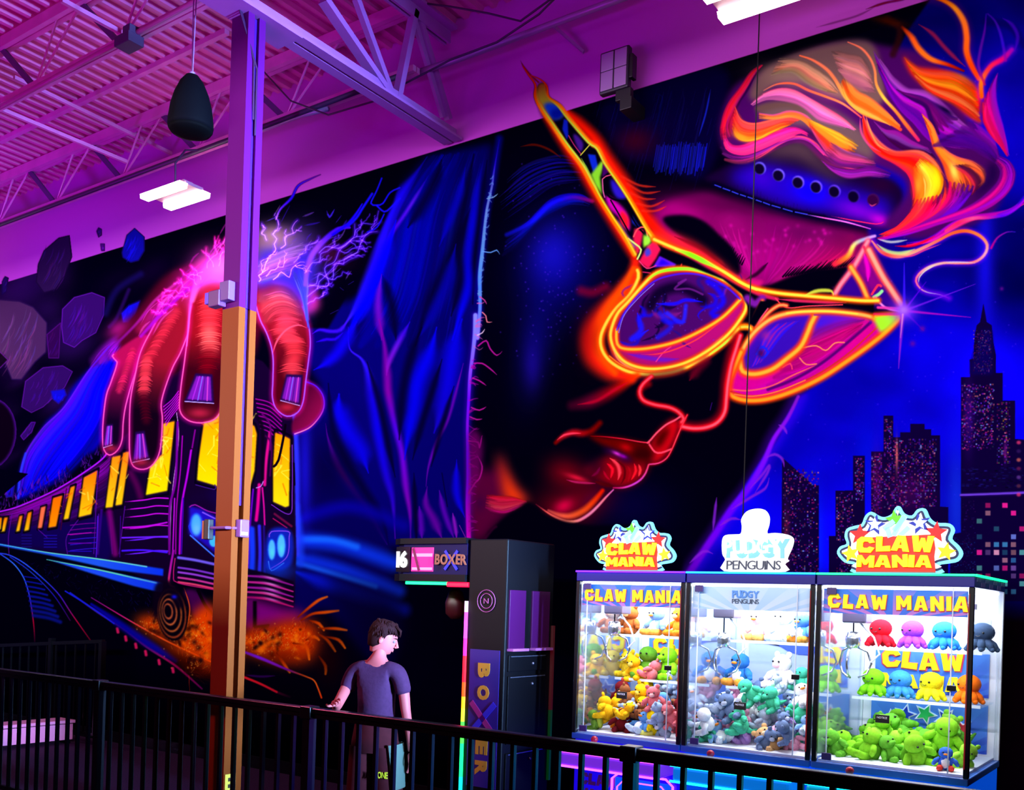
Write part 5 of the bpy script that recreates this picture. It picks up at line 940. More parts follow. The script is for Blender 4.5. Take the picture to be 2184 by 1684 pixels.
# ================================================================ ROOM
WY, DECK = 6.75, 6.86
KILL = 1.15            # how strongly the wash light is metered on the mural
def build_mural():
    paint()
    x0, x1, z1 = -14.5, -.3, 6.95
    w, h = 4096, 2004
    X = (x0+(x1-x0)*(np.arange(w, dtype=np.float32)+.5)/w)[None, :]; Z = (z1*(np.arange(h, dtype=np.float32)+.5)/h)[:, None]-EYE
    d = X*FW.x+WY*FW.y; r = X*RT.x+WY*RT.y
    a = FPX*r/d; b = FPX*Z/d
    px = np.clip(PX+(a+RO*b)/NR-.5, 0, CW-1.01); py = np.clip(PY+(RO*a-b)/NR-.5, 0, CH-1.01)
    ix, iy = px.astype(np.int32), py.astype(np.int32); fx, fy = (px-ix)[..., None], (py-iy)[..., None]
    C = np.concatenate([CAN, COV[..., None]], -1)
    c = (C[iy, ix]*(1-fx)+C[iy, ix+1]*fx)*(1-fy)+(C[iy+1, ix]*(1-fx)+C[iy+1, ix+1]*fx)*fy
    rgb, k = c[..., :3], c[..., 3:]
    lin = np.where(rgb < .04045, rgb/12.92, ((rgb+.055)/1.055)**2.4)/KILL
    wall = np.array([.46, .06, .50], np.float32)  # white wall, magenta light put into its base colour
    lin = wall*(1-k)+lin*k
    out = np.where(lin < .0031308, lin*12.92, 1.055*np.clip(lin, 1e-6, 1)**(1/2.4)-.055)
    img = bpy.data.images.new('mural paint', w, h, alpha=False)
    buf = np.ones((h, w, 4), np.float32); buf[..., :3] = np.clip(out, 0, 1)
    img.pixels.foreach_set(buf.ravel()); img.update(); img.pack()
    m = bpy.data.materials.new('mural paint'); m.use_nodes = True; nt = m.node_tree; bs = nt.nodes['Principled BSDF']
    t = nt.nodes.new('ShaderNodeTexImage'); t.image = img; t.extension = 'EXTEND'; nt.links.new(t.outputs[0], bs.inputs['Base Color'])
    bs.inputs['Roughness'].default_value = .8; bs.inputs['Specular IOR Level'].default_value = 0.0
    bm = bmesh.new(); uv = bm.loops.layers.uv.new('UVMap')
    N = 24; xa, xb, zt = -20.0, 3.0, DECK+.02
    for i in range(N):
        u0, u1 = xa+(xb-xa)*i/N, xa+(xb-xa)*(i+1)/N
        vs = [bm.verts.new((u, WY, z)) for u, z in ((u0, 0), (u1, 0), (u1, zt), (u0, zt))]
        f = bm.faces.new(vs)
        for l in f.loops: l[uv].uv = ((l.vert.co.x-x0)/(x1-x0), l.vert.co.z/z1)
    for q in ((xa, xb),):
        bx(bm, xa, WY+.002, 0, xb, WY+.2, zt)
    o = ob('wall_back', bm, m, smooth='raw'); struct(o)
build_mural()
def box_struct(name, b, m):
    bm = bmesh.new(); bx(bm, *b); return struct(ob(name, bm, m))
carpet = mat('dark carpet', (52, 24, 58), .95, noise=.35, nscale=60, bump=.3, spec=.1)
bm = bmesh.new(); bx(bm, -20, -3.5, -.1, 3, WY, 0); struct(ob('floor', bm, carpet))
box_struct('wall_left', (-20.15, -3.5, 0, -20, WY, DECK), mat('left wall paint', (60, 30, 70), .8))
box_struct('baseboard_back', (-20, WY-.015, 0, 3, WY, .12), mat('black vinyl base', (8, 6, 12), .4))
box_struct('trim_1', (-2.795, WY-.003, 2.0, -2.787, WY, DECK), mat('panel joint', (6, 3, 10), .9))
# corrugated roof deck, ribs running towards the mural wall
deckm = mat('magenta lit deck', (205, 84, 165), .55, noise=.12, nscale=3)  # white deck with the magenta light tinted into its base colour
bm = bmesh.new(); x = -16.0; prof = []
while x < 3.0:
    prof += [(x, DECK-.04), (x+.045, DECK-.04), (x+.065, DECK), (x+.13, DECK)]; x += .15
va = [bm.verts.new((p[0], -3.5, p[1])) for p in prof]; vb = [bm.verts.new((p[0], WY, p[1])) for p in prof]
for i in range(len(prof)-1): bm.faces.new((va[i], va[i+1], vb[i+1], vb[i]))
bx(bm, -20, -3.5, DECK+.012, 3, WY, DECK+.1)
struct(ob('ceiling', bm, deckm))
# ---- open web joists along the wall direction
steel = mat('magenta lit steel', (200, 96, 175), .5, noise=.1, nscale=6)  # white steel, base colour mixed with the magenta light on it
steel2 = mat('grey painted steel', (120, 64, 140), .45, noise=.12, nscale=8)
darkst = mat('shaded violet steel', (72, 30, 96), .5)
def joist(y, xa, xb, label):
    t = thing('roof_joist', label, 'roof joist', (0, y, 6.2), group=None)
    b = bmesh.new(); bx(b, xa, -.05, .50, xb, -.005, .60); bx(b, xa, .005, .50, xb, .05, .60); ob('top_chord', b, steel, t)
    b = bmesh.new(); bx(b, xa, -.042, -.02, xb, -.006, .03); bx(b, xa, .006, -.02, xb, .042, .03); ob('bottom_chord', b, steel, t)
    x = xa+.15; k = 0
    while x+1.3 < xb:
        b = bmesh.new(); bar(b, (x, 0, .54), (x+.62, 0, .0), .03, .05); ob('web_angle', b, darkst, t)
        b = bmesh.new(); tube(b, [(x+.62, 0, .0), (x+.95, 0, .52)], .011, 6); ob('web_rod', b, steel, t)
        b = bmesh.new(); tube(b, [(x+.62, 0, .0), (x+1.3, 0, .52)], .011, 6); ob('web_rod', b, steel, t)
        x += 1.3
    return t
joist(6.28, -15.8, -5.62, 'open web roof joist nearest the painted wall, left of the column')
joist(4.70, -13.4, -5.62, 'open web roof joist crossing the top left corner behind the hanging speaker')
joist(3.12, -9.6, -5.62, 'open web roof joist nearest the viewer, mostly above the frame at left')
# bridging angles under the deck, running towards the wall
for (a, b_, z, lab) in [((30, 165), (375, 332), 6.62, 'thin bridging angle under the deck left of the hanging speaker'), ((131, 0), (272, 77), 6.25, 'thin bridging bar running into the junction box at top left'), ((0, 232), (270, 345), 6.3, 'thin bridging bar below the left joist, nearest the left frame edge')]:
    p, q = at(*a, Z=z), at(*b_, Z=z); bm = bmesh.new(); bar(bm, p, q, .035, .035); tag(ob('bridging_bar', bm, steel), lab, 'steel bar')
p, q = at(0, 301, Z=6.80), at(484, 67, Z=6.80); bm = bmesh.new(); bar(bm, p, q, .05, .05); tag(ob('deck_angle', bm, steel), 'long pale angle fixed under the roof deck between two joists', 'steel angle')
# ---- main truss running from the column to the wall
GX = -5.56
tr = thing('roof_truss', 'heavy pale violet steel truss running from the column to the wall', 'roof truss', (GX, 0, 5.75))
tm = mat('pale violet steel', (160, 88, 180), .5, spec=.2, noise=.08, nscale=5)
b = bmesh.new(); bx(b, -.10, -3.4, 0, -.012, WY-.03, .02); bx(b, -.032, -3.4, .02, -.012, WY-.03, .11); bx(b, .012, -3.4, 0, .10, WY-.03, .02); bx(b, .012, -3.4, .02, .032, WY-.03, .11); ob('bottom_chord', b, tm, tr)
b = bmesh.new(); bx(b, -.11, -3.4, .90, -.012, WY-.15, .925); bx(b, -.035, -3.4, .80, -.012, WY-.15, .90); bx(b, .012, -3.4, .90, .11, WY-.15, .925); bx(b, .012, -3.4, .80, .035, WY-.15, .90); ob('top_chord', b, tm, tr)
gz = lambda x, y: (lambda p: (0, p.y, p.z-5.75))(at(x, y, X=GX))
for a_, b2, w_ in [((832, 208), (690, 0), .085), ((836, 206), (760, -2), .05), ((846, 212), (884, 24), .07), ((889, 24), (957, 255), .055), ((880, 30), (945, 250), .03)]:
    b = bmesh.new(); bar(b, gz(*a_), gz(*b2), w_, .05); ob('web_member', b, tm, tr)
for yy in (4.0, 2.9, 1.7, .4):
    b = bmesh.new(); bar(b, (0, yy, .05), (0, yy+.55, .85), .07, .05); ob('web_member', b, tm, tr); b = bmesh.new(); bar(b, (0, yy, .05), (0, yy-.5, .85), .06, .05); ob('web_member', b, tm, tr)
b = bmesh.new(); bx(b, -.13, 3.95, -.03, .13, 4.85, 0); ob('bearing_plate', b, tm, tr)
# ---- conduits and cables
def pipe(name, pts, r, m, label, cat, n=8):
    bm = bmesh.new(); tube(bm, pts, r, n); return tag(ob(name, bm, m, smooth=True), label, cat)
cm = mat('galvanised conduit', (150, 110, 170), .4, .3); blk = mat('black cable', (50, 12, 60), .5)
def seg(pts, **k): return [at(x, y, **k) for x, y in pts]
pipe('conduit', [(-15.6, 6.16, 6.12), (-9.8, 6.16, 6.115), (-5.7, 6.16, 6.12)], .022, blk, 'dark conduit run below the wall joist, left of the column', 'conduit')
pipe('conduit', seg([(560, 276), (640, 246), (700, 232)], Y=6.2), .022, cm, 'short bundle of conduit just right of the column', 'conduit')
pipe('conduit', seg([(870, 162), (1000, 118), (1240, 28), (1420, -38)], Y=6.35), .026, cm, 'pale conduit along the wall right of the truss, rising to the top edge', 'conduit')
pipe('cable', seg([(560, 150), (620, 215), (700, 245), (800, 215), (860, 180), (960, 128), (1060, 90), (1150, 30), (1190, -10)], Y=6.1), .008, blk, 'sagging black cable looped behind the truss members', 'cable')
pipe('cable', seg([(880, 4), (960, 14), (1040, 28), (1110, 45), (1200, -20)], Y=6.2), .008, blk, 'thin black cable under the deck right of the truss', 'cable')
pipe('sprinkler_pipe', seg([(-10, 234), (130, 158), (417, 2), (500, -44)], Y=4.62), .02, mat('pipe pink', (170, 70, 140), .5), 'long pale pipe crossing the top left corner below a joist', 'pipe')
p = at(277, 84, Y=4.6); t = thing('junction_box', 'dark square junction box hung on the joist at top left', 'junction box', p)
b = bmesh.new(); bx(b, -.11, -.07, -.06, .09, .07, .02, .008); ob('box', b, mat('dark box', (58, 24, 78), .6), t); b = bmesh.new(); bx(b, -.03, -.05, .02, .07, .05, .09, .008); ob('mount', b, mat('dark box', (58, 24, 78)), t)
bm = bmesh.new(); p, q = at(1175, 50, Y=6.6), at(1245, 111, Y=6.7); bar(bm, p, q, .03, .02); tag(ob('stay_rod', bm, cm), 'thin pale stay rod fixed to the wall above the flame tip', 'stay rod')
# ---- high bay lights
ledm = glow('led tube', (255, 246, 225), 14)
def high_bay(x, y, z, label, power):
    t = thing('high_bay_light', label, 'ceiling light', (x, y, z), group='high bay lights along the wall')
    b = bmesh.new(); bx(b, -.30, -.10, .0, .30, .10, .03, .005); bx(b, -.2, -.05, .035, .2, .05, .08); ob('housing', b, mat('lamp housing', (150, 90, 130), .5), t)
    for s in (-1, 1):
        b = bmesh.new(); prism(b, [(-.31, 0), (-.30, -.045), (.30, -.045), (.31, 0)], s*.13-.045, s*.13+.045); ob('led_bar', b, ledm, t)
    b = bmesh.new(); tube(b, [(0, 0, .08), (-.01, 0, .3), (.0, .10, .46), (.0, .25, .52)] if x < -5 else [(0, 0, .08), (0, 0, 1.24)], .010); ob('hanger', b, blk, t)
    l = area('high_bay_lamp', (x, y, z-.06), (0, .12, -1), .6, .35, power, (1, .90, .82), 150)
    return t
for (x, z, lab) in [(-8.34, 5.6, 'twin bar LED high bay light glowing left of the column'), (-2.43, 5.6, 'twin bar LED high bay light glowing at the top edge of the frame'), (-13.9, 5.6, 'twin bar LED high bay light just beyond the left edge')]:
    high_bay(x, 5.90 if x < -5 else 5.84, z, lab, 26)
# ---- hanging speaker
p = at(407, 250, Y=4.30); t = thing('pendant_speaker', 'black egg shaped speaker hanging on thin cables left of the column', 'speaker', p)
s = .155/44*44
b = bmesh.new(); lathe(b, [(.02, .29), (.045, .285), (.08, .24), (.115, .16), (.14, .07), (.152, -.02), (.155, -.06), (.15, -.085)], 40); ob('shell', b, mat('black plastic', (1, 1, 6), .8, spec=.06), t, True)
b = bmesh.new(); lathe(b, [(.15, -.085), (.135, -.105), (.09, -.118), (.02, -.122)], 40); ob('grille', b, mat('speaker grille', (1, 1, 3), .8, spec=.05), t, True)
b = bmesh.new(); tube(b, [(.004, 0, .29), (.03, .0, 1.3)], .004, 6); ob('cable', b, cm, t); b = bmesh.new(); tube(b, [(-.004, 0, .29), (-.012, 0, .8), (.05, 0, 1.32)], .004, 6); ob('cable', b, cm, t)
b = bmesh.new(); tube(b, [(0, 0, .28), (0, 0, .31)], .02, 10); ob('eyelet', b, cm, t)
# ---- flood light on the wall
c0 = at(1312, 150, Y=6.55); t = thing('flood_light', 'square dark flood light bracketed to the wall above the mural edge', 'flood light', c0); fm = mat('flood housing', (30, 16, 44), .5)
b = bmesh.new(); bx(b, -.12, -.03, -.17, .13, .03, .15, .012); ob('housing', b, fm, t)
for i in (0, 1):
    for j in (0, 1):
        b = bmesh.new(); bx(b, -.105+i*.117, -.036, -.15+j*.148, 0+i*.115, -.028, -.008+j*.142, .003); ob('lens', b, mat('flood lens', (150, 110, 170), .35), t)
b = bmesh.new(); bx(b, .13, -.02, -.1, .16, .05, .08, .005); bx(b, .02, -.02, -.25, .15, .03, -.17, .005); bx(b, .06, -.02, -.33, .16, .2, -.24, .005); ob('bracket', b, mat('bracket black', (8, 5, 14), .5), t)
# ================================================================ COLUMN
CXc, CY0, CY1 = -5.585, 4.42, 4.57
col = thing('steel_column', 'square steel column painted orange below and mauve above', 'column', (0, 0, 0))
def column_part(name, z0, z1, m):
    b = bmesh.new(); xa, xb = CXc-.083, CXc+.09; g0, g1 = CY0+.055, CY0+.095
    pts = [(xa, CY0), (xb, CY0), (xb, g0), (xb-.06, g0), (xb-.06, g1), (xb, g1), (xb, CY1), (xa, CY1)]
    lo = [b.verts.new((x, y, z0)) for x, y in pts]; hi = [b.verts.new((x, y, z1)) for x, y in pts]
    fs = [b.faces.new(lo), b.faces.new(hi[::-1])]
    for i in range(8): b.faces.new((lo[i], hi[i], hi[(i+1) % 8], lo[(i+1) % 8]))
    bmesh.ops.triangulate(b, faces=fs); return ob(name, b, m, col)
o = column_part('upper_shaft', 3.71, 5.72, mat('mauve column paint', (86, 6, 98), .5, spec=.1)); o['label'] = 'mauve upper part of the column'
o = column_part('lower_shaft', 0.02, 3.71, mat('orange column paint', (126, 54, 5), .5, spec=.15)); o['label'] = 'orange lower part of the column'
b = bmesh.new(); bx(b, CXc-.14, CY0-.06, 0, CXc+.14, CY1+.06, .02); ob('base_plate', b, steel2, col)
b = bmesh.new(); tube(b, [(CXc+.07, CY0+.075, z) for z in (2.36, 3.5, 5.0, 5.7)], .011); ob('conduit', b, mat('violet conduit', (64, 10, 150), .5, spec=.1), col)
b = bmesh.new(); tube(b, [(CXc+.1, CY0+.06, 5.0), (CXc+.1, CY0+.05, 5.4), (CXc+.04, CY0-.02, 5.72), (CXc-.02, CY0-.12, 5.95)], .007, 6); ob('cable', b, blk, col); b = bmesh.new(); tube(b, [(CXc+.1, CY0+.08, 4.9), (CXc+.11, CY0+.07, 5.35), (CXc+.06, CY0-.02, 5.65), (CXc, CY0-.1, 5.95)], .007, 6); ob('cable', b, blk, col)
p = at(500, 1124, Y=CY0-.03)
t = thing('switch_box', 'small violet switch box strapped to the orange column', 'switch box', (CXc+.10, CY0+.075, p.z)); vb = mat('violet box', (120, 70, 170), .4)
b = bmesh.new(); bx(b, -.008, -.045, -.06, .045, .03, .06, .006); ob('box', b, vb, t); b = bmesh.new(); bx(b, .045, -.035, -.045, .048, .015, -.025); ob('label_plate', b, mat('white label', (230, 220, 240), .5), t)
b = bmesh.new(); tube(b, [(.0, -.04, 0), (-.04, -.10, 0), (-.22, -.10, 0)], .010); ob('pipe_nipple', b, steel2, t)
b = bmesh.new(); bx(b, -.25, -.12, -.08, -.20, -.075, .06, .005); ob('clamp', b, mat('black clamp', (20, 14, 16), .5), t); b = bmesh.new(); bx(b, -.27, -.12, -.075, -.252, -.08, .05); ob('clamp_plate', b, mat('brown clamp', (150, 70, 40), .5), t)
p = at(478, 632, Y=CY0-.04); t = thing('alarm_strobe', 'small box strobe fixed where the column paint changes colour', 'alarm strobe', (CXc-.085, CY0-.035, p.z))
b = bmesh.new(); bx(b, -.075, -.03, -.06, .04, .035, .05, .006); ob('box', b, mat('strobe mauve', (90, 30, 96), .5), t); b = bmesh.new(); bx(b, -.115, -.03, -.035, -.077, .02, .045, .006); ob('lens', b, mat('strobe lens', (110, 80, 230), .2), t)
b = bmesh.new(); bx(b, .03, -.02, -.03, .13, .034, .1, .004); ob('mounting_plate', b, mat('plate mauve', (96, 50, 120), .5), t)
p = at(498, 1668, Y=CY0); t = thing('column_placard', 'small yellow placard with dark marks low on the column', 'placard', (CXc+.097, CY0+.05, p.z))
b = bmesh.new(); bx(b, -.004, -.045, -.09, .004, .045, .04); ob('plate', b, mat('yellow plate', (240, 200, 60), .5), t)
for k in range(2):
    b = bmesh.new(); bx(b, .004, -.02, -.055+k*.045, .006, .015, -.03+k*.045); ob('dark_mark', b, mat('dark mark', (60, 40, 10), .5), t)
# ================================================================ RAILINGS
rm = mat('black railing', (9, 7, 13), .28, .2); RY = 4.30
rl = thing('guard_railing', 'long black guard railing with thin balusters across the foreground', 'railing', (0, RY, 0))
b = bmesh.new(); bx(b, -13.2, -.03, 1.035, 0.4, .03, 1.07, .006); ob('top_rail', b, rm, rl)
b = bmesh.new(); bx(b, -13.2, -.02, 1.008, 0.4, .02, 1.035); ob('upper_rail', b, rm, rl); b = bmesh.new(); bx(b, -13.2, -.016, .08, 0.4, .016, .115); ob('bottom_rail', b, rm, rl)
px_ = -11.27
while px_ < .3:
    b = bmesh.new(); bx(b, px_-.03, -.03, 0, px_+.03, .03, 1.035); ob('post', b, rm, rl); b = bmesh.new(); bx(b, px_-.045, -.042, 1.0, px_+.045, .042, 1.078, .006); ob('post_collar', b, rm, rl)
    for k in range(1, 16): 
        x = px_+k*2.24/16
        if x > .3: continue
        b = bmesh.new(); bx(b, x-.012, -.012, .1, x+.012, .012, 1.012); ob('baluster', b, rm, rl)
    px_ += 2.24
fr = thing('wall_railing', 'distant black railing standing in front of the painted tracks', 'railing', (0, 6.45, 0))
zr = lambda x: 1.008+(x+12.47)*.0724
b = bmesh.new(); bar(b, (-13.5, 0, zr(-13.5)), (-10.15, 0, zr(-10.15)), .04, .04); ob('top_rail', b, rm, fr)
b = bmesh.new(); bar(b, (-13.5, 0, .12), (-10.15, 0, .12), .025, .03); ob('bottom_rail', b, rm, fr)
for x in (-13.45, -11.2, -10.17):
    b = bmesh.new(); bx(b, x-.03, -.03, 0, x+.03, .03, zr(x)+(.06 if x == -11.2 else 0)); ob('post', b, rm, fr)
x = -13.3
while x < -10.25:
    b = bmesh.new(); bx(b, x-.008, -.008, .12, x+.008, .008, zr(x)); ob('baluster', b, rm, fr); x += .2
t = thing('low_bench', 'low pale bench catching pink light behind the railing at lower left', 'bench', (-10.62, 5.75, 0)); pm = mat('bench pale', (206, 130, 170), .5)
b = bmesh.new(); bx(b, -.20, -.95, .235, .10, .62, .27, .005); ob('seat', b, pm, t)
b = bmesh.new(); bx(b, .05, -.93, .05, .08, .60, .225); ob('front_panel', b, pm, t)
for yy in (-.9, .55):
    b = bmesh.new(); bx(b, -.18, yy, 0, .04, yy+.05, .235); ob('leg', b, rm, t)
# added unseen hood that limits the wash light to the mural
t = thing('added_wash_hood', 'long unseen hood added behind the viewer to trim the mural wash', 'wash light', (-5, -1.5, 4.5)); hm = mat('added hood black', (6, 6, 8), .9)
b = bmesh.new(); bx(b, -11.2, -.14, .090, 11.2, .62, .115); ob('added_hood_top', b, hm, t)
b = bmesh.new(); bx(b, -11.2, -.14, -.315, 11.2, .62, -.29); ob('added_hood_bottom', b, hm, t); b = bmesh.new(); bx(b, -11.2, -.15, -.315, 11.2, -.13, .12); ob('back', b, hm, t)
# ================================================================ CLAW MACHINES
MF, MB_, MT = 5.70, 6.62, 1.985
white = mat('cabinet white', (235, 238, 250), .5); dark = mat('cabinet navy', (14, 6, 120), .35); postm = mat('post black', (8, 6, 14), .3)
acr = mat('acrylic edge', (215, 225, 240), .2); gl_ = glass(); shelfm = glass('shelf glass', (.92, .96, 1.0), .08)
yel = mat('sign yellow', (255, 228, 0), .5, emit=(255, 232, 0), es=1.0); red_ = mat('sign red', (235, 30, 10), .5, emit=(240, 40, 10), es=.8)
yelp = mat('yellow print', (255, 225, 0), .5); pinkp = mat('pink print', (235, 60, 110), .5); bluep = mat('blue print', (20, 60, 200), .5); orangep = mat('orange print', (240, 120, 20), .5)
def burst(name, c1, c2, c3):
    """procedural sunburst print: rays of two colours fading to a third along the height"""
    m = bpy.data.materials.new(name); m.use_nodes = True; nt = m.node_tree; b = nt.nodes['Principled BSDF']; L = nt.links
    tc = nt.nodes.new('ShaderNodeTexCoord'); sp = nt.nodes.new('ShaderNodeSeparateXYZ'); L.new(tc.outputs['Generated'], sp.inputs[0])
    def mth(op, a, v):
        n = nt.nodes.new('ShaderNodeMath'); n.operation = op
        for i, q in enumerate((a, v)):
            if q is None: continue
            if isinstance(q, (int, float)): n.inputs[i].default_value = q
            else: L.new(q, n.inputs[i])
        return n.outputs[0]
    ang = mth('ARCTAN2', mth('ADD', sp.outputs[2], .35), mth('SUBTRACT', sp.outputs[0], .5)); s = mth('SINE', mth('MULTIPLY', ang, 26.0), None); s = mth('GREATER_THAN', s, 0.0)
    def rgb(c): return (*[((v/255)**2.2) for v in c], 1)
    m1 = nt.nodes.new('ShaderNodeMix'); m1.data_type = 'RGBA'; L.new(s, m1.inputs[0]); m1.inputs[6].default_value = rgb(c1); m1.inputs[7].default_value = rgb(c2)
    m2 = nt.nodes.new('ShaderNodeMix'); m2.data_type = 'RGBA'; L.new(mth('MULTIPLY', sp.outputs[2], .8), m2.inputs[0]); L.new(m1.outputs[2], m2.inputs[6]); m2.inputs[7].default_value = rgb(c3)
    L.new(m2.outputs[2], b.inputs['Base Color']); b.inputs['Roughness'].default_value = .5
    return m
burst1 = burst('header sunburst', (60, 110, 230), (190, 120, 210), (40, 130, 235)); burst2 = burst('pale sunburst', (170, 205, 245), (205, 222, 250), (190, 225, 250)); backb = burst('back sunburst', (24, 70, 205), (50, 110, 225), (90, 150, 240))
SCAL = [(450, 1500), (466, 1455), (508, 1437), (494, 1392), (506, 1342), (560, 1322), (598, 1312), (618, 1262), (655, 1236), (700, 1262), (740, 1272), (782, 1252), (800, 1215), (825, 1207), (852, 1250), (900, 1266), (930, 1230), (975, 1226), (1002, 1280), (1042, 1312), (1118, 1320), (1146, 1360), (1132, 1410), (1172, 1452), (1196, 1500), (1170, 1546), (1112, 1560), (1062, 1572), (1060, 1626), (572, 1626), (560, 1572), (500, 1556)]
def inset(pts, k):
    cx = sum(p[0] for p in pts)/len(pts); cz = sum(p[1] for p in pts)/len(pts)
    out = []
    n = len(pts)
    for i in range(n):
        a, b, c = Vector(pts[i-1]), Vector(pts[i]), Vector(pts[(i+1) % n]); t = (c-a).normalized(); nn = Vector((-t.y, t.x))
        if nn.dot(Vector((cx, cz))-b) < 0: nn = -nn
        out.append(tuple(b+nn*k))
    return out
def smooth_closed(pts, m=3):
    out = []; n = len(pts)
    for i in range(n):
        p0, p1, p2, p3 = [Vector(pts[(i+j-1) % n]) for j in range(4)]
        for k in range(m):
            t = k/m; out.append(tuple(.5*((2*p1)+(-p0+p2)*t+(2*p0-5*p1+4*p2-p3)*t*t+(-p0+3*p1-3*p2+p3)*t**3)))
    return out
cyg = glow('sign cyan glow', (120, 215, 255), 1.6); whg = glow('sign white glow', (255, 255, 255), 1.5); navy = mat('sign navy', (10, 30, 90), .5)
def plate(name, pts, y0, y1, m, parent, loc=(0, 0, 0)):
    b = bmesh.new(); prism(b, pts, y0, y1); o = ob(name, b, m, parent); o.location = loc; return o
def claw_topper(t, cx, z0, wid, dim=1.0):
    k = wid/746; base = [((x-822)*k, (1626-y)*k) for x, y in SCAL]; sm = smooth_closed(base)
    s = plate('topper_sign', sm, -.012, .012, cyg, t, (cx, .10, z0))
    plate('navy_line', smooth_closed(inset(base, .016*wid/.6)), -.015, -.011, navy, s); plate('white_field', smooth_closed(inset(base, .028*wid/.6)), -.018, -.014, whg, s)
    R = lambda n, c, e, es: mat(n, c, .5, emit=e, es=es)
    for (x, y, r, c, ci, e) in [(592, 1380, 52, 'red star', (230, 10, 10), .9), (1045, 1372, 52, 'red star', (230, 10, 10), .9), (682, 1322, 52, 'blue star', (20, 40, 170), .3), (950, 1318, 52, 'blue star', (20, 40, 170), .3), (800, 1290, 46, 'green star', (90, 220, 20), .8), (538, 1500, 44, 'yellow star', (255, 190, 0), .9), (1105, 1490, 44, 'yellow star', (255, 190, 0), .9)]:
        m = R('sign '+c, ci, ci, e); plate('star', star((x-822)*k, (1626-y)*k, r*k*1.3, random.uniform(-.3, .3)), -.022, -.017, m, s)
    for (x, y) in [(682, 1318), (950, 1314)]: plate('star', star((x-822)*k, (1626-y)*k, 46*k), -.025, -.021, R('sign pale star', (190, 225, 255), (190, 225, 255), 1.2), s)
    b = bmesh.new(); prism(b, [((x-822)*k, (1626-y)*k) for x, y in [(575, 1612), (590, 1510), (575, 1440), (640, 1400), (1030, 1385), (1045, 1470), (1040, 1520), (1050, 1612)]], -.024, -.019); ob('red_shadow', b, red_, s)
    plate('grey_plinth', [((x-822)*k, (1626-y)*k) for x, y in [(575, 1618), (580, 1606), (1045, 1590), (1050, 1618)]], -.023, -.018, mat('sign grey', (150, 120, 110), .6), s)
    # plain steel grab drawn over the stars
    for a, c in [((740, 1350), (800, 1300)), ((800, 1360), (870, 1270)), ((780, 1400), (760, 1340)), ((830, 1400), (890, 1340)), ((860, 1270), (800, 1390))]:
        b = bmesh.new(); bar(b, ((a[0]-822)*k, -.03, (1626-a[1])*k), ((c[0]-822)*k, -.03, (1626-c[1])*k), 28*k, .006, (0, 1, 0)); ob('grab_stroke', b, R('sign sky', (120, 200, 250), (150, 215, 255), 1.3), s)
    lettering('lettering_claw', 'CLAW', yel, 460*k, 100*k, s, ((808-822)*k, -.032, (1626-1450)*k), .006, .05, .10, 0, .10, 3)
    lettering('lettering_mania', 'MANIA', yel, 450*k, 76*k, s, ((808-822)*k, -.034, (1626-1548)*k), .006, .02, .08, 0, .0, 4)
def pudgy_topper(t, cx, z0):
    T = lambda x, y: ((x-1135)/2.657/372, (452-y)/2.657/372)
    pts = [T(*p) for p in [(945, 445), (950, 375), (930, 340), (925, 260), (945, 225), (1010, 220), (1045, 215), (1050, 170), (1045, 130), (1075, 85), (1130, 68), (1185, 75), (1215, 115), (1215, 165), (1205, 215), (1260, 215), (1330, 225), (1368, 250), (1362, 300), (1335, 365), (1345, 380), (1320, 400), (1322, 445)]]
    s = plate('topper_sign', smooth_closed(pts), -.012, .012, whg, t, (cx, .10, z0)); sky = mat('sign sky blue', (130, 200, 245), .5, emit=(90, 165, 245), es=.6)
    lettering('lettering_shadow', 'PUDGY', sky, .40, .115, s, (.022, -.016, T(0, 300)[1]-.012), .004, .06, .10, 0, .05, 9)
    lettering('lettering_pudgy', 'PUDGY', whg, .365, .092, s, (-.010, -.022, T(0, 300)[1]+.004), .004, .03, .10, 0, .05, 9)
    lettering('lettering_penguins', 'PENGUINS', mat('sign grey ink', (70, 76, 90), .6), .345, .055, s, (0, -.020, T(0, 408)[1]), .004, .0, .05, 0, 0, 5)
    return s
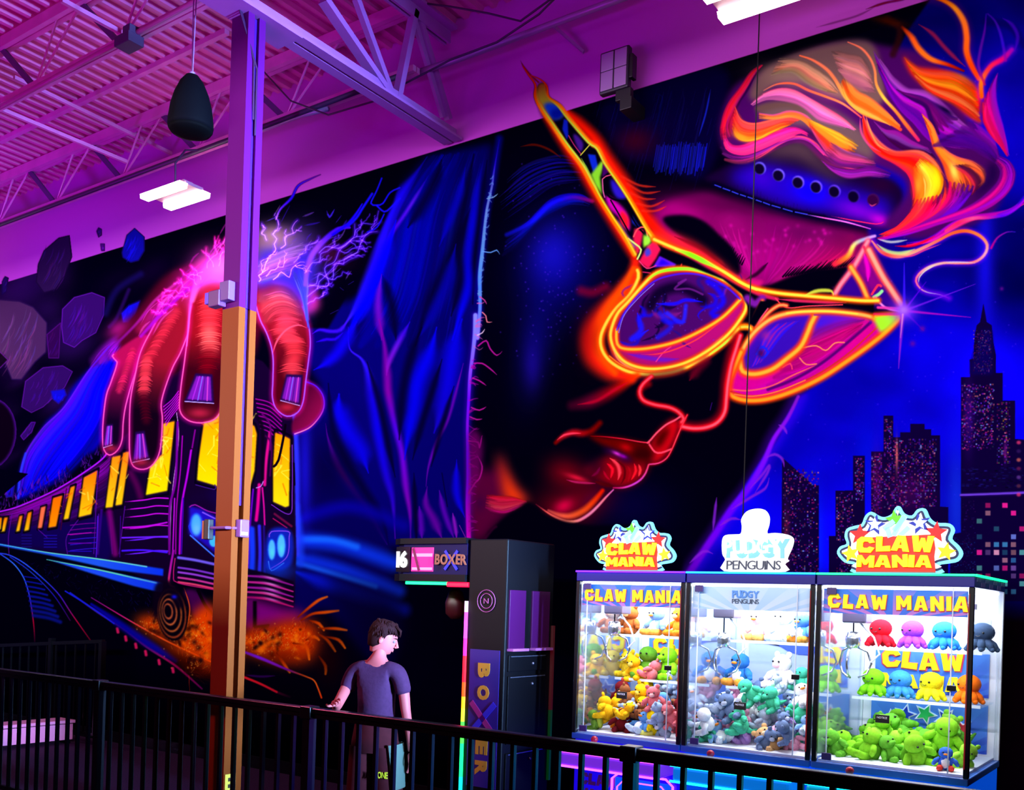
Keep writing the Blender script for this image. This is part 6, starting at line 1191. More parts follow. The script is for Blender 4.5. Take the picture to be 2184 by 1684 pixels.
def claw_machine(x0, x1, kind, led, label):
    w = x1-x0; d = MB_-MF; t = thing('claw_machine', label, 'claw machine', (x0, MF, 0)); ledmat = glow('led '+kind, led[0], 4.5); led2 = glow('led low '+kind, led[1], 6.0)
    b = bmesh.new(); bx(b, .01, .03, .0, w-.01, d, .86, .01); ob('base_cabinet', b, mat('base '+kind, {'violet': (30, 12, 170), 'cyan': (10, 60, 190), 'green': (12, 70, 170)}[kind], .3, emit={'violet': (30, 10, 220), 'cyan': (5, 70, 210), 'green': (8, 70, 190)}[kind], es=.9), t)  # cabinet emits to stand in for LED light on its front
    b = bmesh.new(); bx(b, .0, .0, .86, w, d, .90, .006); ob('deck_frame', b, mat('deck frame', (60, 110, 200), .3), t)
    b = bmesh.new(); bx(b, .0, .0, 1.915, w, d, MT-.008, .004); hd = ob('roof_header', b, dark, t)
    b = bmesh.new(); bx(b, -.002, -.012, MT-.012, w+.002, .002, MT, .002); ob('led_strip', b, ledmat, hd)
    if kind == 'green':
        b = bmesh.new(); bx(b, w-.002, 0, MT-.012, w+.012, d, MT, .002); ob('led_strip', b, ledmat, hd)
        for i in range(7):
            for j in range(2):
                if (i+j) % 2: b = bmesh.new(); bx(b, w+.001, .05+i*.12, 1.92+j*.026, w+.003, .16+i*.12, 1.945+j*.026); ob('checker', b, mat('checker violet', (90, 80, 150), .5), hd)
    # corner posts
    for px, py in ((0, 0), (w-.028, 0), (0, d-.03), (w-.028, d-.03)):
        b = bmesh.new(); bx(b, px, py, .90, px+.028, py+.028, 1.915, .004); ob('corner_post', b, postm if py == 0 else acr, t)
    b = bmesh.new(); bx(b, w-.026, -.006, .95, w-.020, -.001, 1.88); ob('edge_light', b, glow('edge red', (160, 10, 30), .5), t)
    # glass
    g = ob('front_pane', (lambda b: (bx(b, .03, .010, .905, w-.03, .014, 1.91), b)[1])(bmesh.new()), gl_, t)
    for i, (px, pz) in enumerate(((.06, 1.86), (.06, .915))):
        b = bmesh.new(); bx(b, px, -.004, pz, px+.055, .009, pz+.04, .003); ob('hinge', b, mat('hinge violet', (70, 50, 110), .4), g)
    b = bmesh.new(); bx(b, w-.12, -.01, 1.36, w-.075, .008, 1.39, .004); ob('lock', b, postm, g)
    b = bmesh.new(); bx(b, w*.42, -.002, 1.155, w*.42+.075, .008, 1.20, .002); ob('sticker', b, mat('black sticker', (10, 10, 14), .5), g)
    lettering('sticker_text', 'NOTICE', mat('white ink', (235, 235, 240), .5), .055, .012, g, (w*.42+.037, -.003, 1.185), .001, .02)
    for sx in (.002, w-.006):
        b = bmesh.new(); bx(b, sx, .03, .905, sx+.004, d-.03, 1.91); ob('side_pane', b, gl_, t)
    for sx in (.075, w-.11):
        b = bmesh.new(); bx(b, sx, .017, .91, sx+.006, .023, 1.91); ob('acrylic_rib', b, acr, t)
    # back and prize floor
    bp = white if kind != 'cyan' else mat('back pale blue', (205, 220, 250), .5)
    b = bmesh.new(); bx(b, .03, d-.02, .90, w-.03, d-.005, 1.915); bk = ob('back_panel', b, bp, t)
    b = bmesh.new(); bx(b, .03, .03, .90, w-.03, d-.02, .915); ob('prize_floor', b, white, t)
    b = bmesh.new(); bx(b, .03, .03, 1.895, w-.03, d-.02, 1.912); ob('light_panel', b, glow('panel white', (235, 242, 255), 5.0), t)
    b = bmesh.new(); bx(b, .035, .03, 1.885, w-.035, .045, 1.905); ob('front_tube', b, glow('tube white', (235, 244, 255), 9.0), t)
    area('claw_lamp', (x0+w/2, MF+.42, 1.885), (0, .0, -1), w-.14, .6, 17, (.90, .95, 1.0), 175)
    # shelves
    zs = [at(1950, 1384, Y=6.22).z, at(1950, 1494, Y=6.22).z]
    for z in zs:
        b = bmesh.new(); bx(b, w*.09 if kind != 'violet' else .04, .50, z-.012, w-.04, d-.025, z, .002); sh = ob('shelf', b, shelfm, t)
        b = bmesh.new(); bx(b, w*.09 if kind != 'violet' else .04, .494, z-.014, w-.04, .499, z+.004); ob('shelf_edge', b, acr, sh)
    b = bmesh.new(); bx(b, .008, .05, .915, .014, d-.03, 1.9); ob('mirror_panel', b, mat('mirror side', (200, 212, 235), .08, .85), t)
    # header banner behind the glass
    bz0, bz1 = 1.755, 1.895
    b = bmesh.new(); bx(b, .035, .028, bz0, w-.035, .034, bz1); hb = ob('header_banner', b, burst1 if kind != 'cyan' else burst2, t)
    if kind != 'cyan':
        lettering('lettering_outline', 'CLAW MANIA', pinkp, w*.90, .085, hb, (w*.52, .025, 1.822), .002, .085, .09, 0, 0, 6, .10)
        lettering('lettering', 'CLAW MANIA', mat('banner yellow', (250, 225, 10), .5, emit=(250, 225, 10), es=.5), w*.89, .078, hb, (w*.52, .019, 1.824), .003, .012, .09, 0, 0, 6, .14)
    else:
        lettering('lettering', 'PUDGY', mat('banner blue ink', (90, 150, 225), .5), .17, .045, hb, (w*.47, .024, 1.85), .002, .04, .1, 0, 0, 5)
        lettering('lettering', 'PENGUINS', mat('banner grey ink', (80, 95, 120), .5), .17, .028, hb, (w*.47, .024, 1.808), .002, 0, .05, 0, 0, 5)
    # back panel print
    yb = d-.024
    if kind != 'cyan':
        b = bmesh.new(); bx(b, w*.10, yb-.002, .93, w*.92, yb, zs[1]-.02); ob('blue_print', b, backb, bk)
        b = bmesh.new(); bx(b, w*.12, yb-.002, zs[1]+.02, w*.92, yb, zs[0]-.02); ob('blue_print', b, backb, bk)
        b = bmesh.new(); bx(b, w*.12, yb-.002, zs[0]+.01, w*.92, yb, 1.75); ob('blue_print', b, burst2, bk)
        lettering('lettering_outline', 'CLAW', pinkp, w*.60, .125, bk, (w*.46, yb-.004, zs[1]+.225), .002, .09, .1, 0, 0, 2); lettering('lettering', 'CLAW', yelp, w*.58, .115, bk, (w*.46, yb-.009, zs[1]+.228), .003, .04, .1, 0, 0, 2)
        lettering('lettering', 'MANIA', yelp, w*.58, .09, bk, (w*.46, yb-.009, zs[1]+.09), .003, .04, .1, 0, 0, 3)
        for i, (fx, dz, mm) in enumerate([(.244, -.165, 'red'), (.35, -.12, 'navy'), (.494, -.105, 'green'), (.637, -.125, 'navy'), (.75, -.18, 'red')]):
            plate('star', star(0, 0, .075, i*.2), -.006, -.001, mat('star white', (240, 245, 255), .5), bk, (w*fx, yb, zs[1]+dz)); plate('star', star(0, 0, .055, i*.2), -.012, -.007, {'red': mat('star red', (215, 40, 60), .5), 'navy': bluep, 'green': mat('star green', (30, 190, 90), .5)}[mm], bk, (w*fx, yb, zs[1]+dz))
    else:
        # plain wavy blue and white backdrop
        for j, (zz, hh, mm) in enumerate([(zs[1]+.02, .30, mat('backdrop lilac', (176, 190, 238), .5)), (.93, .30, mat('backdrop blue', (110, 150, 226), .5)), (zs[0]+.01, .25, mat('backdrop sky', (190, 214, 248), .5))]):
            b = bmesh.new(); bx(b, w*.08, yb-.002-j*.0005, zz, w-.05, yb, zz+hh); ob('backdrop', b, mm, bk)
        pts = [(w*.10, zs[1]+.30), (w*.22, zs[1]+.33), (w*.42, zs[1]+.24), (w*.58, zs[1]+.22), (w*.80, zs[1]+.25), (w*.90, zs[1]+.10), (w-.05, zs[1]+.12), (w-.05, zs[0]-.015), (w*.10, zs[0]-.015)]
        plate('backdrop_wave', smooth_closed(pts, 3), yb-.006, yb-.003, mat('backdrop deep', (60, 88, 205), .5), bk)
    # grab hung from a carriage
    gx, gy = (w*.14, .34); gb = bmesh.new(); bx(gb, .05, gy-.02, 1.80, w-.05, gy+.02, 1.83); bx(gb, gx-.05, gy-.07, 1.70, gx+.09, gy+.07, 1.80, .01); ca = ob('carriage', gb, mat('carriage steel', (120, 110, 130), .3, .6), t)
    drop = {'violet': 1.60, 'cyan': 1.56, 'green': 1.60}[kind]
    b = bmesh.new(); tube(b, [(gx, gy, 1.70), (gx, gy, drop)], .005, 6); ob('cord', b, postm, ca)
    b = bmesh.new(); lathe(b, [(.02, .05), (.04, .045), (.045, 0), (.04, -.045), (.02, -.05)], 20, (gx, gy, drop)); ob('motor', b, mat('chrome', (200, 205, 215), .15, .9), ca, True)
    for k in range(3):
        a = k*2*PI/3+.5; u = Vector((math.cos(a), math.sin(a), 0)); c0 = Vector((gx, gy, drop-.04))
        b = bmesh.new(); tube(b, [c0+u*.02, c0+u*.085+Vector((0, 0, -.03)), c0+u*.11+Vector((0, 0, -.10)), c0+u*.085+Vector((0, 0, -.16)), c0+u*.035+Vector((0, 0, -.185))], .0065, 8); ob('prong', b, MATS['chrome'], ca, True)
    b = bmesh.new(); tube(b, [(gx+.02, gy, 1.72), (gx+.12, gy, 1.62), (gx+.15, gy+.02, 1.52), (gx+.1, gy+.02, 1.47)], .006, 6); ob('coiled_lead', b, white, ca)
    # control shelf below, with lit outline
    b = bmesh.new(); bx(b, .04, -.20, .70, w-.04, .03, .80, .02); cp = ob('control_panel', b, mat('panel '+kind, {'violet': (120, 60, 190), 'cyan': (20, 90, 180), 'green': (20, 120, 150)}[kind], .3, emit={'violet': (110, 40, 200), 'cyan': (10, 120, 220), 'green': (10, 150, 190)}[kind], es=.7), t)  # panel emits its own colour in place of LED light falling on it
    for zz in (.70, .795):
        b = bmesh.new(); bx(b, .03, -.208, zz, w-.03, -.198, zz+.012); ob('led_trim', b, led2, cp)
    b = bmesh.new(); tube(b, [(w*.3, -.1, .80), (w*.3, -.1, .87)], .008); ball(b, (w*.3, -.1, .885), .024, 2); ob('joystick', b, mat('red knob', (210, 40, 60), .3), cp, True)
    for i in range(2):
        b = bmesh.new(); lathe(b, [(.026, .80), (.026, .812), (.014, .818)], 16, (w*.55+i*.1, -.1, 0)); ob('push_button', b, glow('button white', (250, 250, 240), 2.0), cp)
    # lower door with glowing frame
    fx0, fx1 = w*.42, w*.92
    b = bmesh.new(); bx(b, fx0, .018, .22, fx1, .03, .64, .004); ob('prize_door', b, mat('door blue', (16, 70, 190), .3, emit=(10, 90, 230), es=.8), t)
    pts = [(fx0-.02, .2), (fx0-.02, .63), (fx0+.03, .67), (fx1-.03, .67), (fx1+.02, .63), (fx1+.02, .2)]
    b = bmesh.new(); tube(b, [(x, .014, z) for x, z in pts], .008, 6); ob('led_frame', b, led2, t)
    b = bmesh.new(); tube(b, [(fx0+.02, .012, .2), (fx0+.02, .012, .58), (fx0+.06, .012, .62), (fx1-.06, .012, .62), (fx1-.02, .012, .58), (fx1-.02, .012, .2)], .005, 6); ob('led_frame', b, led2, t)
    if kind == 'violet':
        lettering('lettering', 'CLAW', mat('print brown', (170, 110, 150), .5), .28, .075, t, (.20, .024, .60), .004, .03, .08); lettering('lettering', 'MANIA', mat('print brown', (170, 110, 150), .5), .28, .075, t, (.20, .024, .50), .004, .03, .08)
    if kind == 'cyan': pudgy_topper(t, at(1609, 1216, Y=MF+.1).x-x0, MT)
    elif kind == 'violet': claw_topper(t, at(1352, 1216, Y=MF+.1).x-x0, MT, .60)
    else: claw_topper(t, at(1914, 1216, Y=MF+.1).x-x0, MT, .675)
    return t, zs
m1, zs = claw_machine(-3.52, -2.725, 'violet', ((90, 20, 255), (170, 60, 255)), 'left claw machine, narrowest, packed with yellow and grey plush toys')
m2, _ = claw_machine(-2.715, -1.905, 'cyan', ((10, 130, 235), (20, 190, 240)), 'middle claw machine with a white rounded sign and pastel plush toys')
m3, _ = claw_machine(-1.895, -1.055, 'green', ((20, 210, 110), (20, 190, 220)), 'right claw machine with eight limbed plush toys on its shelves')
# ================================================================ PLUSH TOYS
eye_m = mat('toy eye', (8, 6, 10), .2)
def plush_mat(c): return mat('plush %d %d %d' % c, c, .95, noise=.12, nscale=90, spec=.1)
def octopus(c):
    t = bpy.data.objects.new('octopus_plush', None); COL.objects.link(t); m = plush_mat(c)
    b = bmesh.new(); ball(b, (0, 0, .105), .058, 3, (1.12, .95, .92)); ball(b, (0, 0, .06), .05, 2, (1.0, .9, .7)); ob('head', b, m, t, True)
    for k in range(8):
        a = k*PI/4+.3; b = bmesh.new(); tube(b, [(math.cos(a)*.03, math.sin(a)*.03, .055), (math.cos(a)*.058, math.sin(a)*.052, .035), (math.cos(a)*.075, math.sin(a)*.066, .013)], [.022, .021, .014], 10); ball(b, (math.cos(a)*.077, math.sin(a)*.067, .014), .014, 2); ob('tentacle', b, m, t, True)
    for s in (-1, 1): b = bmesh.new(); ball(b, (s*.026, -.052, .103), .0065, 2); ob('eye', b, eye_m, t, True)
    b = bmesh.new(); tube(b, [(-.012, -.056, .088), (0, -.057, .083), (.012, -.056, .088)], .0015, 5); ob('mouth', b, eye_m, t)
    return t
def critter(c, c2, kind):
    """soft toy: one stuffed body with head and limbs; muzzle, ears, beak or shell are parts"""
    t = bpy.data.objects.new({'bear': 'bear_plush', 'bird': 'bird_plush', 'turtle': 'turtle_plush', 'dragon': 'dragon_plush'}[kind], None); COL.objects.link(t); m = plush_mat(c); m2 = plush_mat(c2)
    b = bmesh.new(); ball(b, (0, 0, .05), .052, 2, (1, .9, 1.05)); ob('body', b, m, t, True)
    b = bmesh.new(); ball(b, (0, -.008, .125), .046, 2, (1.12, 1, .95)); h = ob('head', b, m, t, True)
    for s in (-1, 1):
        b = bmesh.new(); ball(b, (s*.018, -.052, .132), .006, 1); ob('eye', b, eye_m, h, True)
        b = bmesh.new(); tube(b, [(s*.04, -.005, .08), (s*.068, -.02, .062), (s*.08, -.028, .045)], [.017, .019, .014], 8); ball(b, (s*.08, -.028, .044), .016, 1); ob('arm', b, m, t, True)
        b = bmesh.new(); tube(b, [(s*.028, -.01, .02), (s*.04, -.05, .016), (s*.043, -.075, .02)], [.022, .022, .018], 8); ball(b, (s*.043, -.078, .02), .021, 1); ob('leg', b, m if kind != 'bird' else m2, t, True)
    if kind == 'bear':
        for s in (-1, 1): b = bmesh.new(); ball(b, (s*.038, -.003, .165), .017, 2, (1, .6, 1)); ob('ear', b, m, h, True)
        b = bmesh.new(); ball(b, (0, -.05, .115), .019, 2, (1.1, .8, .85)); ob('muzzle', b, m2, h, True)
    if kind == 'bird':
        b = bmesh.new(); ball(b, (0, -.055, .118), .013, 2, (1.3, 1, .6)); ob('beak', b, mat('beak orange', (250, 140, 40), .8), h, True); b = bmesh.new(); ball(b, (0, -.018, .05), .042, 2, (.9, .8, 1)); ob('belly', b, plush_mat((240, 244, 252)), t, True)
    if kind == 'turtle':
        b = bmesh.new(); ball(b, (0, .025, .055), .055, 2, (1.1, .6, 1.1)); ob('shell', b, m2, t, True)
    if kind == 'dragon':
        for k in range(3): b = bmesh.new(); ball(b, (0, .02+.012*k, .165-.035*k), .016, 2, (.5, 1, 1.2)); ob('spike', b, m2, h, True)
        b = bmesh.new(); ball(b, (0, -.05, .115), .022, 2, (1.3, 1, .7)); ob('snout', b, m, h, True); b = bmesh.new(); tube(b, [(0, .03, .03), (0, .07, .02), (.02, .1, .03)], [.022, .014, .005], 8); ob('tail', b, m, t, True)
    return t
def put(t, loc, rot, sc, label, group=None, cat='plush toy'):
    t.location = loc; t.rotation_euler = rot; t.scale = (sc,)*3; t['label'] = label; t['category'] = cat
    if group: t['group'] = group
ocol = {'red': (215, 22, 40), 'purple': (150, 60, 205), 'blue': (40, 120, 220), 'charcoal': (60, 80, 110), 'lime green': (120, 205, 30), 'sky blue': (60, 140, 225), 'yellow': (235, 220, 30), 'orange': (245, 110, 20)}
for i, (n, x, shelf, lab) in enumerate([('red', 1877, 0, 'red eight limbed plush, leftmost on the top shelf of the right machine'), ('purple', 1945, 0, 'purple eight limbed plush on the top shelf of the right machine'), ('blue', 2013, 0, 'deep blue eight limbed plush on the top shelf of the right machine'), ('charcoal', 2094, 0, 'dark slate plush at the right end of the top shelf'),
        ('lime green', 1861, 1, 'lime green eight limbed plush, leftmost on the lower shelf'), ('sky blue', 1919, 1, 'sky blue eight limbed plush beside the lime green one on the lower shelf'), ('yellow', 1985, 1, 'yellow eight limbed plush on the lower shelf of the right machine'), ('orange', 2066, 1, 'orange eight limbed plush at the right end of the lower shelf')]):
    Yp = 6.34; p = at(x, 1380 if shelf == 0 else 1494, Y=Yp); t = octopus(ocol[n]); put(t, (p.x, Yp, zs[shelf]+.001), (0, 0, -.35+random.uniform(-.15, .15)), 1.08, lab)
USED = set()
def pile(x0, x1, specs, n, seed, where, group, zmax=.36, ysp=(5.84, 6.50), size=(.95, 1.25)):
    """toys heaped on the prize floor: front row lowest, heap rising to the back"""
    rnd = random.Random(seed); protos = {}; pts = []; tries = 0
    while len(pts) < n and tries < 9000:
        tries += 1; x = rnd.uniform(x0, x1); y = rnd.uniform(*ysp); top = .03+zmax*min(1, .45+.8*(y-ysp[0])/(ysp[1]-ysp[0])); z = .955+rnd.random()**.8*top
        if all((Vector((x, y, z))-q).length > .104*size[0]/.75*.98 for q in pts): pts.append(Vector((x, y, z)))
    pts.sort(key=lambda q: q.z)
    for i, p in enumerate(pts):          # every toy lies on the floor or on toys below it
        below = [q.z for q in pts[:i] if (Vector((p.x, p.y))-Vector((q.x, q.y))).length < .10]
        p.z = max(below)+.085 if below and p.z > max(below)+.085 else p.z if below else .955
    pts.sort(key=lambda q: (q.y, q.z))
    for i, p in enumerate(pts):
        nm, c, c2, kind = specs[int(rnd.random()**1.15*len(specs))]
        side = 'left side' if p.x < x0+(x1-x0)/3 else 'right side' if p.x > x0+(x1-x0)*2/3 else 'centre'; row = 'front' if p.y < ysp[0]+(ysp[1]-ysp[0])/3 else 'back' if p.y > ysp[0]+(ysp[1]-ysp[0])*2/3 else 'middle'
        lv = 'low' if p.z < 1.04 else 'high' if p.z > 1.18 else 'mid'
        for k in range(60):              # turn the toy until its pose sets it apart from its twins
            rot = (rnd.uniform(-.8, .6), rnd.uniform(-.7, .7), rnd.uniform(-1.5, 1.1))
            pose = 'leaning back' if rot[0] < -.4 else 'tipped forward' if rot[0] > .3 else 'tilted left' if rot[1] < -.25 else 'tilted right' if rot[1] > .25 else 'sitting upright'
            lab = '%s %s plush %s, %s in %s row, %s, %s machine' % (nm, kind, pose, lv, row, side, where)
            if lab not in USED: break
        USED.add(lab); s = rnd.uniform(*size); loc = p-Vector((0, 0, .045*s))
        if (nm, kind) not in protos: t = critter(c, c2, kind); protos[(nm, kind)] = t; put(t, loc, rot, s, lab, group)
        else: copy_tree(protos[(nm, kind)], loc, rot, s, lab, group)
pile(-3.42, -2.83, [('golden yellow', (235, 180, 20), (250, 215, 90), 'bear'), ('pale blue grey', (150, 172, 205), (215, 222, 235), 'bear'), ('bright yellow', (250, 215, 10), (250, 240, 120), 'bird'), ('orange', (240, 130, 20), (250, 200, 120), 'dragon'), ('dusty rose', (215, 110, 120), (240, 180, 180), 'bear'), ('olive green', (95, 130, 40), (160, 180, 60), 'turtle'), ('brown', (140, 84, 50), (200, 150, 110), 'bear'), ('maroon', (110, 20, 30), (170, 60, 60), 'dragon'), ('sky blue', (90, 150, 220), (200, 220, 240), 'bird')], 62, 3, 'left', 'plush heap in the left claw machine', .42, size=(.75, 1.05))
pile(-2.62, -1.99, [('pale grey', (160, 172, 196), (220, 226, 238), 'bear'), ('mint green', (70, 190, 150), (170, 230, 200), 'dragon'), ('slate blue', (105, 125, 165), (190, 200, 225), 'bear'), ('pastel pink', (232, 160, 190), (250, 210, 225), 'bear'), ('powder blue', (130, 175, 225), (215, 230, 245), 'bird'), ('lilac', (180, 140, 215), (225, 205, 240), 'bear'), ('tan', (205, 160, 110), (235, 205, 165), 'bear'), ('white', (232, 234, 240), (245, 245, 248), 'bird')], 66, 5, 'middle', 'plush heap in the middle claw machine', .36, size=(.75, 1.05))
pile(-1.80, -1.20, [('lime green', (128, 200, 40), (90, 160, 30), 'turtle'), ('leaf green', (100, 175, 50), (150, 205, 70), 'dragon'), ('spring green', (150, 215, 60), (110, 180, 40), 'bear')], 26, 8, 'right', 'plush heap in the right claw machine', .17, (5.93, 6.50), (.95, 1.35))
SX = {1268: -3.43, 1345: -3.22, 1386: -3.04, 1424: -2.86, 1262: -3.44, 1300: -3.28, 1352: -3.12, 1392: -2.97, 1426: -2.83}
def shelf_toy(x, shelf, c, c2, kind, rot, s, lab, Yp=6.32):
    p = at(x, 1380, Y=Yp); p.x = SX.get(x, min(p.x, -1.99)); t = critter(c, c2, kind); put(t, (p.x, Yp, zs[shelf]+.002), (0, 0, rot), s, lab)
shelf_toy(1268, 0, (170, 90, 40), (210, 150, 100), 'bear', -.3, 1.2, 'brown bear plush at the left end of the top shelf, left machine'); shelf_toy(1345, 0, (120, 165, 225), (230, 150, 60), 'bird', -.4, 1.2, 'blue and white bird plush on the top shelf, left machine')
shelf_toy(1386, 0, (225, 120, 30), (245, 190, 120), 'bear', -.4, 1.2, 'orange bear plush on the top shelf, left machine'); shelf_toy(1424, 0, (205, 90, 40), (245, 190, 120), 'dragon', -.4, 1.1, 'rust orange plush at the right end of the top shelf, left machine')
shelf_toy(1262, 1, (225, 190, 40), (240, 220, 90), 'bear', -.3, 1.1, 'mustard bear plush at the left end of the lower shelf, left machine'); shelf_toy(1300, 1, (90, 150, 40), (160, 200, 70), 'turtle', -.1, 1.35, 'dark green turtle plush on the lower shelf, left machine')
shelf_toy(1352, 1, (130, 215, 30), (240, 225, 40), 'dragon', -.5, 1.35, 'bright green plush with yellow spikes on the lower shelf, left machine'); shelf_toy(1392, 1, (180, 185, 195), (240, 200, 60), 'bird', -.5, 1.3, 'grey bird plush with yellow feet on the lower shelf, left machine'); shelf_toy(1426, 1, (235, 150, 130), (250, 210, 190), 'bear', -.5, 1.1, 'salmon bear plush at the right end of the lower shelf, left machine')
shelf_toy(1620, 0, (240, 205, 215), (230, 170, 90), 'bird', -.4, 1.2, 'pale pink bird plush on the top shelf, middle machine'); shelf_toy(1672, 0, (215, 225, 240), (240, 245, 250), 'bear', -.4, 1.25, 'frosty white bear plush on the top shelf, middle machine'); shelf_toy(1712, 0, (80, 140, 215), (230, 150, 60), 'bird', -.4, 1.15, 'blue bird plush at the right end of the top shelf, middle machine')
shelf_toy(1582, 1, (50, 120, 200), (230, 150, 60), 'bird', -.3, 1.3, 'blue bird plush at the left end of the lower shelf, middle machine'); shelf_toy(1672, 1, (244, 236, 240), (245, 190, 205), 'bear', -.4, 1.35, 'white bear plush with pink muzzle on the lower shelf, middle machine'); shelf_toy(1714, 1, (70, 180, 150), (160, 220, 200), 'turtle', -.4, .9, 'small teal turtle plush at the right end of the lower shelf, middle machine')
p = at(2016, 1640, Z=.92); t = critter((60, 110, 220), (230, 70, 60), 'bird'); put(t, (p.x, p.y, .918), (0, 0, .2), .75, 'little blue plush with red feet alone at the front of the right machine')
# ================================================================ BOXING MACHINE
BX = thing('boxing_machine', 'tall black boxing arcade machine with an overhanging lit canopy', 'arcade machine', (0, 0, 0)); bk_ = mat('arcade black', (4, 3, 9), .5, spec=.2); bk2 = mat('arcade blue black', (10, 5, 60), .5, spec=.2)
xa, xb, ya, yb2 = -4.20, -3.88, 5.40, 5.98
b = bmesh.new(); bx(b, xa, ya, 0, xb, yb2, 2.18, .01); ob('cabinet', b, bk_, BX)
b = bmesh.new(); prof = [(xa-.02, ya-.02), (xa-.62, ya-.02), (xa-.72, ya+.04), (xa-.75, ya+.16), (xa-.75, ya+.42), (xa-.72, ya+.54), (xa-.62, ya+.60), (xa-.02, ya+.60)]
def hprism(b, pr, z0, z1):
    lo = [b.verts.new((x, y, z0)) for x, y in pr]; hi = [b.verts.new((x, y, z1)) for x, y in pr]; b.faces.new(lo); b.faces.new(hi[::-1])
    for i in range(len(pr)): b.faces.new((lo[i], hi[i], hi[(i+1) % len(pr)], lo[(i+1) % len(pr)]))
ins = [(x+(.02 if x < xa-.3 else 0), y+(.02 if y < 5.6 else -.02)) for x, y in prof]
hprism(b, ins, 1.93, 2.15); cn = ob('canopy', b, bk2, BX)
b = bmesh.new(); hprism(b, prof, 2.15, 2.19); ob('canopy_top', b, bk_, cn); b = bmesh.new(); hprism(b, prof, 1.885, 1.935); ob('canopy_rim', b, bk_, cn)
yf = ya-.004
b = bmesh.new(); bx(b, xa-.52, yf-.004, 1.955, xa-.32, yf+.01, 2.125); sc_ = ob('lit_panel', b, glow('panel magenta', (250, 20, 150), 1.6), cn); 
for zz, hh in ((1.965, .018), (2.06, .022)):
    b = bmesh.new(); bx(b, xa-.51, yf-.008, zz, xa-.325, yf-.003, zz+hh); ob('pale_stripe', b, glow('stripe pink', (255, 150, 225), 1.8), cn)
b = bmesh.new(); bar(b, (xa-.50, yf-.010, 2.12), (xa-.44, yf-.010, 1.96), .022, .004, (0, 1, 0)); ob('dark_slash', b, mat('slash', (120, 10, 60), .5), cn)
b = bmesh.new(); bar(b, (xa-.645, ya+.02, 1.955), (xa-.645, ya+.02, 2.12), .01, .01); ob('screen_edge', b, glow('screen orange', (255, 150, 120), 1.2), cn)
b = bmesh.new(); bx(b, xa-.66, yf-.010, 1.95, xa-.53, yf-.002, 2.13); ob('display', b, mat('display dark', (16, 8, 20), .2), cn)
lettering('display_digit', '16', glow('digit white', (255, 255, 255), 2.6), .10, .12, cn, (xa-.60, yf-.016, 2.04), .004, .04)
lettering('marquee_lettering', 'BOXER', mat('marquee orange', (150, 84, 60), .5, emit=(150, 80, 60), es=.08), .28, .075, cn, (xa-.155, yf-.010, 2.04), .003, .03, .06)
for s in (-1, 1): b = bmesh.new(); bar(b, (xa-.155-.055*s, yf-.006, 2.10), (xa-.155+.055*s, yf-.006, 1.97), .02, .004, (0, 1, 0)); ob('marquee_cross', b, mat('cross blue', (30, 40, 210), .4, emit=(30, 40, 220), es=.25), cn)
b = bmesh.new(); bx(b, xa-.58, ya+.0, 1.862, xa-.20, ya+.03, 1.884, .005); ob('green_led', b, glow('led green', (40, 255, 90), 3.5), cn); b = bmesh.new(); bx(b, xa-.20, ya, 1.85, xa-.005, ya+.04, 1.884, .008); ob('red_led', b, glow('led red', (255, 10, 60), 2.6), cn)
# punching ball folded under the canopy, foot plate
b = bmesh.new(); lathe(b, [(.02, .10), (.05, .08), (.075, .0), (.07, -.08), (.03, -.12)], 20, (xa-.35, ya+.3, 1.74)); ob('punch_ball', b, mat('ball dark red', (60, 8, 20), .4), BX, True)
b = bmesh.new(); bx(b, xa-.8, ya, 0, xa, yb2, .09, .01); ob('foot_plate', b, bk_, BX)
# rainbow led down the front edge
segs = [(1.755, 1.68, (255, 170, 255)), (1.68, 1.50, (210, 60, 220)), (1.50, 1.38, (250, 30, 140)), (1.38, 1.20, (255, 20, 40)), (1.20, 1.10, (255, 70, 10)), (1.10, 1.02, (255, 170, 20)), (1.02, .93, (200, 240, 40)), (.93, .78, (60, 255, 60)), (.78, .55, (20, 250, 110)), (.55, .2, (10, 210, 200))]
for i, (z1, z0, c) in enumerate(segs): b = bmesh.new(); bx(b, xa-.014, ya-.020, z0, xa+.004, ya-.002, z1); ob('edge_led', b, glow('edge led %d' % i, c, 3.5), BX)
segs2 = [(1.6, 1.0, (150, 10, 40)), (1.0, .5, (10, 120, 50))]
for i, (z1, z0, c) in enumerate(segs2): b = bmesh.new(); bx(b, xb, yb2-.02, z0, xb+.02, yb2+.004, z1); ob('rear_led', b, glow('rear led %d' % i, c, .12), BX)
# side panel print
b = bmesh.new(); bx(b, xa+.035, ya-.005, .50, xb-.035, ya+.002, 1.43); sp_ = ob('side_print', b, mat('print violet', (40, 12, 110), .5, emit=(50, 10, 130), es=.12), BX)
po = mat('print orange', (190, 130, 40), .5, emit=(190, 120, 20), es=.10)
for i, ch in enumerate('REXOB'[::-1]):
    if ch == 'X': continue
    o = lettering('print_letter', ch, po, .10, .10, sp_, ((xa+xb)/2, ya-.008, 1.29-[0, .15, .36, .52, .66][i]), .002, .06); o.rotation_euler = (0, PI/2, 0)
for s in (-1, 1): b = bmesh.new(); bar(b, (-4.04-.10*s, ya-.008, 1.07), (-4.04+.10*s, ya-.008, .86), .04, .004, (0, 1, 0)); ob('print_cross', b, mat('print pink' if s > 0 else 'print blue', (150, 30, 110) if s > 0 else (40, 30, 170), .5, emit=(120, 20, 90) if s > 0 else (40, 30, 180), es=.2), sp_)
b = bmesh.new()
for r_ in (.075, .05): tube(b, [(-4.04+r_*math.cos(a*PI/12), ya-.006, 1.76+r_*math.sin(a*PI/12)) for a in range(25)], .003, 5, False)
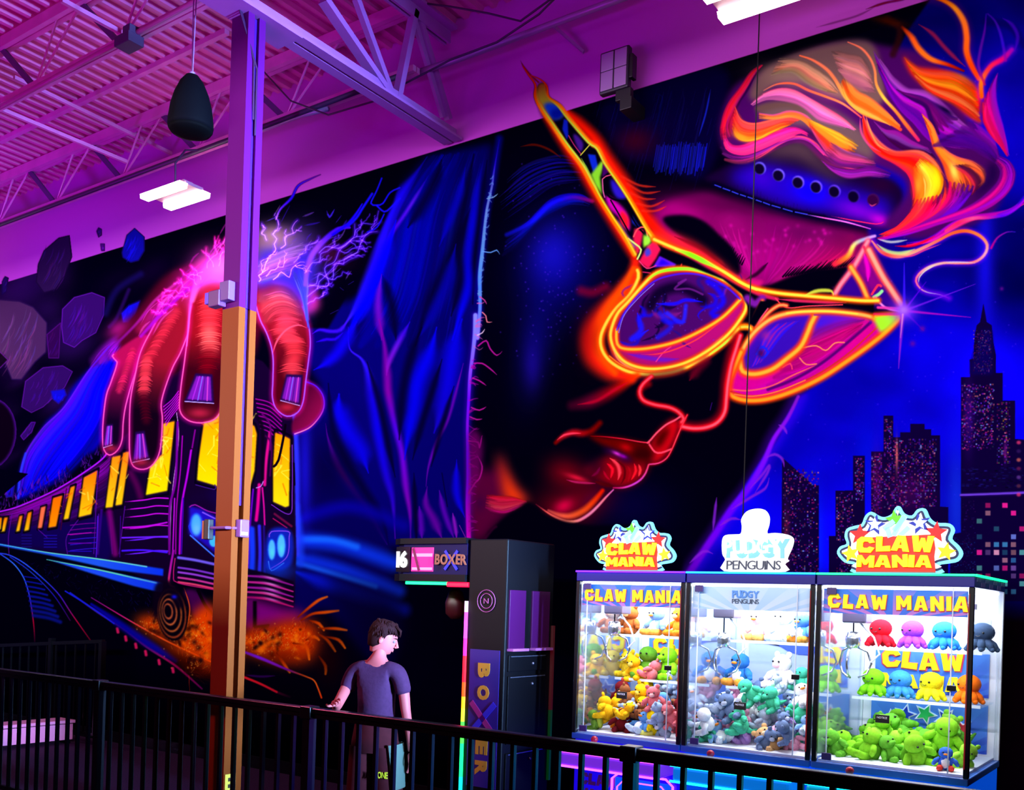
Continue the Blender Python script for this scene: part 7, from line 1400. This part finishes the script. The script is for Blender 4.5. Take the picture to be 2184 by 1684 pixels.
ob('round_emblem', b, mat('emblem pink', (150, 70, 120), .4, emit=(150, 50, 110), es=.15), BX); lettering('emblem_letter', 'N', MATS['emblem pink'], .04, .035, BX, (-4.04, ya-.008, 1.76), .002, .03)
# back face fittings
gm = mat('dull chrome', (150, 150, 180), .25, .8)
for (y0, y1, z0, z1) in [(ya+.03, ya+.22, 1.44, 1.84), (ya+.30, ya+.52, 1.44, 1.84)]:
    b = bmesh.new(); bx(b, xb-.01, y0, z0, xb+.012, y1, z1, .004); ob('side_recess', b, mat('recess purple', (70, 14, 70), .25), BX); b = bmesh.new(); bx(b, xb, y0, z0-.012, xb+.05, y1, z0+.006); ob('ledge', b, mat('ledge mauve', (170, 90, 170), .3), BX)
for (y0, y1, z0, z1) in [(ya+.04, ya+.50, .80, 1.26), (ya+.04, ya+.50, 1.29, 1.40), (ya+.04, ya+.50, .30, .74)]:
    b = bmesh.new(); bx(b, xb, y0, z0, xb+.012, y1, z1, .003); dr = ob('service_door', b, bk_, BX); b = bmesh.new(); bx(b, xb+.012, y0+.02, z1-.012, xb+.016, y1-.02, z1-.006); ob('hinge', b, gm, dr); b = bmesh.new(); ball(b, (xb+.016, y0+.28, z1-.06), .011, 2); ob('lock', b, gm, dr, True)
# ================================================================ PERSON
def loft(bm, rings, n=24, cap=True):
    """rings: (centre, rx, ry, tilt euler or None)"""
    R = []
    for c, rx, ry, e in rings:
        M = Euler(e).to_matrix() if e else Matrix.Identity(3)
        R.append([bm.verts.new(Vector(c)+M @ Vector((rx*math.cos(2*PI*k/n), ry*math.sin(2*PI*k/n), 0))) for k in range(n)])
    for a, b in zip(R, R[1:]):
        for k in range(n): bm.faces.new((a[k], a[(k+1) % n], b[(k+1) % n], b[k]))
    if cap: bm.faces.new(R[0][::-1]); bm.faces.new(R[-1])
def skin(name, chain, m, parent, sub=2, root=0):
    """chain: {'v': [(x,y,z,r)], 'e': [(i,j)]} grown into one continuous surface"""
    me = bpy.data.meshes.new(name); me.from_pydata([v[:3] for v in chain['v']], chain['e'], []); o = bpy.data.objects.new(name, me); COL.objects.link(o)
    md = o.modifiers.new('skin', 'SKIN'); sd = o.modifiers.new('sub', 'SUBSURF'); sd.levels = sub; sd.render_levels = sub; md.use_smooth_shade = True
    for i, v in enumerate(chain['v']): me.skin_vertices[0].data[i].radius = (v[3], v[4] if len(v) > 4 else v[3])
    for i in range(len(chain['v'])): me.skin_vertices[0].data[i].use_root = (i == root)
    dg = bpy.context.evaluated_depsgraph_get(); m2 = bpy.data.meshes.new_from_object(o.evaluated_get(dg)); o.modifiers.clear(); o.data = m2; bpy.data.meshes.remove(me)
    m2.materials.clear(); m2.materials.append(m)
    for p in m2.polygons: p.use_smooth = True
    o.parent = parent; return o
pp = at(803, 1500, Y=4.78)
# local frame: +y is where the chest points; the person faces away from the viewer and to the right
P = thing('person', 'person in dark grey t-shirt standing behind the railing, head bowed to the right', 'person', (pp.x, 4.78, 0), .30)
_w = at(716, 1496, Y=4.36); _r = Euler((0, 0, -.30)).to_matrix() @ Vector((_w.x-pp.x, _w.y-4.78, 0)); HL = Vector((_r.x/.955, _r.y/.955, 1.10/.955)); EL_ = (Vector((-.21, -.03, 1.17))+HL)/2+Vector((-.03, -.01, -.05))
sk = mat('skin', (200, 92, 92), .6, noise=.05, nscale=8); shirt = mat('dark grey cotton', (70, 34, 66), .9, noise=.1, nscale=40, bump=.2, spec=.15); shortm = mat('maroon shorts', (70, 18, 26), .85, noise=.1, nscale=30, spec=.15); hairm = mat('dark brown hair', (40, 9, 14), .8, noise=.3, nscale=120, spec=.12)
V = [(0, 0, .90, .125, .10), (0, .0, 1.05, .12, .095), (0, -.005, 1.20, .13, .10), (0, -.01, 1.33, .14, .09), (0, .0, 1.41, .06, .055), (.005, .012, 1.455, .044, .046), (.012, .03, 1.51, .046, .05),
     (-.10, -.01, 1.37, .062), (-.165, -.012, 1.35, .05), (-.215, -.03, 1.22, .042), (*EL_, .036), (*(EL_*.6+HL*.4), .031), (*(EL_*.3+HL*.7), .026), (*HL, .022),
     (.10, -.01, 1.37, .062), (.165, -.012, 1.35, .05), (.205, -.015, 1.22, .042), (.222, -.01, 1.09, .036), (.232, .03, .96, .030), (.236, .055, .855, .024), (.236, .066, .80, .022),
     (-.085, 0, .84, .088), (-.095, .01, .66, .076), (-.10, .015, .48, .054), (-.10, 0, .34, .054), (-.10, -.02, .12, .036), (-.10, -.015, .055, .036), (-.105, .07, .03, .032), (-.108, .14, .024, .026),
     (.085, 0, .84, .088), (.10, .02, .66, .076), (.105, .03, .48, .054), (.105, .01, .34, .054), (.11, -.01, .12, .036), (.11, -.005, .055, .036), (.118, .08, .03, .032), (.122, .15, .024, .026)]
E = [(0, 1), (1, 2), (2, 3), (3, 4), (4, 5), (5, 6), (3, 7), (7, 8), (8, 9), (9, 10), (10, 11), (11, 12), (12, 13), (3, 14), (14, 15), (15, 16), (16, 17), (17, 18), (18, 19), (19, 20), (0, 21), (21, 22), (22, 23), (23, 24), (24, 25), (25, 26), (26, 27), (27, 28), (0, 29), (29, 30), (30, 31), (31, 32), (32, 33), (33, 34), (34, 35), (35, 36)]
body = skin('body', {'v': V, 'e': E}, sk, P)
def hand(base, d, side, curl, name):
    d = Vector(d).normalized(); s = Vector(side); s = (s-d*s.dot(d)).normalized(); n = d.cross(s); c = Vector(base); v = [(*c, .021, .014)]; e = []
    v.append((*(c+d*.03), .026, .013)); e.append((0, 1)); v.append((*(c+d*.065), .028, .012)); e.append((1, 2))
    for i, (off, L) in enumerate(((-.028, .066), (-.010, .076), (.009, .072), (.027, .056))):
        q = c+d*.078+s*off; k = len(v); v.append((*q, .0085)); e.append((2, k)); dd = d.copy()
        for j in range(3):
            dd = (dd+n*curl*(.6+.3*j)).normalized(); q = q+dd*L/3; v.append((*q, .0082-.0008*j)); e.append((len(v)-2, len(v)-1))
    k = len(v); q = c+d*.03-s*.028; v.append((*q, .011)); e.append((1, k)); q = q+(d*.7-s*.7+n*.25)*.032; v.append((*q, .0095)); e.append((k, k+1)); q = q+(d*.95-s*.15+n*.35)*.028; v.append((*q, .008)); e.append((k+1, k+2))
    return skin(name, {'v': v, 'e': e}, sk, P, 2, 0)
hand(HL, (HL-EL_)+Vector((0, 0, .02)), (0, 1, .1), -.30, 'left_hand'); hand((.236, .068, .80), (.0, .12, -1), (0, 1, 0), -.25, 'right_hand')
P.scale = (.955,)*3
# head, turned to the right and bowed
H = bpy.data.objects.new('head_pivot', None)
hb = bmesh.new()
HR = Euler((-.30, 0, -1.15)).to_matrix().to_4x4(); HC = Vector((.014, .040, 1.562))
hd = [((0, -.01, -.105), .042, .05), ((0, .0, -.085), .05, .066), ((0, .004, -.06), .060, .080), ((0, .004, -.03), .068, .088), ((0, 0, 0), .073, .094), ((0, -.004, .035), .076, .097), ((0, -.008, .07), .071, .09), ((0, -.010, .098), .052, .068), ((0, -.010, .114), .022, .03)]
loft(hb, [(c, rx, ry, None) for c, rx, ry in hd], 28)
for v in hb.verts:     # chin, cheeks, brow and eye sockets
    x, y, z = v.co
    if y > .05 and z < -.06: v.co.y += .012*(1-abs(x)/.05)
    if y > .06 and abs(z-.006) < .03 and .018 < abs(x) < .05: v.co.y -= .010
bmesh.ops.subdivide_edges(hb, edges=hb.edges[:], cuts=1, use_grid_fill=True)
def part(name, build, m, smooth=True):
    b = bmesh.new(); build(b)
    b.transform(Matrix.Translation(HC) @ HR); return ob(name, b, m, P, smooth)
hb.transform(Matrix.Translation(HC) @ HR); ob('head', hb, sk, P, True)
part('nose', lambda b: (tube(b, [(0, .088, .018), (0, .099, -.004), (0, .110, -.024), (0, .096, -.034)], [.007, .009, .0125, .009], 10), ball(b, (.010, .096, -.03), .007, 2), ball(b, (-.010, .096, -.03), .007, 2)), sk)
part('lips', lambda b: (tube(b, [(-.022, .079, -.055), (-.008, .090, -.051), (.008, .090, -.051), (.022, .079, -.055)], [.003, .0055, .0055, .003], 8), tube(b, [(-.02, .079, -.058), (0, .089, -.062), (.02, .079, -.058)], [.003, .006, .003], 8)), mat('lips', (190, 92, 92), .5))
for s in (-1, 1):
    part('ear', lambda b: (ball(b, (s*.076, -.008, -.008), .021, 2, (.35, .8, 1.35), (0, 0, s*.35)), ball(b, (s*.082, -.012, .004), .013, 2, (.4, .8, 1.2))), sk)
    part('eye', lambda b: ball(b, (s*.031, .0765, .004), .0105, 2), mat('eye white', (120, 100, 110), .4)); part('iris', lambda b: ball(b, (s*.031, .0850, .003), .0045, 2, (1, .5, 1)), eye_m)
    part('eyebrow', lambda b: tube(b, [(s*.014, .091, .024), (s*.032, .088, .030), (s*.050, .074, .026)], [.0028, .0036, .002], 6), hairm)
def hair(b):
    loft(b, [((0, -.045, -.072), .042, .042, None), ((0, -.034, -.045), .066, .062, None), ((0, -.028, -.01), .079, .077, None), ((0, -.022, .03), .084, .086, None), ((0, -.010, .062), .086, .097, None), ((0, -.004, .092), .078, .094, None), ((0, -.004, .118), .056, .072, None), ((0, -.004, .132), .024, .032, None)], 30)
    rnd = random.Random(4)
    for i in range(150):
        a = rnd.uniform(0, 2*PI); z = rnd.uniform(.0, .11) if math.sin(a) < .2 else rnd.uniform(.055, .115); rr = 1-max(0, z-.05)*5.5
        p0 = Vector((math.cos(a)*.08*rr, -.012+math.sin(a)*.09*rr, z+.012)); out = Vector((math.cos(a)*.02, math.sin(a)*.02+.012, -.028+rnd.uniform(-.006, .012)))
        tube(b, [p0, p0+out*.5+Vector((0, 0, .006)), p0+out], [.0075, .006, .001], 5)
    for i in range(16):
        x = -.05+i*.0066; tube(b, [(x, .055, .105), (x*1.05, .098, .085), (x*1.1+.006, .108, .056+rnd.uniform(-.01, .006))], [.011, .009, .0015], 6)
part('hair', hair, hairm)
# t-shirt: torso and two sleeves in one garment
TS = [(0, 0, .955, .150, .118), (0, 0, 1.08, .138, .108), (0, -.005, 1.20, .146, .112), (0, -.01, 1.315, .150, .104), (0, -.002, 1.405, .082, .072), (-.10, -.01, 1.36, .080), (-.160, -.012, 1.345, .070), (-.200, -.026, 1.25, .060), (-.212, -.032, 1.185, .060), (.10, -.01, 1.36, .080), (.160, -.012, 1.345, .070), (.194, -.014, 1.25, .060), (.206, -.014, 1.185, .060)]
skin('t_shirt', {'v': TS, 'e': [(0, 1), (1, 2), (2, 3), (3, 4), (3, 5), (5, 6), (6, 7), (7, 8), (3, 9), (9, 10), (10, 11), (11, 12)]}, shirt, P, 2, 0)
b = bmesh.new(); loft(b, [((0, 0, .99), .148, .112, None), ((0, 0, .93), .156, .122, None), ((0, -.004, .86), .168, .132, None), ((0, 0, .80), .174, .130, None)], 32, False)
for s in (-1, 1): loft(b, [((s*.082, 0, .84), .094, .118, None), ((s*.092, .006, .70), .096, .112, None), ((s*.10, .012, .56), .100, .108, None), ((s*.10, .012, .53), .101, .108, None)], 28, False)
sh = ob('shorts', b, shortm, P, True); md = sh.modifiers.new('s', 'SUBSURF'); md.levels = 1; md.render_levels = 1
b = bmesh.new(); loft(b, [((.150, .0, .86), .034, .112, None), ((.168, .006, .70), .028, .104, None), ((.176, .012, .56), .028, .100, None)], 20, False); ob('side_stripe', b, mat('grey green stripe', (86, 110, 96), .8), sh)
o = lettering('shorts_lettering', 'ZONE', mat('shorts yellow', (225, 225, 40), .6), .10, .045, sh, (.10, -.112, .66), .003, .03); o.rotation_euler = (0, 0, .12)
for s in (-1, 1):
    b = bmesh.new(); loft(b, [((s*.108, .05, .0), .046, .13, None), ((s*.108, .05, .022), .048, .132, None), ((s*.108, .045, .05), .044, .118, None), ((s*.106, .0, .085), .042, .062, None), ((s*.105, -.02, .10), .038, .046, None)], 24); ob('shoe', b, mat('dark shoe', (30, 26, 36), .6), P, True)
